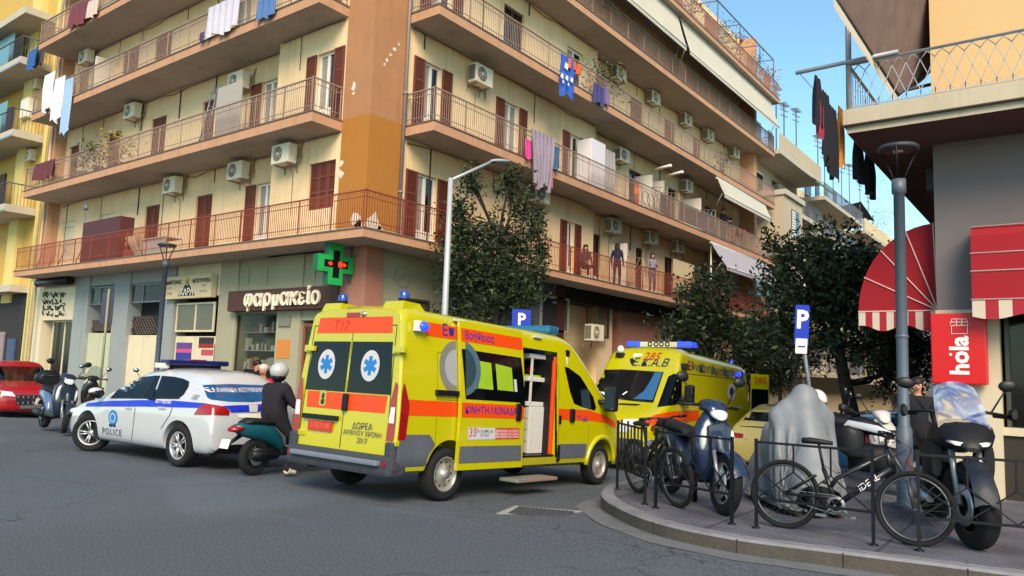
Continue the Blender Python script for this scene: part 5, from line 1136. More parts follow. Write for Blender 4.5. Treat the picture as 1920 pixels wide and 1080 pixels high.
# ================================================================ TREES
BARK = mat('bark', '2e2620', .95, var=.3, scale=14, bump=.8, bscale=30)
LEAF = [mat('leaf_%d' % i, c, .55, var=.3, scale=5, spec=.25) for i, c in enumerate(('1e2b19', '2e3c24', '172114', '485438'))]
def tree(label, base, trunk_pts, clumps, n, sz, seed, r0=.2, up=.5):
    t = thing('street_tree', label, 'tree', base); rnd = random.Random(seed); b = Vector(base)
    mb = MB(); T = [Vector(p)-b for p in trunk_pts]
    mb.tube(T, [r0*(1-.6*i/(len(T)-1)) for i in range(len(T))], 10)
    tops = T[len(T)//2:]
    for c, r in clumps:
        c = Vector(c)-b; s = min(tops, key=lambda q: (q-c).length); m1 = s.lerp(c, .5)+Vector((rnd.uniform(-.2, .2), rnd.uniform(-.2, .2), -.15))
        mb.tube([s, m1, c], [.06, .04, .015], 6)
        for k in range(5):
            e = c+Vector((rnd.gauss(0, r.x*.5 if isinstance(r, Vector) else r*.5), rnd.gauss(0, r*.5), rnd.uniform(0, r*.9))); mb.tube([c.lerp(m1, .3), c.lerp(e, .5), e], [.02, .014, .006], 4)
    mb.ob('trunk', BARK, t)
    V = []; F = []; MI = []
    w = [r**2 for _, r in clumps]; tot = sum(w)
    for (c, r), wi in zip(clumps, w):
        c = Vector(c)-b; k = int(n*wi/tot)
        twigs = [c+Vector((rnd.gauss(0, .48)*r, rnd.gauss(0, .48)*r, rnd.gauss(0.05, .48)*r)) for _ in range(max(8, k//22))]
        for _ in range(k):
            q = rnd.choice(twigs); p = q+Vector((rnd.gauss(0, .11), rnd.gauss(0, .11), rnd.gauss(0, .16)))*(.7+r*.5)
            d = Vector((rnd.gauss(0, 1), rnd.gauss(0, 1), rnd.gauss(up, .6))).normalized(); e = d.orthogonal().normalized(); e = Matrix.Rotation(rnd.random()*6.28, 3, d) @ e
            s_ = sz*rnd.uniform(.6, 1.35); o = len(V)
            V += [p-d*s_, p+e*s_*.42, p+d*s_, p-e*s_*.42]; F.append((o, o+1, o+2, o+3)); MI.append(rnd.choice((0, 0, 1, 1, 2, 3)))
    me = bpy.data.meshes.new('crown'); me.from_pydata([v[:] for v in V], [], F); [me.materials.append(m) for m in LEAF]; me.polygons.foreach_set('material_index', MI); me.update()
    mk('crown', me, t); return t
def pc(px, py, X, r): h = hitx(px, py, X); return ((X, h.y, h.z), r)
X1 = -12.75
bt = hitx(925, 600, X1); tb = (X1, bt.y, swl(X1, bt.y))
tree('bushy dark green street tree behind the tall lamp and parked ambulance', tb, [tb, (X1, bt.y-.05, 1.2), (X1+.05, bt.y, 2.6), (X1, bt.y+.1, 4), (X1, bt.y+.1, 5.2)],
     [pc(860, 395, X1, .42), pc(885, 350, X1, .32), pc(962, 355, X1, .45), pc(985, 400, X1+.2, .5), pc(925, 440, X1, .45), pc(1000, 440, X1, .42), pc(880, 455, X1+.2, .65), pc(960, 470, X1-.2, .75), pc(900, 520, X1, .8), pc(960, 530, X1+.3, .7), pc(870, 570, X1, .7), pc(940, 575, X1, .75), pc(1005, 505, X1+.3, .4), pc(985, 560, X1, .45), pc(850, 510, X1, .5), pc(862, 430, X1, .35), pc(958, 330, X1, .22), pc(884, 325, X1, .2), pc(1018, 470, X1, .3)], 14000, .066, 3, .14)
def dd(px, py, t, r): return (hitd(px, py, t)[:], r)
tb = hitz(1606, 860, swz(19)); k = 16.6
tb = hitd(1608, 845, k); tb = Vector((tb.x, tb.y, swz(tb.y)))
tree('large dark street tree leaning over the right pavement beside the parking sign', tb[:], [tb[:], hitd(1603, 800, k)[:], hitd(1585, 720, k)[:], hitd(1570, 640, k)[:], hitd(1560, 560, k)[:]],
     [dd(1452, 535, k, .42), dd(1500, 500, k+.5, .75), dd(1470, 575, k, .6), dd(1560, 520, k, .8), dd(1530, 585, k+.4, .85), dd(1590, 590, k, .75), dd(1620, 540, k+.6, .7), dd(1660, 580, k+.3, .6), dd(1480, 640, k+.3, .55), dd(1560, 645, k, .5), dd(1625, 640, k-.3, .55), dd(1680, 640, k+.5, .5), dd(1545, 470, k+.3, .5), dd(1600, 490, k+.6, .5), dd(1640, 500, k+.8, .42), dd(1725, 660, k+1, .5), dd(1660, 690, k+1.5, .45), dd(1450, 460, k+.5, .3), dd(1480, 455, k+.6, .3)], 13500, .07, 8, .2)
for i, (px, dist, lab) in enumerate(((1405, 33, 'dark tree crown behind the far ambulance, nearest the cream building'), (1330, 23, 'small dark tree between the far ambulance and the shadowed shop fronts'), (1690, 30, 'dim background tree seen behind the lamp post'), (1460, 33, 'dim background tree over the parked yellow car'))):
    b = hitd(px, 700, dist); b.z = gz(b.x, b.y)
    C = [((b.x+random.Random(i).uniform(-.1, .1)+dx, b.y+dy, b.z+dz), r) for dx, dy, dz, r in ((0, 0, 4.2, 1.0), (.8, .4, 3.6, .9), (-.8, -.3, 3.5, .9), (.3, -.5, 5.0, .8), (-.5, .6, 4.9, .8), (0, 0, 2.9, .8))]
    tree(lab, b[:], [b[:], (b.x+.1, b.y, b.z+1.5), (b.x, b.y, b.z+3.2)], C, 4500, .09, 40+i, .14)
# ================================================================ STREET FURNITURE
LAMPG = mat('lamp_post_grey', '56606b', .5, metal=.3, var=.08, scale=5); LAMPB = mat('lamp_blue_grey', '434c5a', .5, metal=.3, var=.08)
def park_lamp(label, x, y, z0, htop, ring_r, hn, post_r, m):
    t = thing('street_lamp', label, 'street lamp', (x, y, z0), group='round pavement lamps')
    mb = MB(); mb.lathe((0, 0, 0), (0, 0, 1), [(0, 0), (post_r*2.6, 0), (post_r*2.6, .04), (post_r*1.5, .06), (post_r*1.45, 1.0), (post_r*1.05, 1.06), (post_r, hn-.2), (post_r*1.3, hn-.19), (post_r*1.3, hn), (0, hn)], 14)
    for z in (1.02, 2.2): mb.lathe((0, 0, z), (0, 0, 1), [(post_r*1.1, 0), (post_r*1.25, .02), (post_r*1.1, .04)], 14)
    mb.ob('post', m, t)
    mb = MB()
    for i in range(3): a = i*2.094+.6; mb.tube([(post_r*.7*math.cos(a), post_r*.7*math.sin(a), hn-.05), (ring_r*.6*math.cos(a), ring_r*.6*math.sin(a), hn+(htop-hn)*.5), (ring_r*.97*math.cos(a), ring_r*.97*math.sin(a), htop)], .014, 5)
    mb.ob('arms', BLACKM, t)
    mb = MB(); mb.lathe((0, 0, htop), (0, 0, 1), [(ring_r*.9, -.035), (ring_r, -.02), (ring_r*1.01, .01), (ring_r*.9, .035), (ring_r*.15, .06), (0, .06)], 24); mb.lathe((0, 0, htop-.03), (0, 0, 1), [(ring_r*.9, 0), (0, .02)], 24); mb.m = 1; mb.box(-.06, .06, -.03, .03, htop-.045, htop-.02)
    mb.ob('lamp_head', [mat('lamp_dark', '2e3138', .5), WHITEP], t); return t
lb = hitz(1698, 952, .1); park_lamp('tall grey pavement lamp beside the right balcony with a ring head', lb.x, lb.y, 00.1, 4.78, .26, 4.35, .07, LAMPG)
ll = hity(305, 560, 10.35); park_lamp('blue-grey pavement lamp before the bakery sign on the left', ll.x, 10.35, .0, hity(313, 460, 10.35).z, .24, hity(312, 488, 10.35).z, .065, LAMPB)
XL = -12.1; p0 = hitx(834, 585, XL); p1 = hitx(838, 332, XL); a1 = hitx(920, 304, XL); a2 = hitx(946, 300, XL)
sl1 = thing('street_lamp', 'tall pale street lamp with angled arm in front of the dark tree', 'street lamp', (XL, p0.y, swl(XL, p0.y)))
z0 = swl(XL, p0.y); yy = p0.y
mb = MB(); mb.tube([(0, 0, 0), (0, 0, 3), (0, 0, p1.z-z0)], [.09, .08, .06], 10); mb.ob('post', mat('pale_post', 'a9adae', .5, metal=.3, var=.06), sl1)
mb = MB(); mb.tube([(0, 0, p1.z-z0-.05), (0, a1.y-yy, a1.z-z0)], .04, 8); mb.ob('arm', mat('pale_post', ''), sl1)
mb = MB(); mb.T = Matrix.Translation((0, (a1.y+a2.y)/2-yy, (a1.z+a2.z)/2-z0)) @ Matrix.Rotation(rad(12), 4, 'X'); mb.ell((0, .1, 0), (.13, .42, .06), 12, 8); mb.m = 1; mb.box(-.1, .1, -.2, .35, -.075, -.05); mb.ob('lamp_head', [mat('pale_post', ''), GLASSD], sl1)
SBL = mat('sign_blue', '1b34a8', .45, var=.03); SWH = mat('sign_white', 'e4dcd8')
def p_sign(label, base, top, w, h, face, extra=False, zc=None):
    base, top = Vector(base), Vector(top); t = thing('parking_sign', label, 'sign', base, group='blue parking signs'); ax = top-base
    mb = MB(); mb.tube([(0, 0, 0), ax], .03, 8); mb.ob('post', GREYM, t)
    M = frame(ax-ax.normalized()*(h/2), face, ax); F3 = lambda a, b, q: M @ Vector((a, b, q))
    mb = MB(); mb.prism(rrect(-w/2, w/2, -h/2, h/2, .03), F3, .032, .04); mb.ob('sign_plate', SBL, t)
    ph = h*(.62 if extra else .8)
    writing('P', ph, M @ Matrix.Translation((0, h*(.12 if extra else 0), .043)), SWH, t, off=.012)
    if extra:
        mb = MB(); mb.prism(rrect(-w/2+.02, w/2-.02, -h/2-.12, -h/2+.1, .01), F3, .036, .046); mb.m = 1; mb.prism(rrect(-w/2+.05, w/2-.05, -h/2-.03, -h/2-.005, .005), F3, .046, .048); mb.ob('lower_plate', [SWH, SBL], t)
    return t
h = hitx(977, 598, -11.75); p_sign('blue parking sign showing above the ambulance roof before the dark tree', (-11.75, h.y, swl(-11.9, h.y)), (-11.75, h.y, h.z+.25), .52, .55, (.6, .8, 0))
q0, q1 = hitd(1520, 745, 11.2), hitd(1496, 572, 11.2); q0 = q1+(q0-q1)*((q1.z-.1)/(q1.z-q0.z)); p_sign('leaning blue parking sign with a white lower plate beside the right tree', q0, q1, .22, .6, (.72, .69, 0), True)
bs = hity(198, 577, 10.4); t = thing('traffic_sign', 'grey back of a rectangular sign on a pole before the shops, left', 'sign', (bs.x, 10.4, 0)); mb = MB(); mb.tube([(0.12, 0, 0), (.12, 0, bs.z+.55)], .035, 8); mb.ob('post', mat('olive_post', '7c7c66', .6), t); mb = MB(); mb.bbox(-.36, .36, .03, .06, bs.z-.5, bs.z+.45, .01); mb.ob('sign_plate', mat('sign_back', '3a3a4a', .5), t)
# guard rails round the corner
FIRON = mat('fence_iron', '15171d', .45, metal=.4, var=.15, scale=15)
def guard(label, A, B, n=5, flat=False):
    A, B = Vector((A.x, A.y, 0)), Vector((B.x, B.y, 0)); L = (B-A).length; d = B-A; rz = math.atan2(d.y, d.x)
    t = thing('guard_rail', label, 'guard rail', (A.x, A.y, .13), rz, 'iron guard rails round the pavement corner')
    for u in (0, L): mb = MB(); mb.box(u-.015, u+.015, -.015, .015, -.05, .93); mb.lathe((u, 0, .0), (0, 0, 1), [(.045, 0), (.045, .012), (0, .014)], 8); mb.ob('post', FIRON, t)
    for z in (.885, .3): mb = MB(); mb.box(.02, L-.02, -.012, .012, z, z+.024); mb.ob('rail', FIRON, t)
    mb = MB(); s = (L-.04)/n
    for i in range(n):
        u = .02+i*s
        mb.tube([(u, .008, .32), (u+s, .008, .62)], .009, 4); mb.tube([(u, -.008, .62), (u+s, -.008, .32)], .009, 4)
        if i: mb.box(u-.008, u+.008, -.008, .008, .61, .89)
        if flat: mb.box(u-.02+s/2, u+.02+s/2, -.008, .008, .32, .95)
    mb.ob('lattice', FIRON, t); return t
gp_ = lambda x, y: hitz(x, y, .13)
GA = gp_(1157, 918); GB = gp_(1209, 946); guard('guard rail panel nearest the ambulances, seen almost end-on', GA, GB, 4, True)
guard('guard rail panel before the blue scooter', gp_(1229, 953), gp_(1372, 983), 4); guard('guard rail panel before the covered motorcycle and bicycle', gp_(1418, 990), gp_(1638, 1023), 3)
g3 = gp_(1724, 1033); g4 = gp_(1724+232, 1058); guard('guard rail panel before the black motorcycle at the right edge', g3, g3+(g4-g3).normalized()*2.0, 5)
plain('bollard', 'short black bollard post behind the second guard rail panel', 'bollard', lambda mb: mb.tube([gp_(1303, 940), gp_(1303, 940)+Vector((0, 0, .45))], .03, 8), FIRON)
# ================================================================ VEHICLES: shared builders
def wheel(parent, c, r, w, side, spokes=5, rim='b4b6ba', steer=0., style='alloy', name='wheel'):
    """wheel with its axis along local y; side = +1 left, -1 right"""
    e = mk(name, None) if 0 else None
    mb = MB(); h = w/2; ri = r*.66
    mb.lathe((0, 0, 0), (0, 1, 0), [(ri, -h*.8), (r*.86, -h), (r*.96, -h*.85), (r, -h*.55), (r, h*.55), (r*.96, h*.85), (r*.86, h), (ri, h*.8), (ri*.98, h*.4)], 32)
    o = mb.ob(name, RUBBER, parent); o.location = c; o.rotation_euler = (0, 0, steer)
    rm = mat('rim_'+rim, rim, .35, metal=.6, var=.06); mb = MB(); s = side; y = s*h*.72
    mb.lathe((0, 0, 0), (0, s, 0), [(ri*1.01, h*.82), (ri*.96, h*.86), (ri*.9, h*.7), (ri*.88, -h*.3)], 32); mb.m = 1; mb.lathe((0, 0, 0), (0, s, 0), [(ri*.9, -h*.1), (0, -h*.1)], 24); mb.m = 0
    if style == 'alloy':
        for i in range(spokes):
            for dq in (-.16, .16):
                a = 2*math.pi*i/spokes; a0, a1 = a+dq*1.5, a+dq
                p, q = Vector((ri*.18*math.cos(a0), y*.8, ri*.18*math.sin(a0))), Vector((ri*.92*math.cos(a1), y, ri*.92*math.sin(a1))); mb.tube([p, q], [ri*.07, ri*.055], 6)
        mb.lathe((0, 0, 0), (0, s, 0), [(ri*.24, h*.45), (ri*.22, h*.68), (0, h*.7)], 16)
    else:
        mb.lathe((0, 0, 0), (0, s, 0), [(ri*.9, h*.45), (ri*.72, h*.3), (ri*.5, h*.62), (ri*.3, h*.7), (ri*.28, h*.95), (0, h*1.0)], 28); mb.m = 1
        for i in range(10): a = 2*math.pi*i/10; mb.lathe((ri*.68*math.cos(a), s*h*.36, ri*.68*math.sin(a)), (0, s, 0), [(ri*.085, .004), (0, .006)], 8)
    mb.ob('rim', [rm, mat('rim_shadow', '17181a', .8, var=0)], o); return o
def shell(secs, m, wheels=(), cuts=(), subsurf=1, name='body', parent=None, crease=None):
    """closed loft of cross-sections, wheel housings and openings cut out"""
    mb = MB(); mb.loft(secs, True); me = mb.mesh(name, m); o = mk(name, me, None)
    if subsurf: s = o.modifiers.new('s', 'SUBSURF'); s.levels = s.render_levels = subsurf
    apply_mods(o); hel = []
    for (x, z, r, ys) in wheels:
        for sgn in ys:
            k = MB(); k.lathe((x, sgn*.62, z), (0, sgn, 0), [(0, 0), (r, 0), (r, .6), (0, .6)], 28); hel.append(k.ob('cutter', m))
    for b in cuts: k = MB(); k.box(*b); hel.append(k.ob('cutter', m))
    for k in hel:
        b = o.modifiers.new('b', 'BOOLEAN'); b.operation = 'DIFFERENCE'; b.solver = 'EXACT'; b.object = k
    if hel: bpy.context.view_layer.update(); apply_mods(o)
    for k in hel: bpy.data.objects.remove(k)
    for p in o.data.polygons: p.use_smooth = True
    try: o.data.set_sharp_from_angle(angle=rad(38))
    except Exception: pass
    if parent is not None: o.parent = parent
    return o
def LT(t): return Matrix.LocRotScale(t.location, t.rotation_euler, t.scale)
def loc_y(Ti, px, py, yl):
    o = Ti @ EYE; d = Ti.to_3x3() @ ray(px, py); return o+d*((yl-o.y)/d.y)
def loc_x(Ti, px, py, xl):
    o = Ti @ EYE; d = Ti.to_3x3() @ ray(px, py); return o+d*((xl-o.x)/d.x)
SIDE_R = frame((0, -3, 0), (1, 0, 0), (0, 0, 1))       # a = x, b = z, seen from local -y
SIDE_L = frame((0, 3, 0), (-1, 0, 0), (0, 0, 1))       # a = -x
FRONT = lambda x: frame((x, 0, 0), (0, 1, 0), (0, 0, 1))   # a = y, seen from +x
REAR = lambda x: frame((x, 0, 0), (0, -1, 0), (0, 0, 1))   # a = -y, seen from -x
CARGL = mat('car_glass', '07090c', .06, var=0, spec=.32, coat=0); CHROME = mat('chrome', 'c9ccd0', .12, metal=1, var=0)
TAIL = mat('tail_lamp', '8c0f14', .18, var=.1, coat=.6); LAMPC = mat('clear_lamp', 'c9ccc8', .1, var=.15, scale=25, coat=.8); HEADL = mat('lit_headlamp', 'fff0d8', .2, var=0, emit=1.5)
AMY = mat('ambulance_yellow', 'b0a904', .2, var=.03, scale=2, coat=.8, dirt=.12, dcol='7c7a30'); AMO = mat('ambulance_orange', 'd2420a', .35, var=.03); NAVY = mat('navy_letters', '1c2250', .5, var=0); BLUEL = mat('blue_letters', '2a2a8c', .5, var=0)
BUMP = mat('bumper_grey', '34373f', .6, var=.12, scale=8, dirt=.35, dcol='5c5a55'); CLAD = mat('cladding_grey', '50555f', .6, var=.1, scale=8, dirt=.25, dcol='6e6c64')
BLUEB = mat('blue_beacon', '1d3f9a', .2, var=.1, coat=.6); BLUELIT = mat('blue_beacon_lit', '2840e0', .2, var=0, emit=.9); GREYL = mat('emblem_light_grey', 'b9b6b8', .5, var=.04); STARB = mat('star_blue', '1f6fb0', .5, var=0)
def star_of_life(mb, bvh, cx, cz, r, M, off, ms=(0, 1)):
    mb.m = ms[0]; decal(mb, bvh, circle(cx, cz, r*.86, 24, r), M, off, .3); mb.m = ms[1]
    for a in (0, 60, 120):
        a = rad(a); ux, uz = math.sin(a), math.cos(a); l, w = r*.62, r*.16
        q = [(cx+ux*s*l-uz*e*w, cz+uz*s*l+ux*e*w) for s, e in ((-1, -1), (1, -1), (1, 1), (-1, 1))]; decal(mb, bvh, q, M, off+.002, .5)
# ================================================================ AMBULANCE IN FRONT (rear three-quarter, sliding door open)
def vsec(x, zb, zt, wm, wt, rr, plan=1., zref=2.5, crown=.03, n=6):
    Wd = lambda z: (wm if z < 1.1 else wm+(wt-wm)*((z-1.1)/(zref-1.1))**1.4)*plan
    h = [(0, zb), (wm*plan-.12, zb), (wm*plan-.03, zb+.05), (Wd(zb), zb+.16)]
    for i in range(1, n+1): z = zb+.16+(zt-rr-zb-.16)*i/n; h.append((Wd(z), z))
    w = Wd(zt-rr)
    for a in (25, 50, 75): h.append((w-rr*(1-math.cos(rad(a)))-.0, zt-rr+rr*math.sin(rad(a))))
    h += [(w*.5, zt+crown*.6), (0, zt+crown)]
    return [(x, -y, z) for y, z in h]+[(x, y, z) for y, z in h[-2:0:-1]]
am = thing('ambulance', 'yellow and orange ambulance seen from behind with its sliding door open', 'ambulance', (-7.849, 7.695, -.064), rad(89.93), ry=rad(2.67))
Ti = LT(am).inverted()
def prof1(x):
    P = [(-1.02, 2.44, .14), (-.9, 2.5, .16), (2.75, 2.5, .17), (3.05, 2.46, .17), (3.3, 2.3, .16), (3.6, 2.03, .14), (4.0, 1.66, .13), (4.2, 1.5, .13), (4.5, 1.36, .14), (4.75, 1.2, .16), (4.9, 1.02, .14), (4.98, .8, .1)]
    for (a, za, ra_), (b, zb_, rb_) in zip(P, P[1:]):
        if x <= b: t = (x-a)/(b-a); return za+(zb_-za)*t, ra_+(rb_-ra_)*t
    return P[-1][1:]
S = []
for x in [-1.02, -.99, -.9, -.6, -.3, 0, .3, .8, 1.3, 1.8, 2.3, 2.75, 2.9, 3.05, 3.18, 3.3, 3.45, 3.6, 3.8, 4.0, 4.2, 4.35, 4.5, 4.63, 4.75, 4.83, 4.9, 4.95, 4.98]:
    zt_, rr = prof1(x); pl = 1 if x < 4.2 else 1-.16*((x-4.2)/.78)**2.2
    if x < -1.0: pl = .975
    sh = .05 if x < -.5 else 0
    s_ = vsec(x, .36 if x < 4.5 else .36+.1*(x-4.5), zt_, 1.025, .87, rr, pl)
    if sh: s_ = [(a+max(0, c-.9)*.045, b, c) for a, b, c in s_]
    S.append(s_)
Lr = lambda px, py, yl=-1.03: loc_y(Ti, px, py, yl)
Lb = lambda px, py, xl=-1.0: loc_x(Ti, px, py, xl)
d0, d1, o1 = Lr(863, 760, -1.08).x, Lr(983, 760, -1.08).x, Lr(1047, 760).x
zo = Lr(1030, 645, -.9).z
body = shell(S, AMY, [(0, .36, .44, (1, -1)), (4.035, .36, .44, (1, -1))], [(d1-.5, o1, -1.3, -.15, .52, 2.2)], 0, parent=am)
bv = bvh_of(body.data)
# flat belts of colour on the flanks, tailgate bands and panes
mb = MB(); zb0, zb1 = Lr(800, 780).z, Lr(800, 751).z; yl = 1.0
def band(x0, x1, z0, z1, M=SIDE_R, f=lambda a: a): decal(mb, bv, [(x0, z0), (x1, z0), (x1, z1), (x0, z1)], M, .004, .2)
zu0, zu1 = Lr(820, 632, -.95).z, Lr(820, 606, -.95).z
def stripe(poly, M): mb = MB(); decal(mb, bv, poly, M, .004, .2); mb.ob('orange_stripe', AMO, am)
def band(x0, x1, z0, z1, M=SIDE_R): stripe([(x0, z0), (x1, z0), (x1, z1), (x0, z1)], M)
band(-.9, d0+.1, zb0, zb1); stripe([(-.62, zu1), (-.5, zu0), (d0+.1, zu0), (d0+.1, zu1)], SIDE_R)
stripe([(o1+.03, zb0), (3.55, zb0), (4.1, zb0-.03), (4.55, zb0-.13), (4.55, zb0-.02), (4.1, zb1-.1), (3.55, zb1-.02), (o1+.03, zb1-.02)], SIDE_R)
band(-3.5, .9, zb0, zb1, SIDE_L); band(-3.0, .6, zu0, zu1, SIDE_L)
rz = lambda py: Lb(650, py).z
stripe([(-.78, rz(769)), (.78, rz(769)), (.8, rz(737)), (-.8, rz(737))], REAR(-2)); stripe([(-.76, rz(624)), (.76, rz(624)), (.73, rz(594)), (-.73, rz(594))], REAR(-2))
for s in (-1, 1): mb = MB(); decal(mb, bv, [(s*.02, rz(735)), (s*.86, rz(735)), (s*.79, rz(640)), (s*.02, rz(640))], REAR(-2), .006, .2); mb.ob('rear_window', CARGL, am)
mb = MB(); mb.tube([(-1.015, 0, .62), (-.96, 0, 2.2)], .008, 4); 
for s in (1, -1): decal(mb, bv, [(s*.87, .6), (s*.885, .6), (s*.83, 2.25), (s*.815, 2.25)], REAR(-2), .003, .4)
decal(mb, bv, [(-.82, 2.25), (.82, 2.25), (.82, 2.235), (-.82, 2.235)], REAR(-2), .003, .3)
for (x0, x1, z0, z1) in ((-.3, .62, 1.32, 1.36), (-.3, .62, 1.95, 1.985)): decal(mb, bv, [(x0, z0), (x1, z0), (x1, z0+.008), (x0, z0+.008)], SIDE_R, .002, .3)
decal(mb, bv, [(-.3, .75), (-.292, .75), (-.292, 1.95), (-.3, 1.95)], SIDE_R, .002, .3); decal(mb, bv, [(-.2, 1.6), (d0, 1.6), (d0, 1.607), (-.2, 1.607)], SIDE_R, .002, .3)
mb.ob('panel_gap', mat('panel_gap', '4b4a12', .7, var=0), am)
for s in (-1, 1): mb = MB(); star_of_life(mb, bv, s*.44-.02, rz(684), .205, REAR(-2), .009); mb.ob('star_emblem', [GREYL, STARB], am)
mb = MB()                                             # round emblem, half on the flank and half on the door glass
ce = Lr(862, 690); mb.m = 0; decal(mb, bv, [p for p in circle(ce.x, ce.z, .35, 32, .37) if p[0] <= ce.x+.02], SIDE_R, .005, .1); mb.m = 1
decal(mb, bv, [p for p in circle(ce.x, ce.z, .25, 24) if p[0] <= ce.x+.02], SIDE_R, .008, .1); mb.ob('round_emblem', [mat('emblem_ring', '6f6f66', .5), mat('emblem_inner', '8f9298', .5)], am)
for txt, px, py, sz, m, sh in (('Επ', 858, 623, .22, BLUEL, 0),):
    p = Lr(px, py, -.95); decal_text(bv, txt, sz, SIDE_R @ Matrix.Translation((d0-.17, p.z, 0)), m, am)
for txt, py, sz in (('ΔΩΡΕΑ', 800, .115), ('ΑΙΜΙΛΙΟΥ ΧΡΟΝΗ', 813.5, .088), ('2017', 827, .1)):
    p = Lb(681, py); decal_text(bv, txt, sz, REAR(-2) @ Matrix.Translation((-p.y, p.z, 0)), NAVY, am)
p = Lb(636, 611); decal_text(bv, 'Τ17', .2, REAR(-2) @ Matrix.Translation((-p.y, p.z, 0)), mat('faded_red', 'b03018', .5, var=0), am, off=.008, shear=.15)
p = Lr(1092, 786); decal_text(bv, 'Τ 166', .13, SIDE_R @ Matrix.Translation((p.x, p.z, 0)), BLUEL, am)
# lamps
for s in (-1, 1):
    mb = MB(); mb.m = 0
    decal(mb, bv, [(s*.865, .78), (s*1.03, .78), (s*1.03, 1.5), (s*.93, 1.52), (s*.875, 1.25)], REAR(-2), .018, .1)
    q = [(-1.05, .8), (-.86, .8), (-.83, 1.25), (-.92, 1.5), (-1.05, 1.5)]; decal(mb, bv, q if s > 0 else q, SIDE_R if s < 0 else SIDE_L if 0 else SIDE_R, .016, .1) if s < 0 else decal(mb, bv, [(-a, b) for a, b in q], SIDE_L, .016, .1)
    mb.m = 1; decal(mb, bv, [(s*.885, 1.0), (s*.985, 1.0), (s*.985, 1.2), (s*.905, 1.2)], REAR(-2), .024, .1)
    mb.ob('tail_lamp', [TAIL, LAMPC], am)
    mb = MB(); mb.T = Matrix.Translation((-.93, s*.885, 0))
    for z in (.76, 1.92): mb.bbox(-.09, .03, -.09, .05, z-.05, z+.05, .01); mb.bbox(-.1, -.03, -.16, .0, z-.035, z+.035, .01)
    mb.ob('door_hinge', AMY, am)
mb = MB(); mb.bbox(-1.06, -1.01, -.09, -.0, rz(768)-.02, rz(738), .02); mb.ob('rear_door_handle', BLACKP, am)
p = Lb(603, 797); mb = MB(); mb.bbox(-1.035, -1.02, p.y-.25, p.y+.25, p.z-.075, p.z+.06, .005); mb.ob('number_plate', mat('red_plate', 'b83222', .45, var=.05), am)
writing('ΕΟΒ7148', .1, REAR(-1.037) @ Matrix.Translation((-p.y, p.z-.005, 0)), mat('plate_letters', 'd2604a', .5, var=0), am)
p = Lb(604, 782); mb = MB(); mb.bbox(-1.06, -1.01, p.y-.36, p.y+.36, p.z-.03, p.z+.035, .01); mb.ob('plate_lamp_bar', BLACKP, am)
p = Lb(606, 747); mb = MB(); decal(mb, bv, rrect(-p.y-.07, -p.y+.07, p.z-.1, p.z+.11, .03), REAR(-2), .01, .3); mb.m = 1
decal(mb, bv, [(-p.y+a, p.z+b) for a, b in ((-.03, -.07), (0, -.02), (.03, -.08), (.045, -.02), (.02, .0), (.04, .05), (.01, .08), (-.02, .07), (-.035, .02), (-.01, .0), (-.04, -.03))], REAR(-2), .013, .3); mb.ob('maker_emblem', [mat('emblem_gold', 'b9ae5a', .3, metal=.4), mat('emblem_dark', '3a3720', .4)], am)
mb = MB(); decal(mb, bv, [(-.17, 2.36), (.1, 2.36), (.1, 2.42), (-.17, 2.42)], REAR(-2), .012, .2); mb.ob('high_brake_lamp', TAIL, am); mb = MB(); mb.ell((-.95, -.18, 2.4), (.05, .05, .045), 10, 6); mb.ob('rear_camera', STEEL, am)
# bumper, cladding, step
mb = MB(); zbt = Lb(650, 838).z; mb.bbox(-1.09, -.78, -1.02, 1.02, .34, zbt-.04, .05); mb.m = 1; mb.bbox(-1.16, -1.0, -.86, .86, .47, .535, .02); mb.m = 0
mb.bbox(-1.06, -.9, .88, 1.03, .4, .77, .03); mb.bbox(-1.06, -.9, -1.03, -.88, .4, .77, .03)
mb.ob('rear_bumper', [BUMP, mat('bumper_step', '6a707c', .55, var=.1)], am)
for s in (-1, 1):
    mb = MB(); mb.prism(circle(s*.93, .5, .035, 10), lambda a, b, t: (t, a, b), -1.1, -1.085)
    mb.ob('reflector', TAIL, am)
z9 = Lr(790, 815).z
for q, M in (([(-1.0, .37), (-.47, .37), (-.42, .6), (-.3, .74), (-.42, z9), (-.98, z9)], SIDE_R), ([(o1+.05, .5), (3.48, .5), (3.52, .72), (o1+.05, .72)], SIDE_R), ([(-3.5, .5), (-.5, .5), (-.5, .72), (-3.5, .72)], SIDE_L)): mb = MB(); decal(mb, bv, q, M, .014, .1); mb.ob('side_cladding', CLAD, am)
mb = MB(); mb.bbox(4.55, 5.0, -.84, .84, .3, .62, .06); mb.ob('front_bumper', BUMP, am)
# roof beacons and lights
for y in (-.62, .62):
    q = Lb(756 if y < 0 else 641, 560, -.72)
    mb = MB(); mb.loft([[(-.86+a, y+b, 2.5-.12) for a, b in ((-.05, -.22), (.5, -.22), (.5, .22), (-.05, .22))], [(-.84+a, y+b, 2.58) for a, b in ((0, -.17), (.32, -.14), (.32, .14), (0, .17))]], False); mb.ob('beacon_plinth', AMY, am)
    mb = MB(); mb.lathe((-.68, y, 2.575), (0, 0, 1), [(0, 0), (.075, 0), (.075, .06)], 16); mb.m = 1; mb.lathe((-.68, y, 2.635), (0, 0, 1), [(.068, 0), (.07, .07), (.05, .1), (0, .11)], 16); mb.ob('beacon', [BLACKP, BLUEB], am)
p = Lr(1010, 615, -.5); mb = MB(); mb.T = Matrix.Translation((2.95, 0, 2.6)); mb.bbox(-.16, .16, -.62, .62, -.07, .08, .05); mb.ob('light_bar', mat('teal_lightbar', '1f5f80', .25, coat=.5), am)
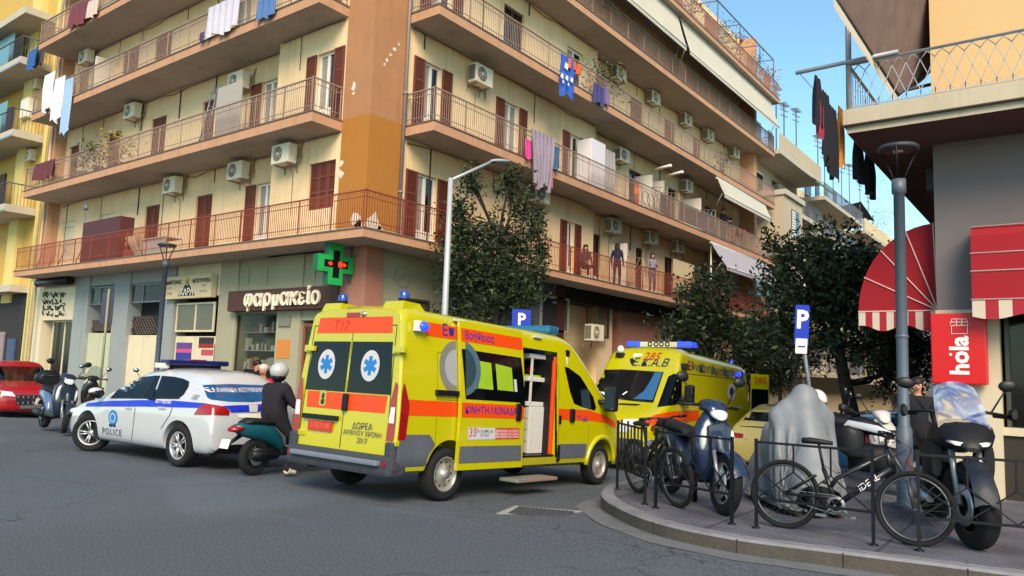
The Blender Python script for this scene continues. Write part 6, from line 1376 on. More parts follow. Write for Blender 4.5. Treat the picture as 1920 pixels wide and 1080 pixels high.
p = Lr(789, 612, -.96); mb = MB(); mb.bbox(p.x-.11, p.x-.02, -1.0, -.93, p.z-.07, p.z+.07, .01); mb.m = 1; mb.ell((p.x+.02, -1.0, p.z), (.085, .05, .07), 12, 8); mb.ob('side_beacon', [WHITEP, BLUELIT], am)
for px, py in ((859, 601), (1007, 632)): p = Lr(px, py, -.9); mb = MB(); mb.bbox(p.x-.1, p.x+.12, -.93, -.88, p.z-.02, p.z+.02, .01); mb.ob('marker_lamp', GREYL, am)
# sliding door, slid back along the flank
Wd = lambda z: 1.025 if z < 1.1 else 1.025+(.87-1.025)*((z-1.1)/1.4)**1.4
dz0, dz1 = .40, 2.43
mb = MB(); zz = [dz0+(dz1-dz0)*i/14 for i in range(15)]
out = [(Wd(z)+.075, z) for z in zz]; inn = [(Wd(z)+.025, z) for z in zz]
mb.loft([[(x, -y, z) for y, z in out+inn[::-1]] for x in (d0, d0+.02, (d0+d1)/2, d1-.02, d1)], False)
door = mb.ob('sliding_door', AMY, am); bd = bvh_of(door.data)
mb = MB(); K = lambda px, py: (lambda v: (v.x, v.z))(Lr(px, py, -1.05))
decal(mb, bd, [(d0+.02, zb0), (d1-.02, zb0), (d1-.02, zb1), (d0+.02, zb1)], SIDE_R, .004, .3); mb.ob('orange_stripe', AMO, door); mb = MB(); decal(mb, bd, [(d0+.02, zu0-.01), (d1-.02, zu0-.01), (d1-.02, zu1-.01), (d0+.02, zu1-.01)], SIDE_R, .004, .2); mb.ob('orange_stripe', AMO, door)
mb = MB(); wq = [K(869, 748), K(982, 755), K(980, 671), K(869, 654)]; decal(mb, bd, wq, SIDE_R, .006, .15); mb.ob('door_window', CARGL, door)
mb = MB(); decal(mb, bd, [K(894, 728), K(922, 731), K(922, 681), K(895, 676)], SIDE_R, .009, .2); decal(mb, bd, [K(930, 731), K(960, 734), K(960, 690), K(930, 682)], SIDE_R, .009, .2); mb.m = 1; decal(mb, bd, [K(962, 734), K(967, 735), K(967, 712), K(962, 711)], SIDE_R, .009, .2); decal(mb, bd, [K(886, 727), K(892, 728), K(892, 726), K(886, 724)], SIDE_R, .009, .2)
mb.ob('lime_blinds', [mat('lime_fabric', '86a81a', .6, var=.1), GREYL], door)
mb = MB(); decal(mb, bd, [p for p in circle(ce.x+.03, ce.z, .4, 32, .38) if p[0] >= ce.x+.09], SIDE_R, .010, .1); mb.ob('round_emblem', mat('emblem_blue_grey', '45606c', .3), door); mb = MB(); decal(mb, bd, [p for p in circle(ce.x+.03, ce.z, .29, 28) if p[0] >= ce.x+.09], SIDE_R, .013, .1); mb.ob('round_emblem', mat('emblem_teal_dark', '24404a', .15, spec=.6), door)
p = Lr(917, 770, -1.05); decal_text(bd, 'ΚΙΝΗΤΗ ΜΟΝΑΔΑ', .14, SIDE_R @ Matrix.Translation((p.x-.0, p.z, 0)), BLUEL, door)
p = Lr(894, 631, -.97); decal_text(bd, 'Βοήθειας', .15, SIDE_R @ Matrix.Translation((d0+.42, p.z-.01, 0)), BLUEL, door)
p = Lr(876, 625, -.97)
mb = MB(); decal(mb, bd, [K(872, 824), K(923, 823), K(923, 802), K(872, 801)], SIDE_R, .006, .3); mb.m = 1; decal(mb, bd, [K(923, 823), K(968, 822), K(968, 802), K(923, 802), K(925, 812)], SIDE_R, .006, .3); mb.ob('sticker', [GREYL, mat('sticker_red', 'b02a3a', .5, var=0)], door)
p = Lr(879, 811, -1.05); decal_text(bd, '35', .17, SIDE_R @ Matrix.Translation((p.x+.02, p.z, 0)), mat('sticker_red', ''), door, off=.009)
for (px, py, s_) in ((903, 808, 'Με αγάπη για'), (903, 815, 'τη ζωή')): p = Lr(px, py, -1.05); decal_text(bd, s_, .06, SIDE_R @ Matrix.Translation((p.x, p.z, 0)), NAVY, door, off=.009)
for i in range(3): p = Lr(946, 807+i*5.5, -1.05); decal_text(bd, 'προσφορά για όλους', .055, SIDE_R @ Matrix.Translation((p.x, p.z, 0)), WL, door, off=.009)
mb = MB(); decal(mb, bd, [(d0+.02, .5), (d1-.04, .5), (d1-.06, .72), (d0+.02, .72)], SIDE_R, .012, .3); mb.ob('cladding', CLAD, door)
p = Lr(971, 773, -1.09); mb = MB(); mb.bbox(p.x-.06, p.x+.06, -1.13, -1.08, p.z-.13, p.z+.13, .025); mb.ob('handle', BLACKP, door)
p = Lr(842, 737); mb = MB(); mb.bbox(p.x-.25, d0, -1.06, -1.0, p.z-.04, p.z+.035, .008); mb.ob('door_rail', BLACKP, am)
# interior seen through the doorway
IW = mat('interior_white', 'c2bfb8', .45, var=.04)
xi = lambda px, py, y: loc_y(Ti, px, py, y).x; zi = lambda px, py, y: loc_y(Ti, px, py, y).z
yi = -.55; xa_, xb_ = xi(975, 720, yi), xi(1021, 720, yi)
mb = MB(); mb.box(xa_-.4, o1-.01, -.2, -.16, .53, 2.19); mb.m = 1; mb.box(d1-.49, o1-.01, -1.0, -.2, .521, .55); mb.ob('interior_wall', [mat('interior_dark', '3a3c40', .7), BLACKP], am)
mb = MB(); zsh = [zi(1000, y_, yi) for y_ in (670, 712, 757)]
mb.box(xb_-.03, xb_, -.85, -.2, .55, 2.15)
for z in zsh: mb.bbox(xa_-.1, xb_-.03, -.8, -.2, z-.035, z+.035, .01)
xm = xi(998, 700, -.8); mb.box(xm-.015, xm+.015, -.8, -.77, zsh[1], zsh[0]); mb.box(xm-.015, xm+.015, -.8, -.77, zsh[2], zsh[1]); mb.bbox(xm-.02, xb_-.03, -.82, -.25, .56, zsh[2]-.04, .01); mb.m = 1
for i in range(4): z = .57+i*(zsh[2]-.62)/4; mb.bbox(xa_-.1, xm-.03, -.79, -.25, z, z+(zsh[2]-.66)/4, .01)
mb.ob('equipment_shelves', [IW, mat('drawer_grey', 'a3a39c', .5)], am)
mb = MB(); mb.ell((xi(1005, 702, -.5), -.5, zsh[1]+.16), (.2, .2, .13), 12, 8); mb.m = 1; mb.bbox(xi(990, 650, -.5), xb_-.05, -.7, -.3, zsh[0]+.04, zsh[0]+.34, .02); mb.m = 2; mb.box(xm, xb_-.04, -.72, -.3, zsh[1]+.036, zsh[1]+.07); mb.ob('equipment_bags', [mat('bag_red', 'b8141e', .7), mat('box_blue', '1e3f9a', .5), mat('lime_fabric', '')], am)
mb = MB(); x0 = xi(1032, 720, -.9); mb.bbox(x0, o1-.012, -.97, -.2, .55, 2.12, .02); mb.m = 1; mb.box(xb_+.01, x0-.03, -.92, -.2, .55, 2.15); mb.m = 2; mb.box(xb_+.06, xb_+.09, -.94, -.2, .55, 2.15); mb.ob('orange_bulkhead', [AMO, BLACKP, IW], am)
mb = MB(); mb.tube([(d1, -.98, .5), (o1, -.98, .5)], .02, 6); mb.tube([(o1+.0, -1.035, .52), (o1+.0, -.93, 2.2)], .018, 6); mb.ob('door_seal', BLACKP, am)
p = Lr(1000, 887, -1.2); xs1, xs2 = xi(962, 888, -1.2), xi(1036, 888, -1.2); mb = MB(); mb.bbox(xs1, xs2, -1.3, -.95, .2, .25, .012); mb.m = 1
for i in range(7): u = xs1+.25+(xs2-xs1-.3)*i/7; mb.box(u, u+.045, -1.303, -1.299, .212, .24)
mb.ob('side_step', [mat('step_alu', '8c8c88', .5, metal=.5), mat('step_orange', 'b06a3a', .5)], am)
# cab: side glass, handle, mirror, wheel arch lip
mb = MB(); decal(mb, bv, [K(1068, 688), K(1076, 690), K(1096, 706), K(1117, 745), K(1121, 764), K(1118, 770), K(1096, 764), K(1080, 757), K(1074, 735)], SIDE_R, .006, .1); mb.ob('side_window', CARGL, am); mb = MB(); decal(mb, bv, [(-4.0, 1.35), (-3.1, 1.35), (-3.1, 2.1), (-3.5, 2.1)], SIDE_L, .006, .12); mb.ob('side_window', CARGL, am)
mb = MB(); decal(mb, bv, [(-.8, 1.55), (.8, 1.55), (.72, 2.27), (-.72, 2.27)], FRONT(7), .006, .2, 6); mb.ob('windscreen', CARGL, am)
p = Lr(1072, 779); mb = MB(); mb.bbox(p.x-.06, p.x+.06, -1.07, -1.02, p.z-.11, p.z+.11, .02); mb.ob('cab_door_handle', BLACKP, am)
mb = MB()
for px, py, h_ in ((1049, 670, .07), (1050, 787, .07), (1047, 850, .13)): p = Lr(px, py); mb.bbox(p.x-.03, p.x+.03, -abs(Wd(p.z))-.02, -abs(Wd(p.z))+.03, p.z-h_, p.z+h_, .01)
p = Lr(1063, 663, -.9); mb.bbox(p.x-.06, p.x+.06, -Wd(p.z)-.012, -.8, p.z-.06, p.z+.06, .015); mb.ob('hinge', BLACKP, am)
mb = MB()
for x0_, x1_ in ((o1+.06, o1+.068), (3.56, 3.568)): decal(mb, bv, [(x0_, .5), (x1_, .5), (x1_, 2.0), (x0_, 2.0)], SIDE_R, .003, .4)
mb.ob('door_gap', mat('panel_gap', ''), am)
for s in (-1, 1):
    mb = MB(); mb.bbox(3.86, 4.0, s*1.24-.12, s*1.24+.12, 1.28, 1.72, .05); mb.tube([(3.9, s*.95, 1.45), (3.92, s*1.15, 1.42)], .04, 6); mb.m = 1; mb.box(3.852, 3.86, s*1.24-.09, s*1.24+.09, 1.32, 1.68); mb.ob('wing_mirror', [BLACKP, mat('mirror_glass', '8a9298', .03, metal=1, var=0)], am)
    mb = MB(); pts = [(4.035+.47*math.cos(rad(a)), s*(1.0+.03*math.sin(rad(a))), .36+.47*math.sin(rad(a))) for a in range(0, 181, 15)]; mb.tube(pts, .045, 8); mb.ob('wheel_arch', AMY, am)
    mb = MB(); mb.ell((4.82, s*.72, 1.0), (.12, .16, .15), 10, 8); mb.ob('headlamp', LAMPC, am)
for x_, st in ((0, 0), (4.035, 0)):
    for s in (-1, 1): wheel(am, (x_, s*.9, .345), .345, .225, s, rim='a9a59c', style='steel', steer=st)
# ================================================================ CARS
def pxd(mb, bvh, Ti, poly, off=.006, step=14.):
    """outline given in photo pixels, laid on the body where the sight lines meet it"""
    p, f = tri_poly(poly, step); o = Ti @ EYE; R3 = Ti.to_3x3(); vs = []
    for a, b in p:
        d = (R3 @ ray(a, b)).normalized(); h, n, i, q = bvh.ray_cast(o, d)
        if h is None: h, n, i, q = bvh.find_nearest(o+d*((-o).length*.98))
        if n.dot(d) > 0: n = -n
        vs.append(h+n*off)
    mb.add(vs, f, True); return mb
def pxhit(bvh, Ti, a, b):
    o = Ti @ EYE; d = (Ti.to_3x3() @ ray(a, b)).normalized(); h, n, i, q = bvh.ray_cast(o, d)
    if h is None: h, n, i, q = bvh.find_nearest(o+d*((-o).length))
    return h, (n if n.dot(d) < 0 else -n)
def csec(x, zb, zt, belt, w, wr, pl=1.):
    w *= pl; wr *= pl; g = zt > belt+.12
    k = min(1, (zt-zb)/.75); h = [(0, zb), (w-.14, zb), (w-.03, zb+.06*k), (w-.005, zb+.2*k), (w, zb+.42*k)]
    if g:
        f = min(1, (zt-belt)/.45); wt = w-(w-wr)*f
        h += [(w-.01, belt-.09), (w-.045, belt), (w-.06-(w-.06-wt)*.45, belt+(zt-belt)*.45), (wt+.01, zt-.09), (wt-.07, zt-.02), (wt*.5, zt+.012), (0, zt+.02)]
    else: h += [(w-.008, zb+(zt-zb)*.64), (w-.02, zb+(zt-zb)*.77), (w-.045, zb+(zt-zb)*.88), (w-.1, zt-.035), (w-.2, zt-.005), (w*.5, zt+.015), (0, zt+.025)]
    return [(x, -y, z) for y, z in h]+[(x, y, z) for y, z in h[-2:0:-1]]
def interp(P, x):
    for a, b in zip(P, P[1:]):
        if x <= b[0]: t = max(0, (x-a[0])/(b[0]-a[0])); return [p+(q-p)*t for p, q in zip(a[1:], b[1:])]
    return list(P[-1][1:])
def car_body(par, paint, prof, belt, w, wr, wb, r=.33, zb=.19, n=44, cuts=()):
    x0, x1 = prof[0][0], prof[-1][0]; S = []
    xsn = [p[0] for p in prof]
    for i in range(n+1):
        x = x0+(x1-x0)*i/n
        if min(abs(x-q) for q in xsn) > .04: xsn.append(x)
    xsn.sort()
    for x in xsn:
        zt, pl = interp(prof, x); e = max(0, (x0+.12-x)/.12, (x-x1+.12)/.12); S.append(csec(x, zb+.1*e, zt, belt, w, wr, pl))
    return shell(S, paint, [(0, r, r+.06, (1, -1)), (wb, r, r+.06, (1, -1))], cuts, 1, parent=par)
def underside(par, x0, x1, w): mb = MB(); mb.box(x0, x1, -w, w, .22, .5); mb.ob('underbody', BLACKP, par)
WHITEC = mat('car_white', 'b4b7ba', .14, var=.03, scale=2, coat=1.); PBLUE = mat('police_blue', '1c2fb0', .35, var=.03)
G0 = hitz(331, 875, -.02); G1 = hitz(158, 846, -.02); hd = math.atan2(G1.y-G0.y, G1.x-G0.x); sc = (G1-G0).length/2.62*.985
pcar = thing('police_car', 'white and blue police hatchback with roof light bar seen from behind', 'police car', (0, 0, 0), hd, sc=sc)
lv = Vector((-math.sin(hd), math.cos(hd), 0)); pcar.location = G0-lv*.86*sc; pcar.location.z = -.02
Tp = LT(pcar).inverted()
PP = [(-.80, .66, .95), (-.785, .72, .96), (-.76, .92, .97), (-.70, 1.02, .97), (-.6, 1.09, .975), (-.42, 1.22, .98), (-.12, 1.41, .99), (.1, 1.445, 1), (.6, 1.468, 1), (1.1, 1.47, 1), (1.45, 1.42, 1), (1.85, 1.2, 1), (2.25, .985, 1), (2.5, .93, 1), (3.0, .84, .98), (3.25, .76, .93), (3.4, .64, .86), (3.46, .5, .8)]
body = car_body(pcar, WHITEC, PP, .97, .90, .60, 2.62, .32); bv = bvh_of(body.data); underside(pcar, -.7, 3.2, .8)
Zp = lambda L, ox=120, oy=660, k=4.8: [(ox+a/k, oy+b/k) for a, b in L]
def D(name, m, *polys, off=.010, par=None, Zf=Zp):
    for q in polys: mb = MB(); pxd(mb, bv, Tp, Zf(q), off, 5.); mb.ob(name, m, par or pcar)
D('stripe', PBLUE, [(195, 490), (215, 462), (400, 440), (700, 434), (1000, 440), (1290, 465), (1205, 502), (700, 490)], [(1420, 488), (1560, 480), (1660, 478), (1800, 470), (1820, 530), (1700, 540), (1500, 545), (1490, 520)])
D('side_window', CARGL, [(428, 408), (480, 350), (560, 290), (640, 248), (720, 226), (822, 216), (700, 412)], [(715, 412), (838, 216), (870, 214), (800, 410)], [(815, 410), (885, 216), (1000, 226), (1080, 244), (1130, 268), (1125, 310), (1080, 385), (1040, 415)])
D('rear_window', mat('blue_tinted_glass', '1c4a78', .08, var=.5, scale=3, spec=.7), [(1250, 300), (1500, 292), (1790, 302), (1830, 330), (1800, 440), (1700, 452), (1480, 448), (1320, 430), (1290, 410)])
D('tail_lamp', TAIL, [(1172, 563), (1480, 570), (1490, 530), (1440, 495), (1350, 478), (1285, 466), (1225, 488)], off=.012)
D('police_emblem', STARB, circle(445, 588, 40, 18, 66)); D('police_emblem', mat('emblem_pale', '9fb0c8', .5), circle(445, 590, 26, 14, 45), off=.013); D('police_emblem', STARB, circle(445, 590, 17, 12, 32), off=.016); D('emblem_ribbon', NAVY, [(408, 645), (468, 645), (464, 678), (440, 668), (412, 674)], off=.008)
D('boot_emblem', GREYL, [(1660, 480), (1740, 478), (1735, 540), (1665, 542)], off=.015)
def ptext(bv, Ti, par, s, px, py, size, m, outward, **k):
    h, n = pxhit(bv, Ti, px, py); ey = Vector((0, 0, 1)); ex = ey.cross(outward); M = frame(h+Vector(outward)*.6, ex, ey); return decal_text(bv, s, size, M, m, par, off=k.pop('off', .016), dist=2, **k)
OL, OR_, OB, OF = Vector((0, 1, 0)), Vector((0, -1, 0)), Vector((-1, 0, 0)), Vector((1, 0, 0))
ptext(bv, Tp, pcar, 'POLICE', 120+435/4.8, 660+720/4.8, .15, NAVY, OL, sp=1.25); ptext(bv, Tp, pcar, '100', 120+1180/4.8, 660+412/4.8, .11, mat('grey_letters', '5c6068', .5), OL, shear=.2); ptext(bv, Tp, pcar, 'ΑΣΤΥΝΟΜΙΑ', 120+900/4.8, 660+452/4.8, .07, WL, OL)
ptext(bv, Tp, pcar, 'ΕΛΛΗΝΙΚΗ ΑΣΤΥΝΟΜΙΑ', 120+1580/4.8, 660+352/4.8, .085, WL, OB); ptext(bv, Tp, pcar, 'POLICE', 120+1720/4.8, 660+725/4.8, .16, PBLUE, OB, sp=1.3)
D('window_trim', BLACKP, [(425, 408), (1045, 414), (1043, 424), (425, 418)], [(700, 412), (822, 216), (845, 216), (722, 412)], off=.013)
D('rear_bumper_lower', BLACKP, [(1330, 912), (1420, 840), (1560, 830), (1800, 830), (1800, 900), (1400, 915)])
D('number_plate', WHITEP, [(1560, 560), (1830, 550), (1825, 600), (1565, 590)], off=.012)
mb = MB(); h, n = pxhit(bv, Tp, 120+590/4.8, 660+500/4.8)
for a in (590, 890): h, n = pxhit(bv, Tp, 120+a/4.8, 660+502/4.8); mb.bbox(h.x-.09, h.x+.09, h.y-.01, h.y+.03, h.z-.016, h.z+.016, .008)
mb.ob('door_handle', WHITEC, pcar)
D('door_gap', mat('white_gap', '4c4e52', .7, var=0), [(303, 455), (307, 455), (318, 488), (313, 488)], [(640, 500), (645, 500), (610, 800), (605, 800)], [(985, 460), (990, 460), (960, 560), (878, 690), (870, 690), (952, 560)], off=.004)
h, n = pxhit(bv, Tp, 205, 740); mb = MB(); mb.ell((h.x+.1, h.y+.16, h.z+.02), (.09, .13, .085), 12, 8); mb.m = 1; mb.ell((h.x+.11, h.y+.17, h.z+.05), (.085, .125, .07), 12, 8); mb.ob('wing_mirror', [BLACKP, WHITEC], pcar)
lbx = 1.0; mb = MB(); mb.bbox(lbx-.13, lbx+.13, -.58, .58, 1.52, 1.61, .03); mb.m = 1; mb.bbox(lbx-.1, lbx+.1, -.16, .16, 1.525, 1.625, .02); mb.m = 2; mb.box(lbx-.08, lbx+.08, -.45, .45, 1.46, 1.53); mb.m = 3; mb.bbox(lbx-.05, lbx+.16, .5, .64, 1.47, 1.55, .01); mb.ob('light_bar', [mat('navy_lightbar', '141a50', .2, coat=.6), mat('red_lightbar', '8a1018', .2, coat=.6), BLACKP, WHITEP], pcar)
mb = MB(); mb.tube([(-.05, -.2, 1.43), (-.12, -.2, 1.6)], .008, 5); mb.ob('roof_aerial', BLACKP, pcar)
for s in (1, -1): wheel(pcar, (0, s*.79, .315), .315, .2, s, 5)
for s in (1, -1): wheel(pcar, (2.62, s*.77, .315), .315, .2, s, 5, steer=rad(38))
mb = MB(); mb.ell((3.3, .68, .64), (.2, .14, .07), 10, 6); mb.ob('headlamp', LAMPC, pcar)
# ---- red car at the left edge
def simple_car(label, paint, loc, rz, prof, belt, w, wr, wb, wins, zs=1., r=.33, cat='car', front=True, rim='b4b6ba'):
    t = thing('parked_car', label, cat, loc, rz, sc=zs); b = car_body(t, paint, prof, belt, w, wr, wb, r); bv = bvh_of(b.data); underside(t, prof[0][0]+.2, prof[-1][0]-.2, w-.1)
    mb = MB()
    for s, M in ((1, SIDE_L), (-1, SIDE_R)):
        for q in wins: decal(mb, bv, [(-a if s > 0 else a, z) for a, z in q], M, .006, .15)
    mb.ob('side_window', CARGL, t)
    xf, zf = max((p for p in prof if p[1] > belt+.2), key=lambda p: p[0])[:2]
    mb = MB(); decal(mb, bv, [(-.66, belt+.05), (.66, belt+.05), (.53, zf+.1), (-.53, zf+.1)], FRONT(8), .006, .15, 9); mb.ob('windscreen', CARGL, t)
    mb = MB(); decal(mb, bv, [(-.62, belt+.06), (.62, belt+.06), (.5, zf+.05), (-.5, zf+.05)], REAR(-4), .006, .15, 5); mb.ob('rear_window', CARGL, t)
    x1 = prof[-1][0]
    for s in (1, -1):
        mb = MB(); decal(mb, bv, [(s*.42, .62), (s*.84, .66), (s*.84, .78), (s*.5, .74)], FRONT(8), .01, .1, 9); mb.ob('headlamp', LAMPC, t)
        mb = MB(); decal(mb, bv, [(s*.5, .78), (s*.86, .78), (s*.86, .9), (s*.5, .88)], REAR(-4), .01, .1, 5); mb.ob('tail_lamp', TAIL, t)
        mb = MB(); mb.ell((xf+.55, s*(w+.1), belt+.04), (.09, .12, .08), 10, 6); mb.ob('wing_mirror', [BLACKP], t)
        wheel(t, (0, s*(w-.11), r-.01), r-.01, .2, s, 5, rim=rim); wheel(t, (wb, s*(w-.11), r-.01), r-.01, .2, s, 5, rim=rim)
    mb = MB(); decal(mb, bv, [(-.4, .4), (.4, .4), (.42, .66), (-.42, .66)], FRONT(8), .008, .1, 9); mb.m = 1
    for i in range(7): y = -.36+i*.12; decal(mb, bv, [(y-.012, .42), (y+.012, .42), (y+.012, .64), (y-.012, .64)], FRONT(8), .014, .2, 9)
    decal(mb, bv, [(-.3, .3), (.3, .3), (.3, .39), (-.3, .39)], FRONT(8), .014, .2, 9); mb.ob('grille', [BLACKP, mat('grille_chrome', '8d8f8c', .3, metal=.7)], t); return t
HP = [(-.82, .6, .9), (-.76, .9, .95), (-.62, 1.1, .97), (-.2, 1.42, .99), (.5, 1.56, 1), (1.3, 1.56, 1), (1.5, 1.5, 1), (2.2, 1.05, 1), (2.5, 1.0, 1), (3.1, .9, .98), (3.3, .78, .93), (3.42, .55, .86)]
WIN = [[(-.25, 1.06), (.55, 1.04), (.55, 1.42), (.05, 1.4)], [(.65, 1.04), (1.75, 1.04), (1.35, 1.38), (1.1, 1.43), (.65, 1.43)]]
rc = hitz(20, 757, -.1); simple_car('shiny red car at the left edge with its bonnet towards the scooters', mat('car_red', '8c0c14', .25, var=.04, coat=.7), (-27.2, 9.55, -.16), rad(-8), HP, .98, .9, .6, 2.6, WIN, 1.02)
yc_ = hitd(1412, 800, 21); simple_car('pale yellow car parked behind the far ambulance, above the covered motorcycle', mat('car_pale_yellow', 'b8a860', .3, var=.03, coat=.6), (-5.9, 18.3, -.48), rad(92), HP, .98, .9, .6, 2.6, WIN)
simple_car('light blue and white car seen under the tree beyond the white helmet', mat('car_light_blue', '6d9cc0', .25, var=.03, coat=.6), (-4.1, 22.6-4, 0), rad(90), HP, .98, .9, .6, 2.6, WIN).location = hitd(1628, 830, 18.2)
o = [c for c in bpy.data.objects if c.get('label', '').startswith('light blue and white')][0]; o.location.z = gz(-5.6, o.location.y)+.05; o.rotation_euler.z = rad(70)
# ---- second ambulance, nose to nose
a2 = thing('ambulance', 'yellow ambulance facing the camera with blue roof lights behind the first one', 'ambulance', (-8.5, 19.5, gz(-8, 19.5)), rad(-90), ry=rad(-2.6)); a2.scale = (1.03, 1.13, 1.03); Tp = LT(a2).inverted()
P2 = [(-1.25, 2.57, .15), (-1.0, 2.64, .2), (1.9, 2.72, .25), (2.4, 2.76, .25), (2.7, 2.74, .2), (2.88, 2.65, .18), (3.02, 2.42, .18), (3.14, 2.14, .16), (3.75, 1.5, .15), (3.95, 1.38, .15), (4.3, 1.2, .18), (4.52, 1.02, .16), (4.62, .8, .1), (4.66, .6, .08)]
S = []
for x in sorted({p[0] for p in P2} | {-1.22, -.6, 0, .7, 1.4, 2.1, 3.3, 3.5, 4.1, 4.4, 4.58}):
    zt_, rr = interp(P2, x); pl = (1 if x < 3.9 else 1-.13*((x-3.9)/.76)**2)*(.98 if x < -1.23 else 1)
    S.append(vsec(x, .36, zt_, .995, .84, rr, pl))
body = shell(S, AMY, [(0, .36, .44, (1, -1)), (3.665, .36, .44, (1, -1))], (), 0, parent=a2); bv = bvh_of(body.data)
Z2 = lambda L: [(1000+a/4.8, 540+b/4.8) for a, b in L]; Z4 = lambda L: [(1100+a/4, 560+b/4) for a, b in L]
D('windscreen', mat('windscreen_glass', '0f1318', .05, var=.5, scale=2, spec=.8), [(520, 835), (600, 738), (800, 733), (1175, 757), (1080, 1035), (900, 1020), (640, 985), (560, 930)], par=a2, Zf=Z2)
D('painted_reflection_band', mat('painted_sky_reflection', '2f5f8a', .1, var=.1), [(1095, 765), (1165, 762), (1075, 1015), (900, 1005), (1000, 930), (1050, 850)], par=a2, Zf=Z2, off=.02); D('paper', WHITEP, [(600, 940), (725, 950), (660, 985)], [(840, 937), (855, 940), (815, 970), (800, 966)], par=a2, Zf=Z2, off=.028)  # blue band paints a sky reflection onto the windscreen
D('side_window', CARGL, [(1115, 1075), (1215, 800), (1260, 775), (1325, 775), (1335, 820), (1330, 1000), (1280, 1050)], par=a2, Zf=Z2)
D('orange_stripe', AMO, [(395, 925), (520, 870), (640, 845), (835, 838), (840, 905), (700, 935), (390, 955)], par=a2, Zf=Z4); D('headlamp', LAMPC, [(200, 1000), (225, 945), (290, 905), (385, 905), (370, 960), (300, 1000)], par=a2, Zf=Z4, off=.012)
D('bonnet_vent', BLACKP, [(745, 1050), (785, 1040), (970, 1048), (930, 1062)], par=a2, Zf=Z2); D('side_groove', mat('panel_gap', ''), [(1370, 765), (1890, 825), (1890, 832), (1370, 774)], [(1370, 780), (1376, 780), (1392, 1080), (1386, 1080)], par=a2, Zf=Z2, off=.003)
mb = MB(); mb.m = 0; pxd(mb, bv, Tp, Z2(circle(1780, 935, 36, 20, 76)), .006); mb.m = 1; pxd(mb, bv, Tp, Z2(circle(1782, 935, 19, 16, 42)), .010); mb.ob('star_emblem', [GREYL, NAVY], a2)
D('paramedic_badge', WHITEP, [(905, 590), (990, 595), (975, 612), (900, 625)], par=a2, Zf=Z2, off=.008); D('paramedic_badge', BLACKP, [(868, 640), (895, 632), (915, 655), (890, 690), (880, 688)], par=a2, Zf=Z2, off=.008)
ptext(bv, Tp, a2, '285', 1000+1068/4.8, 540+620/4.8, .26, mat('red_letters', 'b8301c', .5, var=0), OF, shear=.25, off=.02); ptext(bv, Tp, a2, 'Ε.Κ.Α.Β', 1000+1050/4.8, 540+675/4.8, .26, NAVY, OF, shear=.25, off=.02)
for s_, px, py in (('Εθνικό', 1305, 689), ('Κέντρο', 1327, 693), ('Άμεσης', 1349, 697), ('Βοήθειας', 1374, 701)): ptext(bv, Tp, a2, s_, px, py, .3, NAVY, OL, off=.018)
mb = MB(); mb.T = Matrix.Translation((-.1, 0, .15)); mb.bbox(2.0, 2.3, -.78, .78, 2.66, 2.8, .03); mb.m = 1
for s in (1, -1): mb.bbox(1.98, 2.32, s*.62-.18, s*.62+.18, 2.67, 2.81, .04)
mb.m = 2; mb.box(1.98, 2.32, -.8, .8, 2.62, 2.665)
mb.m = 2
for y in (-.2, -.05, .08, .22): mb.lathe((2.3, y, 2.745), (1, 0, 0), [(.05, 0), (.06, .012), (.035, .012)], 12)
mb.ob('light_bar', [mat('lightbar_cream', 'c9c5a0', .4), BLUELIT, BLACKP], a2)
h, n = pxhit(bv, Tp, 1164, 668); mb = MB(); mb.bbox(h.x-.08, h.x+.08, h.y-.09, h.y+.09, h.z-.02, h.z+.08, .01); mb.m = 1; mb.ell((h.x+.02, h.y, h.z+.16), (.08, .08, .1), 10, 8); mb.ob('search_lamp', [BLACKP, WHITEP], a2)
h, n = pxhit(bv, Tp, 1279, 688); mb = MB(); mb.bbox(h.x-.1, h.x+.06, h.y-.03, h.y+.12, h.z-.07, h.z+.08, .02); mb.m = 1; mb.bbox(h.x-.09, h.x-.0, h.y+.12, h.y+.135, h.z-.05, h.z+.06, .005); mb.ob('side_beacon', [BLACKP, TAIL], a2)
h, n = pxhit(bv, Tp, 1383, 702); mb = MB(); mb.bbox(h.x-.12, h.x+.02, h.y-.03, h.y+.1, h.z-.08, h.z+.08, .02); mb.m = 1; mb.ell((h.x+.06, h.y+.06, h.z), (.09, .06, .08), 10, 8); mb.ob('side_beacon', [BLACKP, BLUELIT], a2)
mb = MB(); mb.lathe((-.9, .6, 2.55), (0, 0, 1), [(0, 0), (.12, 0), (.09, .06), (.09, .08)], 12); mb.m = 1; mb.lathe((-.9, .6, 2.63), (0, 0, 1), [(.07, 0), (.07, .12), (0, .15)], 12); mb.ob('beacon', [AMY, BLUEB], a2)
mb = MB(); q = [(-1.27, .97), (-1.62, 1.30)]; mb.loft([[(x, y, z) for z in (1.0, 2.42)] + [(x-.04, y+.01, z) for z in (2.42, 1.0)] for x, y in q], False); mb.m = 1; mb.add([(-1.27, 1.0, .95), (-1.59, 1.31, .95), (-1.59, 1.31, 2.02), (-1.27, 1.0, 2.02)], [(0, 1, 2, 3)]); rd_ = mb.ob('rear_door', [AMY, CARGL], a2)
Md = frame((-1.43, 1.16, 2.25), Vector((-.35, .33, 0)), (0, 0, 1)); writing('285', .24, Md @ Matrix.Translation((0, 0, .02)), mat('red_letters', ''), rd_)
mb = MB(); mb.bbox(4.45, 4.74, -.86, .86, .3, .68, .06); mb.ob('front_bumper', BUMP, a2)
for s in (-1, 1):
    mb = MB(); mb.bbox(3.2, 3.34, s*1.2-.1, s*1.2+.1, 1.5, 1.9, .05); mb.tube([(3.3, s*.95, 1.55), (3.28, s*1.12, 1.6)], .04, 6); mb.ob('wing_mirror', BLACKP, a2)
    for x_ in (0, 3.665): wheel(a2, (x_, s*.87, .345), .345, .22, s, rim='a9a59c', style='steel')
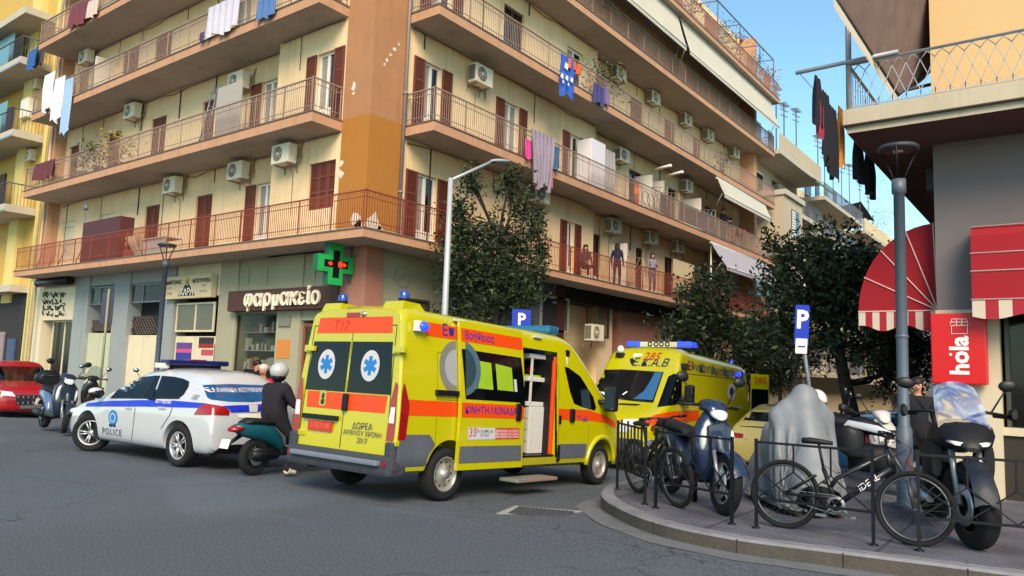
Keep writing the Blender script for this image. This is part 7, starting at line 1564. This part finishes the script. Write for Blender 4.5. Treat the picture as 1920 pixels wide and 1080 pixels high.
# ================================================================ SCOOTERS, MOTORCYCLES, BICYCLES
def hblob(mb, secs, n=14, p=2.4):          # sections along x: (x, z, ry, rz[, y])
    R = []
    for q in secs:
        x, z, ry, rz = q[:4]; y0 = q[4] if len(q) > 4 else 0; r = []
        for j in range(n):
            t = 2*math.pi*j/n; c, s = math.cos(t), math.sin(t); r.append((x, y0+ry*math.copysign(abs(c)**(2/p), c), z+rz*math.copysign(abs(s)**(2/p), s)))
        R.append(r)
    return mb.loft(R)
def vblob(mb, secs, n=14, p=2.4):          # sections along z: (z, x, rx, ry[, y])
    R = []
    for q in secs:
        z, x, rx, ry = q[:4]; y0 = q[4] if len(q) > 4 else 0; r = []
        for j in range(n):
            t = 2*math.pi*j/n; c, s = math.cos(t), math.sin(t); r.append((x+rx*math.copysign(abs(c)**(2/p), c), y0+ry*math.copysign(abs(s)**(2/p), s), z))
        R.append(r)
    return mb.loft(R)
SEATB = mat('seat_black', '131316', .6, var=.1, scale=12); FORKS = mat('fork_silver', '8e9196', .35, metal=.6)
def two_wheel(par, x, r, w, rim, steer=0., disc=True, sp=5):
    o = wheel(par, (x, 0, r), r, w, 1, sp, rim); 
    rm = [c for c in o.children][0]; d = rm.copy(); COL.objects.link(d); d.parent = o; d.rotation_euler = (0, 0, math.pi)
    if disc:
        mb = MB()
        for s in (1, -1): mb.lathe((0, s*(w*.5+.012), 0), (0, s, 0), [(r*.25, 0), (r*.5, 0), (r*.5, .006), (r*.25, .006)], 20)
        mb.ob('brake_disc', STEEL, o)
    o.rotation_euler = (0, 0, steer); return o
def mirror(par, x, y, z, s, m=None):
    mb = MB(); mb.tube([(x, y, z), (x-.02, y+s*.08, z+.14), (x-.03, y+s*.12, z+.2)], .008, 5); mb.T = Matrix.Translation((x-.03, y+s*.14, z+.25)) @ Matrix.Rotation(s*.15, 4, 'X'); mb.ell((0, 0, 0), (.025, .075, .055), 12, 8); mb.m = 1; mb.ell((-.014, 0, 0), (.016, .066, .047), 12, 8); mb.ob('mirror', [m or BLACKP, mat('mirror_glass', '')], par)
def scooter(label, loc, rz, col, col2=None, r=.29, wb=1.32, lean=0., top=False, shield=None, steer=0., cat='scooter', tail=True, plate=True):
    """front wheel contact point is the local origin ahead at x = wb; rear axle at x = 0"""
    t = thing('scooter', label, cat, loc, rz, 'scooters and motorcycles parked round the junction', rx=lean)
    pm = mat('paint_'+col, col, .25, var=.04, coat=.6); p2 = mat('paint_'+(col2 or col), col2 or col, .3, var=.04, coat=.4)
    two_wheel(t, 0, r, .12, '3a3c40'); two_wheel(t, wb, r, .1, '8d9094', steer)
    mb = MB(); hblob(mb, [(-.42, .74, .05, .03), (-.3, .7, .12, .1), (0, .66, .15, .14), (.25, .6, .16, .17), (.42, .46, .15, .14), (.5, .36, .12, .07)]); mb.ob('rear_body', p2, t)
    mb = MB(); hblob(mb, [(-.28, .79, .09, .03), (-.15, .82, .14, .05), (.15, .79, .15, .055), (.4, .77, .12, .05), (.5, .72, .07, .03)]); mb.ob('seat', SEATB, t)
    mb = MB(); mb.bbox(.42, wb-.32, -.15, .15, .26, .36, .03); hblob(mb, [(-.1, .3, .1, .1), (.12, .3, .14, .13), (.4, .3, .12, .1)]); mb.tube([(-.2, -.14, .32), (.35, -.13, .28)], [.075, .05], 10); mb.ob('floor_and_engine', BLACKP, t)
    mb = MB(); vblob(mb, [(.3, wb-.3, .06, .14), (.45, wb-.28, .08, .19), (.65, wb-.3, .1, .23), (.85, wb-.33, .1, .21), (.98, wb-.36, .08, .12), (1.02, wb-.37, .05, .08)]); mb.ob('leg_shield', pm, t)
    mb = MB(); pxf = wb-.21
    mb.prism([(-.09, .5), (.09, .5), (.13, .86), (0, .9), (-.13, .86)], lambda a, b, q: (wb-.3+.1+q+(.0 if b > .8 else .02), a, b), -.02, .02); mb.ob('front_panel', mat('paint_panel_'+col, col, .2, coat=.8), t)
    for s in (1, -1): mb = MB(); mb.ell((wb-.235, s*.16, .72), (.05, .035, .12), 10, 8); mb.ob('indicator', LAMPC, t)
    mb = MB()
    for a in range(0, 6): pass
    mb.grid(lambda u, v: Vector((wb+(r+.035)*math.cos(rad(20+130*u)), .085*(2*v-1), r+(r+.035)*math.sin(rad(20+130*u))-.03*(2*v-1)**2)), 12, 6); mb.ob('front_mudguard', pm, t)
    mb = MB()
    for s in (1, -1): mb.tube([(wb, s*.085, r), (wb-.12, s*.085, .62)], .022, 8)
    mb.tube([(wb-.12, 0, .6), (wb-.36, 0, 1.06)], .03, 8); mb.ob('fork', FORKS, t)
    mb = MB(); hblob(mb, [(wb-.52, 1.04, .1, .04), (wb-.42, 1.07, .15, .07), (wb-.3, 1.05, .13, .08), (wb-.22, 1.0, .08, .05)]); mb.ob('handlebar_cowl', pm, t)
    mb = MB(); hblob(mb, [(wb-.26, 1.0, .1, .05), (wb-.2, .98, .09, .05), (wb-.17, .96, .05, .03)]); mb.ob('headlamp', LAMPC, t)
    mb = MB()
    for s in (1, -1): mb.tube([(wb-.42, s*.12, 1.07), (wb-.48, s*.36, 1.06)], .018, 8); mb.tube([(wb-.42, s*.25, 1.09), (wb-.36, s*.38, 1.08)], .006, 4)
    mb.ob('handlebar', BLACKP, t)
    for s in (1, -1): mirror(t, wb-.42, s*.2, 1.1, s)
    if tail:
        mb = MB(); hblob(mb, [(-.5, .7, .04, .025), (-.42, .71, .1, .05), (-.3, .71, .12, .04)]); mb.ob('tail_lamp', TAIL, t)
        mb = MB(); mb.tube([(-.3, 0, .6), (-.5, 0, .5)], .02, 5); hblob(mb, [(-.56, .46, .05, .01), (-.3, .6, .06, .02)]); mb.ob('rear_fender', BLACKP, t)
    if plate:
        mb = MB(); mb.T = Matrix.Translation((-.56, 0, .5)) @ Matrix.Rotation(rad(20), 4, 'Y'); mb.bbox(-.006, .006, -.09, .09, -.07, .07, .004); p_ = mb.ob('number_plate', WHITEP, t)
    if shield:
        mb = MB(); mb.grid(lambda u, v: Vector((wb-.3-.16*v+.0, (2*u-1)*.2*(1-.35*v**2), 1.05+.36*v-.05*(2*u-1)**2)), 8, 6); mb.ob('windshield', mat('tinted_shield', '5f7a80', .1, alpha=.55, var=0), t)
    if top:
        mb = MB(); hblob(mb, [(-.62, .98, .12, .08), (-.55, 1.0, .21, .13), (-.3, 1.02, .24, .16), (-.12, .98, .18, .12)]); mb.m = 1; hblob(mb, [(-.63, .98, .15, .025), (-.6, .98, .2, .03), (-.5, .98, .235, .03)]); mb.ob('top_box', [BLACKP, TAIL], t)
        mb = MB(); mb.tube([(-.1, .1, .82), (-.45, .1, .84)], .015, 5); mb.tube([(-.1, -.1, .82), (-.45, -.1, .84)], .015, 5); mb.ob('rack', BLACKM, t)
    return t
def moto(label, loc, rz, col, col2, r=.31, wb=1.45, lean=0., screen=None, helmet=False, steer=0.):
    t = thing('motorcycle', label, 'motorcycle', loc, rz, 'scooters and motorcycles parked round the junction', rx=lean)
    pm = mat('satin_'+col, col, .5, var=.08, coat=.05, spec=.25); p2 = mat('satin_'+col2, col2, .5, var=.08, coat=.05, spec=.25)
    two_wheel(t, 0, r, .18, '2a2c30'); two_wheel(t, wb, r, .13, '2a2c30', steer)
    mb = MB(); hblob(mb, [(.2, .45, .12, .14), (.45, .42, .2, .22), (.8, .45, .2, .22), (.98, .5, .12, .15)]); mb.tube([(.0, .13, r), (.5, .13, .4)], .04, 8); mb.tube([(.0, -.13, r), (.5, -.13, .4)], .04, 8); mb.ob('engine', mat('engine_dark', '1c1d20', .5, metal=.4, var=.2, scale=20), t)
    mb = MB(); mb.tube([(.75, -.18, .3), (.3, -.2, .3), (-.3, -.22, .55)], [.035, .06, .07], 10); mb.ob('exhaust', STEEL, t)
    mb = MB(); hblob(mb, [(.42, .8, .1, .06), (.55, .87, .16, .1), (.75, .92, .19, .13), (.98, .9, .17, .12), (1.08, .84, .08, .06)]); mb.ob('fuel_tank', pm, t)
    mb = MB(); hblob(mb, [(-.38, .93, .08, .035), (-.2, .9, .13, .05), (.15, .83, .15, .05), (.45, .82, .11, .05), (.52, .84, .07, .03)]); mb.ob('seat', SEATB, t)
    mb = MB(); hblob(mb, [(-.48, .88, .05, .03), (-.3, .82, .12, .07), (.1, .72, .13, .1), (.3, .68, .1, .08)]); mb.ob('tail_section', p2, t)
    mb = MB(); hblob(mb, [(-.52, .86, .06, .03), (-.45, .86, .09, .035)]); mb.ob('tail_lamp', TAIL, t)
    mb = MB()
    for s in (1, -1): mb.tube([(wb, s*.1, r), (wb-.2, s*.1, .72), (wb-.36, s*.1, 1.08)], .027, 8)
    mb.ob('fork', FORKS, t)
    mb = MB(); hblob(mb, [(wb-.5, .95, .2, .12), (wb-.3, .95, .25, .15), (wb-.14, .93, .2, .12), (wb-.04, .88, .1, .05), (wb+.02, .84, .04, .02)])
    for s in (1, -1): hblob(mb, [(.75, .62, .04, .2, s*.2), (.95, .66, .05, .24, s*.23), (1.15, .72, .04, .16, s*.2)])
    hblob(mb, [(wb-.1, .76, .06, .02), (wb+.12, .72, .05, .015), (wb+.22, .68, .03, .01)]); mb.ob('fairing', p2, t)
    mb = MB()
    for s in (1, -1): hblob(mb, [(wb-.1, .9, .07, .02, s*.1), (wb-.02, .885, .05, .015, s*.08)])
    mb.ob('headlamp', LAMPC, t)
    mb = MB(); mb.grid(lambda u, v: Vector((wb+(r+.04)*math.cos(rad(10+140*u)), .085*(2*v-1), r+(r+.04)*math.sin(rad(10+140*u))-.03*(2*v-1)**2)), 12, 6); mb.ob('front_mudguard', pm, t)
    mb = MB()
    for s in (1, -1): mb.tube([(wb-.38, s*.06, 1.1), (wb-.42, s*.22, 1.16), (wb-.52, s*.4, 1.13)], .016, 8); mb.tube([(wb-.53, s*.3, 1.13), (wb-.56, s*.42, 1.12)], .022, 8); hblob(mb, [(wb-.5, 1.14, .02, .05, s*.42), (wb-.42, 1.15, .03, .06, s*.43), (wb-.38, 1.15, .02, .04, s*.42)])
    mb.ob('handlebar', BLACKP, t)
    for s in (1, -1): mirror(t, wb-.44, s*.26, 1.16, s)
    if screen:
        mb = MB(); mb.grid(lambda u, v: Vector((wb-.14-.24*v, (2*u-1)*.2*(1-.3*v**3), .98+.42*v-.06*(2*u-1)**2)), 10, 8); mb.ob('windscreen', screen, t)
    return t
def place_front(px, py, az, wb, z=.13):
    g = hitz(px, py, z); h = Vector((math.sin(rad(az)), math.cos(rad(az)), 0)); p = g-h*wb; return (p.x, p.y, z), math.atan2(h.y, h.x)
# blue scooter behind the guard rail
l, a = place_front(1356, 965, 130, 1.5); SCT = scooter('dark blue scooter facing the camera beside the grey tarpaulin', l, a, '182642', '131e33', r=.31, lean=rad(-4), steer=rad(-4)); SCT.scale = (1.14,)*3
l, a = place_front(1828, 1028, 160, 1.62)
def painted_reflections():  # reflections and what shows through are painted into the screen colour
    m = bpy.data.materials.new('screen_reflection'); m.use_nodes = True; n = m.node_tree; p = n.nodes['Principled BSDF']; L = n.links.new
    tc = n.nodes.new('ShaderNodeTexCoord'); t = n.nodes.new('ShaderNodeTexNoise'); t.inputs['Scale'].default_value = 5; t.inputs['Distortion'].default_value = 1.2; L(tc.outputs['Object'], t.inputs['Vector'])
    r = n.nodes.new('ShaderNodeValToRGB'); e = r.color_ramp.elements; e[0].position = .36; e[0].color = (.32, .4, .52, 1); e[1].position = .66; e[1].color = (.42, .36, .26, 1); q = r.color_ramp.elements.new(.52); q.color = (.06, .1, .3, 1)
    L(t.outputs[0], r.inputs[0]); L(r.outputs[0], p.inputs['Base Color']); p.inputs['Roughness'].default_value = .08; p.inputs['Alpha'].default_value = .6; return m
mo = moto('black motorcycle, tall windscreen with painted reflections, facing the camera at the right edge', l, a, '1c232e', '111317', r=.36, screen=painted_reflections(), steer=rad(10)); mo.scale = (1.12, 1.2, 1.12)
mb = MB(); mb.grid(lambda u, v: Vector((1.45-.15-.4*v, (2*u-1)*.2*(1-.2*v**3), 1.0+.44*v-.06*(2*u-1)**2)), 10, 8)
[c for c in mo.children if c.name.startswith('windscreen')][0].data = mb.mesh('windscreen', bpy.data.materials['screen_reflection'])
# police-style motorcycle with the white helmet, behind the bicycle
l, a = place_front(1528, 905, -98, 1.45); pb = moto('black and white motorcycle standing behind the bicycle, white helmet on its handlebar', l, a, '15161a', '15161a', lean=rad(5))
mb = MB()
for s in (1, -1): hblob(mb, [(.2, .74, .015, .02, s*.16), (.55, .86, .02, .06, s*.19), (.95, .93, .02, .05, s*.2), (1.12, .86, .015, .02, s*.16)])
mb.ob('white_side_panels', WHITEC, pb)
hp = hitd(1531, 750, 9.35); hl = thing('helmet', 'white motorcycle helmet hung on the handlebar beside the tarpaulin', 'helmet', hp, rad(-60))
mb = MB(); mb.ell((0, 0, 0), (.15, .125, .135), 18, 12); mb.ob('helmet_shell', mat('helmet_white', 'c8c6c2', .25, var=.03, coat=.6), hl); mb = MB(); mb.ell((.035, 0, -.055), (.125, .115, .09), 16, 10); mb.ob('visor', CARGL, hl); mb = MB(); mb.ell((.0, 0, -.09), (.12, .105, .07), 14, 8); mb.ob('lining', BLACKP, hl)
l, a = place_front(1668, 905, 150, 1.3); scooter('white and red scooter half hidden behind the lamp post and bicycle', (l[0]-.1, l[1]+.6, .1), a, 'b9b4b4', '9a2030', steer=rad(10))
# left-hand group
l, a = place_front(118, 812, 97, 1.5, .0); scooter('blue and white scooter with black top box beside the red car', l, a, '1c2434', '4a5f80', r=.28, wb=1.36, top=True, lean=rad(-5), steer=rad(-15)).scale = (1.12,)*3
g = hity(150, 740, 9.6); scooter('black scooter with a tinted windshield behind the police car bonnet', (g.x+.9, 9.55, .0), rad(165), '15161a', '15161a', shield=True, lean=rad(6))
g = hity(262, 720, 9.75); scooter('dark scooter behind the police car roof near the lamp post', (g.x+.4, 9.75, 0), rad(150), '1a1c22', '1a1c22')
g = hity(368, 690, 9.4); hb = thing('delivery_bag', 'red bag and dark box on a scooter rack behind the police light bar', 'bag', (g.x, 9.4, g.z-.05)); mb = MB(); mb.ell((0, 0, .0), (.32, .2, .14), 12, 8); mb.ob('bag', mat('bag_red', 'b8141e'), hb); scooter('scooter almost hidden behind the police car under the red bag', (g.x-.3, 9.4, 0), rad(10), '22242a', '22242a', top=True)
# covered motorcycle
tl = hitz(1452, 962, .13); tl.z = .13
tp = thing('covered_motorcycle', 'motorcycle covered by a grey tarpaulin between the blue scooter and the bicycle', 'motorcycle', tl+Vector((.02, .62, 0)), rad(-50), 'scooters and motorcycles parked round the junction')
def drape(W, L, N, M, balls, steps=170, seed=3):
    """settle a cloth sheet over a set of balls and the ground (position based), so that it hangs in real folds"""
    rg = np.random.default_rng(seed); u, v = np.meshgrid(np.linspace(-.5, .5, N), np.linspace(-.5, .5, M), indexing='ij')
    X = np.stack([u*L, v*W, np.full_like(u, 1.62)], -1)+rg.normal(0, .012, (N, M, 3)); V = np.zeros_like(X); du, dv = L/(N-1), W/(M-1)
    def con(sa, sb, rest, k):
        A, B = X[sa], X[sb]; d = B-A; l = np.linalg.norm(d, axis=-1, keepdims=True)+1e-9; c = d*(k*.5*(1-rest/l)); X[sa] += c; X[sb] -= c
    S = slice
    for st in range(steps):
        V *= .965; V[..., 2] -= .003; P = X.copy(); X += V
        for it in range(9):
            for o in (0, 1):
                n = (N-o)//2; con((S(o, o+2*n, 2),), (S(o+1, o+2*n, 2),), du, 1.); m = (M-o)//2; con((S(None), S(o, o+2*m, 2)), (S(None), S(o+1, o+2*m, 2)), dv, 1.)
            con((S(0, N-1), S(0, M-1)), (S(1, N), S(1, M)), math.hypot(du, dv), .35); con((S(1, N), S(0, M-1)), (S(0, N-1), S(1, M)), math.hypot(du, dv), .35)
            con((S(0, N-2),), (S(2, N),), 2*du, .06); con((S(None), S(0, M-2)), (S(None), S(2, M)), 2*dv, .06)
            for c, r in balls:
                d = X-np.array(c); l = np.linalg.norm(d, axis=-1, keepdims=True); X += np.where(l < r, d*(r/np.maximum(l, 1e-6)-1), 0)
            X[..., 2] = np.maximum(X[..., 2], .06)
            if it == 8:
                e_ = np.zeros((N, M), bool); e_[:3] = e_[-3:] = True; e_[:, :3] = e_[:, -3:] = True; e_ |= X[..., 2] < .3
                t_ = np.stack([np.clip(X[..., 0], -.55, .55), np.zeros_like(X[..., 0])], -1); d2 = X[..., :2]-t_; l2 = np.linalg.norm(d2, axis=-1, keepdims=True); X[..., :2] -= np.where(e_[..., None] & (l2 > .42), d2*.02, 0)
        V = X-P; low = X[..., 2] < .075; V[low] *= .3
        for c, r in balls: V[np.linalg.norm(X-np.array(c), axis=-1) < r*1.02] *= .25
    return X
balls = [((-.62, 0, .34), .34), ((-.35, 0, .62), .26), ((-.15, 0, .78), .22), ((.1, 0, .72), .24), ((.3, 0, .85), .22), ((.4, 0, 1.02), .2), ((.36, 0, 1.2), .2), ((.33, .04, 1.36), .17), ((.3, .32, 1.05), .12), ((.3, -.32, 1.05), .12), ((.33, .2, 1.12), .14), ((.33, -.2, 1.12), .14), ((.62, 0, .34), .33), ((.5, 0, .6), .2), ((-.62, 0, .8), .16)]
DX = drape(2.75, 3.1, 76, 66, balls)
mb = MB(); N_, M_ = DX.shape[:2]
def keep(i, j): a, b = (i+.5)/(N_-1)*2-1, (j+.5)/(M_-1)*2-1; return abs(a)**3+abs(b)**3 < 1.25
mb.add([(p[0]*.94, p[1]*.94, p[2]*1.07) for p in DX.reshape(-1, 3)], [(i*M_+j, (i+1)*M_+j, (i+1)*M_+j+1, i*M_+j+1) for i in range(N_-1) for j in range(M_-1) if keep(i, j)], True)
cl = mb.ob('tarpaulin', mat('tarpaulin', '73787d', .5, var=.1, scale=5, bump=.25, bscale=20, dirt=.3, dcol='5f6166'), tp); cl.modifiers.new('s', 'SUBSURF').levels = 1; cl.modifiers['s'].render_levels = 1
two_wheel(tp, .62, .3, .12, '2a2c30'); two_wheel(tp, -.62, .3, .14, '2a2c30')
# bicycles
def bicycle(label, rear, front, lean, col, sus=True):
    R_, F_ = Vector(rear), Vector(front); d = F_-R_; wb = d.length; rz = math.atan2(d.y, d.x)
    t = thing('bicycle', label, 'bicycle', R_, rz, 'bicycles leaning by the guard rails', rx=lean); r = .335
    for x, st in ((0, 0), (wb, rad(4))):
        mb = MB(); mb.tube([(r*math.cos(a*math.pi/20), 0, r*math.sin(a*math.pi/20)) for a in range(40)], .025, 8, closed=True); o = mb.ob('wheel', RUBBER, t); o.location = (x, 0, r+.02); o.rotation_euler = (0, 0, st)
        mb = MB(); mb.tube([((r-.035)*math.cos(a*math.pi/20), 0, (r-.035)*math.sin(a*math.pi/20)) for a in range(40)], .012, 6, closed=True); mb.tube([(0, -.05, 0), (0, .05, 0)], .02, 8)
        mb.ob('rim', mat('bike_rim', '55585c', .35, metal=.6), o)
        mb = MB()
        for i in range(20): a = 2*math.pi*i/20; b_ = a+(.5 if i % 2 else -.5); y = .03*(1 if i % 4 < 2 else -1); mb.tube([(.02*math.cos(b_), y, .02*math.sin(b_)), ((r-.04)*math.cos(a), 0, (r-.04)*math.sin(a))], .0022, 3)
        mb.ob('spokes', mat('spoke_dark', '3c3e42', .4, metal=.6), o)
    fm = mat('bike_'+col, col, .35, var=.08, coat=.3); z = r+.02; bb = Vector((wb*.42, 0, .3)); st = Vector((wb*.27, 0, .8)); hd = Vector((wb*.8, 0, .86)); hb = Vector((wb*.83, 0, .72))
    mb = MB()
    mb.tube([st*.35+bb*.65, Vector((wb*.42, 0, .57)), hd], [.028, .024, .026], 8); mb.tube([bb, hb], .032, 8); mb.tube([bb, bb.lerp(st, .72)], .024, 8); mb.tube([hd+Vector((-.005, 0, .04)), hb], .028, 8)
    for s in (1, -1): mb.tube([(0, s*.06, z), (wb*.36, s*.05, .37), bb+Vector((0, s*.04, 0))], .014, 6); mb.tube([(0, s*.06, z), (wb*.25, s*.05, .58)], .012, 6)
    mb.ob('frame', fm, t)
    mb = MB()
    for s in (1, -1): mb.tube([(wb, s*.065, z), (wb-.06, s*.065, .62)], .018, 8)
    mb.tube([(wb-.06, -.08, .63), (wb-.06, .08, .63)], .022, 8); mb.tube([(wb-.06, 0, .63), hd+Vector((.02, 0, .05))], .018, 8); mb.ob('fork', mat('fork_grey', '44474c', .4, metal=.4), t)
    mb = MB(); h2 = hd+Vector((-.01, 0, .14)); mb.tube([hd, h2, h2+Vector((.07, 0, .03))], .016, 8); b2 = h2+Vector((.07, 0, .03))
    mb.tube([b2+Vector((-.08, .31, .02)), b2+Vector((0, .1, .03)), b2, b2+Vector((0, -.1, .03)), b2+Vector((-.08, -.31, .02))], .013, 8)
    for s in (1, -1): mb.tube([b2+Vector((-.09, s*.32, .02)), b2+Vector((-.03, s*.2, .025))], .02, 8); mb.tube([b2+Vector((0, s*.2, .0)), b2+Vector((.03, s*.28, -.04))], .006, 4)
    mb.ob('handlebar', BLACKP, t)
    mb = MB(); hblob(mb, [(st.x-.16, .93, .075, .03), (st.x-.08, .935, .085, .035), (st.x+.05, .93, .04, .028), (st.x+.14, .925, .02, .02)]); mb.tube([bb.lerp(st, .72), st+Vector((0, 0, .11))], .015, 8); mb.ob('saddle', SEATB, t)
    mb = MB(); mb.lathe(bb+Vector((0, -.05, 0)), (0, -1, 0), [(.06, 0), (.095, 0), (.095, .006), (.06, .006)], 24)
    for s in (1, -1): mb.tube([bb+Vector((0, s*.07, 0)), bb+Vector((s*.12, s*.08, -.11))], .012, 6); mb.box(bb.x+s*.12-.05, bb.x+s*.12+.05, s*.14-.045, s*.14+.045, bb.z-.125, bb.z-.1)
    ch = [(-.0, -.06, z+.045), (bb.x, -.06, bb.z+.095)]; mb.tube(ch, .005, 4); mb.tube([(-.0, -.06, z-.045), (bb.x, -.06, bb.z-.095)], .005, 4); mb.ob('crank_and_chain', mat('crank_steel', '77797c', .4, metal=.7), t)
    mb = MB(); mb.tube([b2+Vector((0, .15, 0)), b2+Vector((.16, .05, -.1)), b2+Vector((.08, 0, -.35)), (wb-.05, .03, .62)], .004, 4); mb.tube([b2+Vector((0, -.15, 0)), b2+Vector((.12, -.05, -.12)), hd+Vector((.0, 0, -.06)), Vector((wb*.42, 0, .62)), Vector((wb*.3, .03, .7))], .004, 4); mb.ob('cables', BLACKP, t)
    if sus: writing('IDEAL', .09, frame(bb.lerp(hb, .6)+Vector((0, -.036, .0)), (hb-bb), Vector((0, 0, 1))), WL, t, shear=.2)
    return t
bicycle('black full-suspension mountain bicycle leaning on the guard rail', hitz(1470, 990, .13), hitz(1716, 1024, .13), rad(-7), '17181b')
fr, rr_ = hitz(1256, 946, .13), hitz(1196, 924, .13); bicycle('dark bicycle seen end-on behind the left guard rail panels', rr_, rr_+(fr-rr_).normalized()*1.06, rad(5), '1a1c20', False)
# ================================================================ PEOPLE IN THE STREET
# rider on the teal scooter
hdg = rad(97); rw = hitz(474, 890, -.03); sc_ = scooter('teal scooter under its rider between police car and ambulance', (rw.x, rw.y, -.03), hdg, '0f3c48', '0f4a58', r=.27, wb=1.3)
d = Vector((math.cos(hdg), math.sin(hdg), 0)); seat = rw+d*.34
RD = dict(pelvis=(0, 0, .86), spine=(0, .0, 1.02), chest=(0, -.03, 1.23), neck=(0, -.03, 1.38), h0=(0, -.035, 1.44), h1=(0, -.055, 1.5), h2=(0, -.055, 1.57), h3=(0, -.05, 1.63),
          lhip=(.1, -.02, .84), rhip=(-.1, -.02, .84), lknee=(.16, -.44, .72), rknee=(-.26, -.2, .5), lank=(.14, -.5, .36), rank=(-.36, .02, .06), lheel=(.14, -.46, .31), rheel=(-.36, .06, .03), ltoe=(.14, -.68, .31), rtoe=(-.4, -.17, .02),
          lsh=(.2, -.03, 1.31), rsh=(-.2, -.03, 1.31), lelb=(.31, -.12, 1.04), relb=(-.31, -.12, 1.04), lwri=(.27, -.44, 1.04), rwri=(-.27, -.44, 1.04))
rp = thing('person', 'rider in a dark jacket and grey helmet sitting on the teal scooter, seen from behind', 'person', (seat.x, seat.y, -.03), hdg+math.pi/2)
RD = {k: tuple(v) for k, v in RD.items()}
figure(rp, pose=RD, shirt='191620', trousers='121216', shoes='c9bfae', hair=None, fat=1.5)
mb = MB(); mb.ell((0, -.05, 1.585), (.14, .155, .14), 18, 12); hm_ = mb.ob('helmet', mat('helmet_grey', 'a9abab', .3, var=.05, coat=.5), rp); mb = MB(); mb.ell((0, -.04, 1.49), (.115, .125, .09), 14, 8); mb.ob('collar', BLACKP, rp)
def at_road(px, py, z=0): h = hitz(px, py, z); return (h.x, h.y, z)
g = hity(494, 700, 9.0); person('white-haired person in a red jacket walking behind the police car', (g.x, 9.0, -.1), rad(40), shirt='a81420', trousers='3a3438', haircol=mat('white_hair', 'b8b0a8', .8))
g = hity(482, 690, 11.2); person('person in black raising a hand before the pharmacy window', (g.x, 11.2, -.02), rad(120), shirt='121217', trousers='1b1b22', pose=dict(relb=(-.28, -.12, 1.3), rwri=(-.2, -.3, 1.5)))
g = hitz(1716, 930, .08); person('person in a dark coat and jeans standing behind the grey lamp post', (g.x, g.y+.35, .06), rad(10), shirt='14151c', trousers='1f2c4a', fat=1.1)
# bare pavement details: small post and papers
plain('bin', 'low dark litter bin by the shop wall behind the black motorcycle', 'bin', lambda mb: mb.lathe((.9, 12.9, .02), (0, 0, 1), [(0, 0), (.2, 0), (.24, .7), (.26, .72), (.2, .75), (0, .76)], 14), BLACKP) if 0 else None
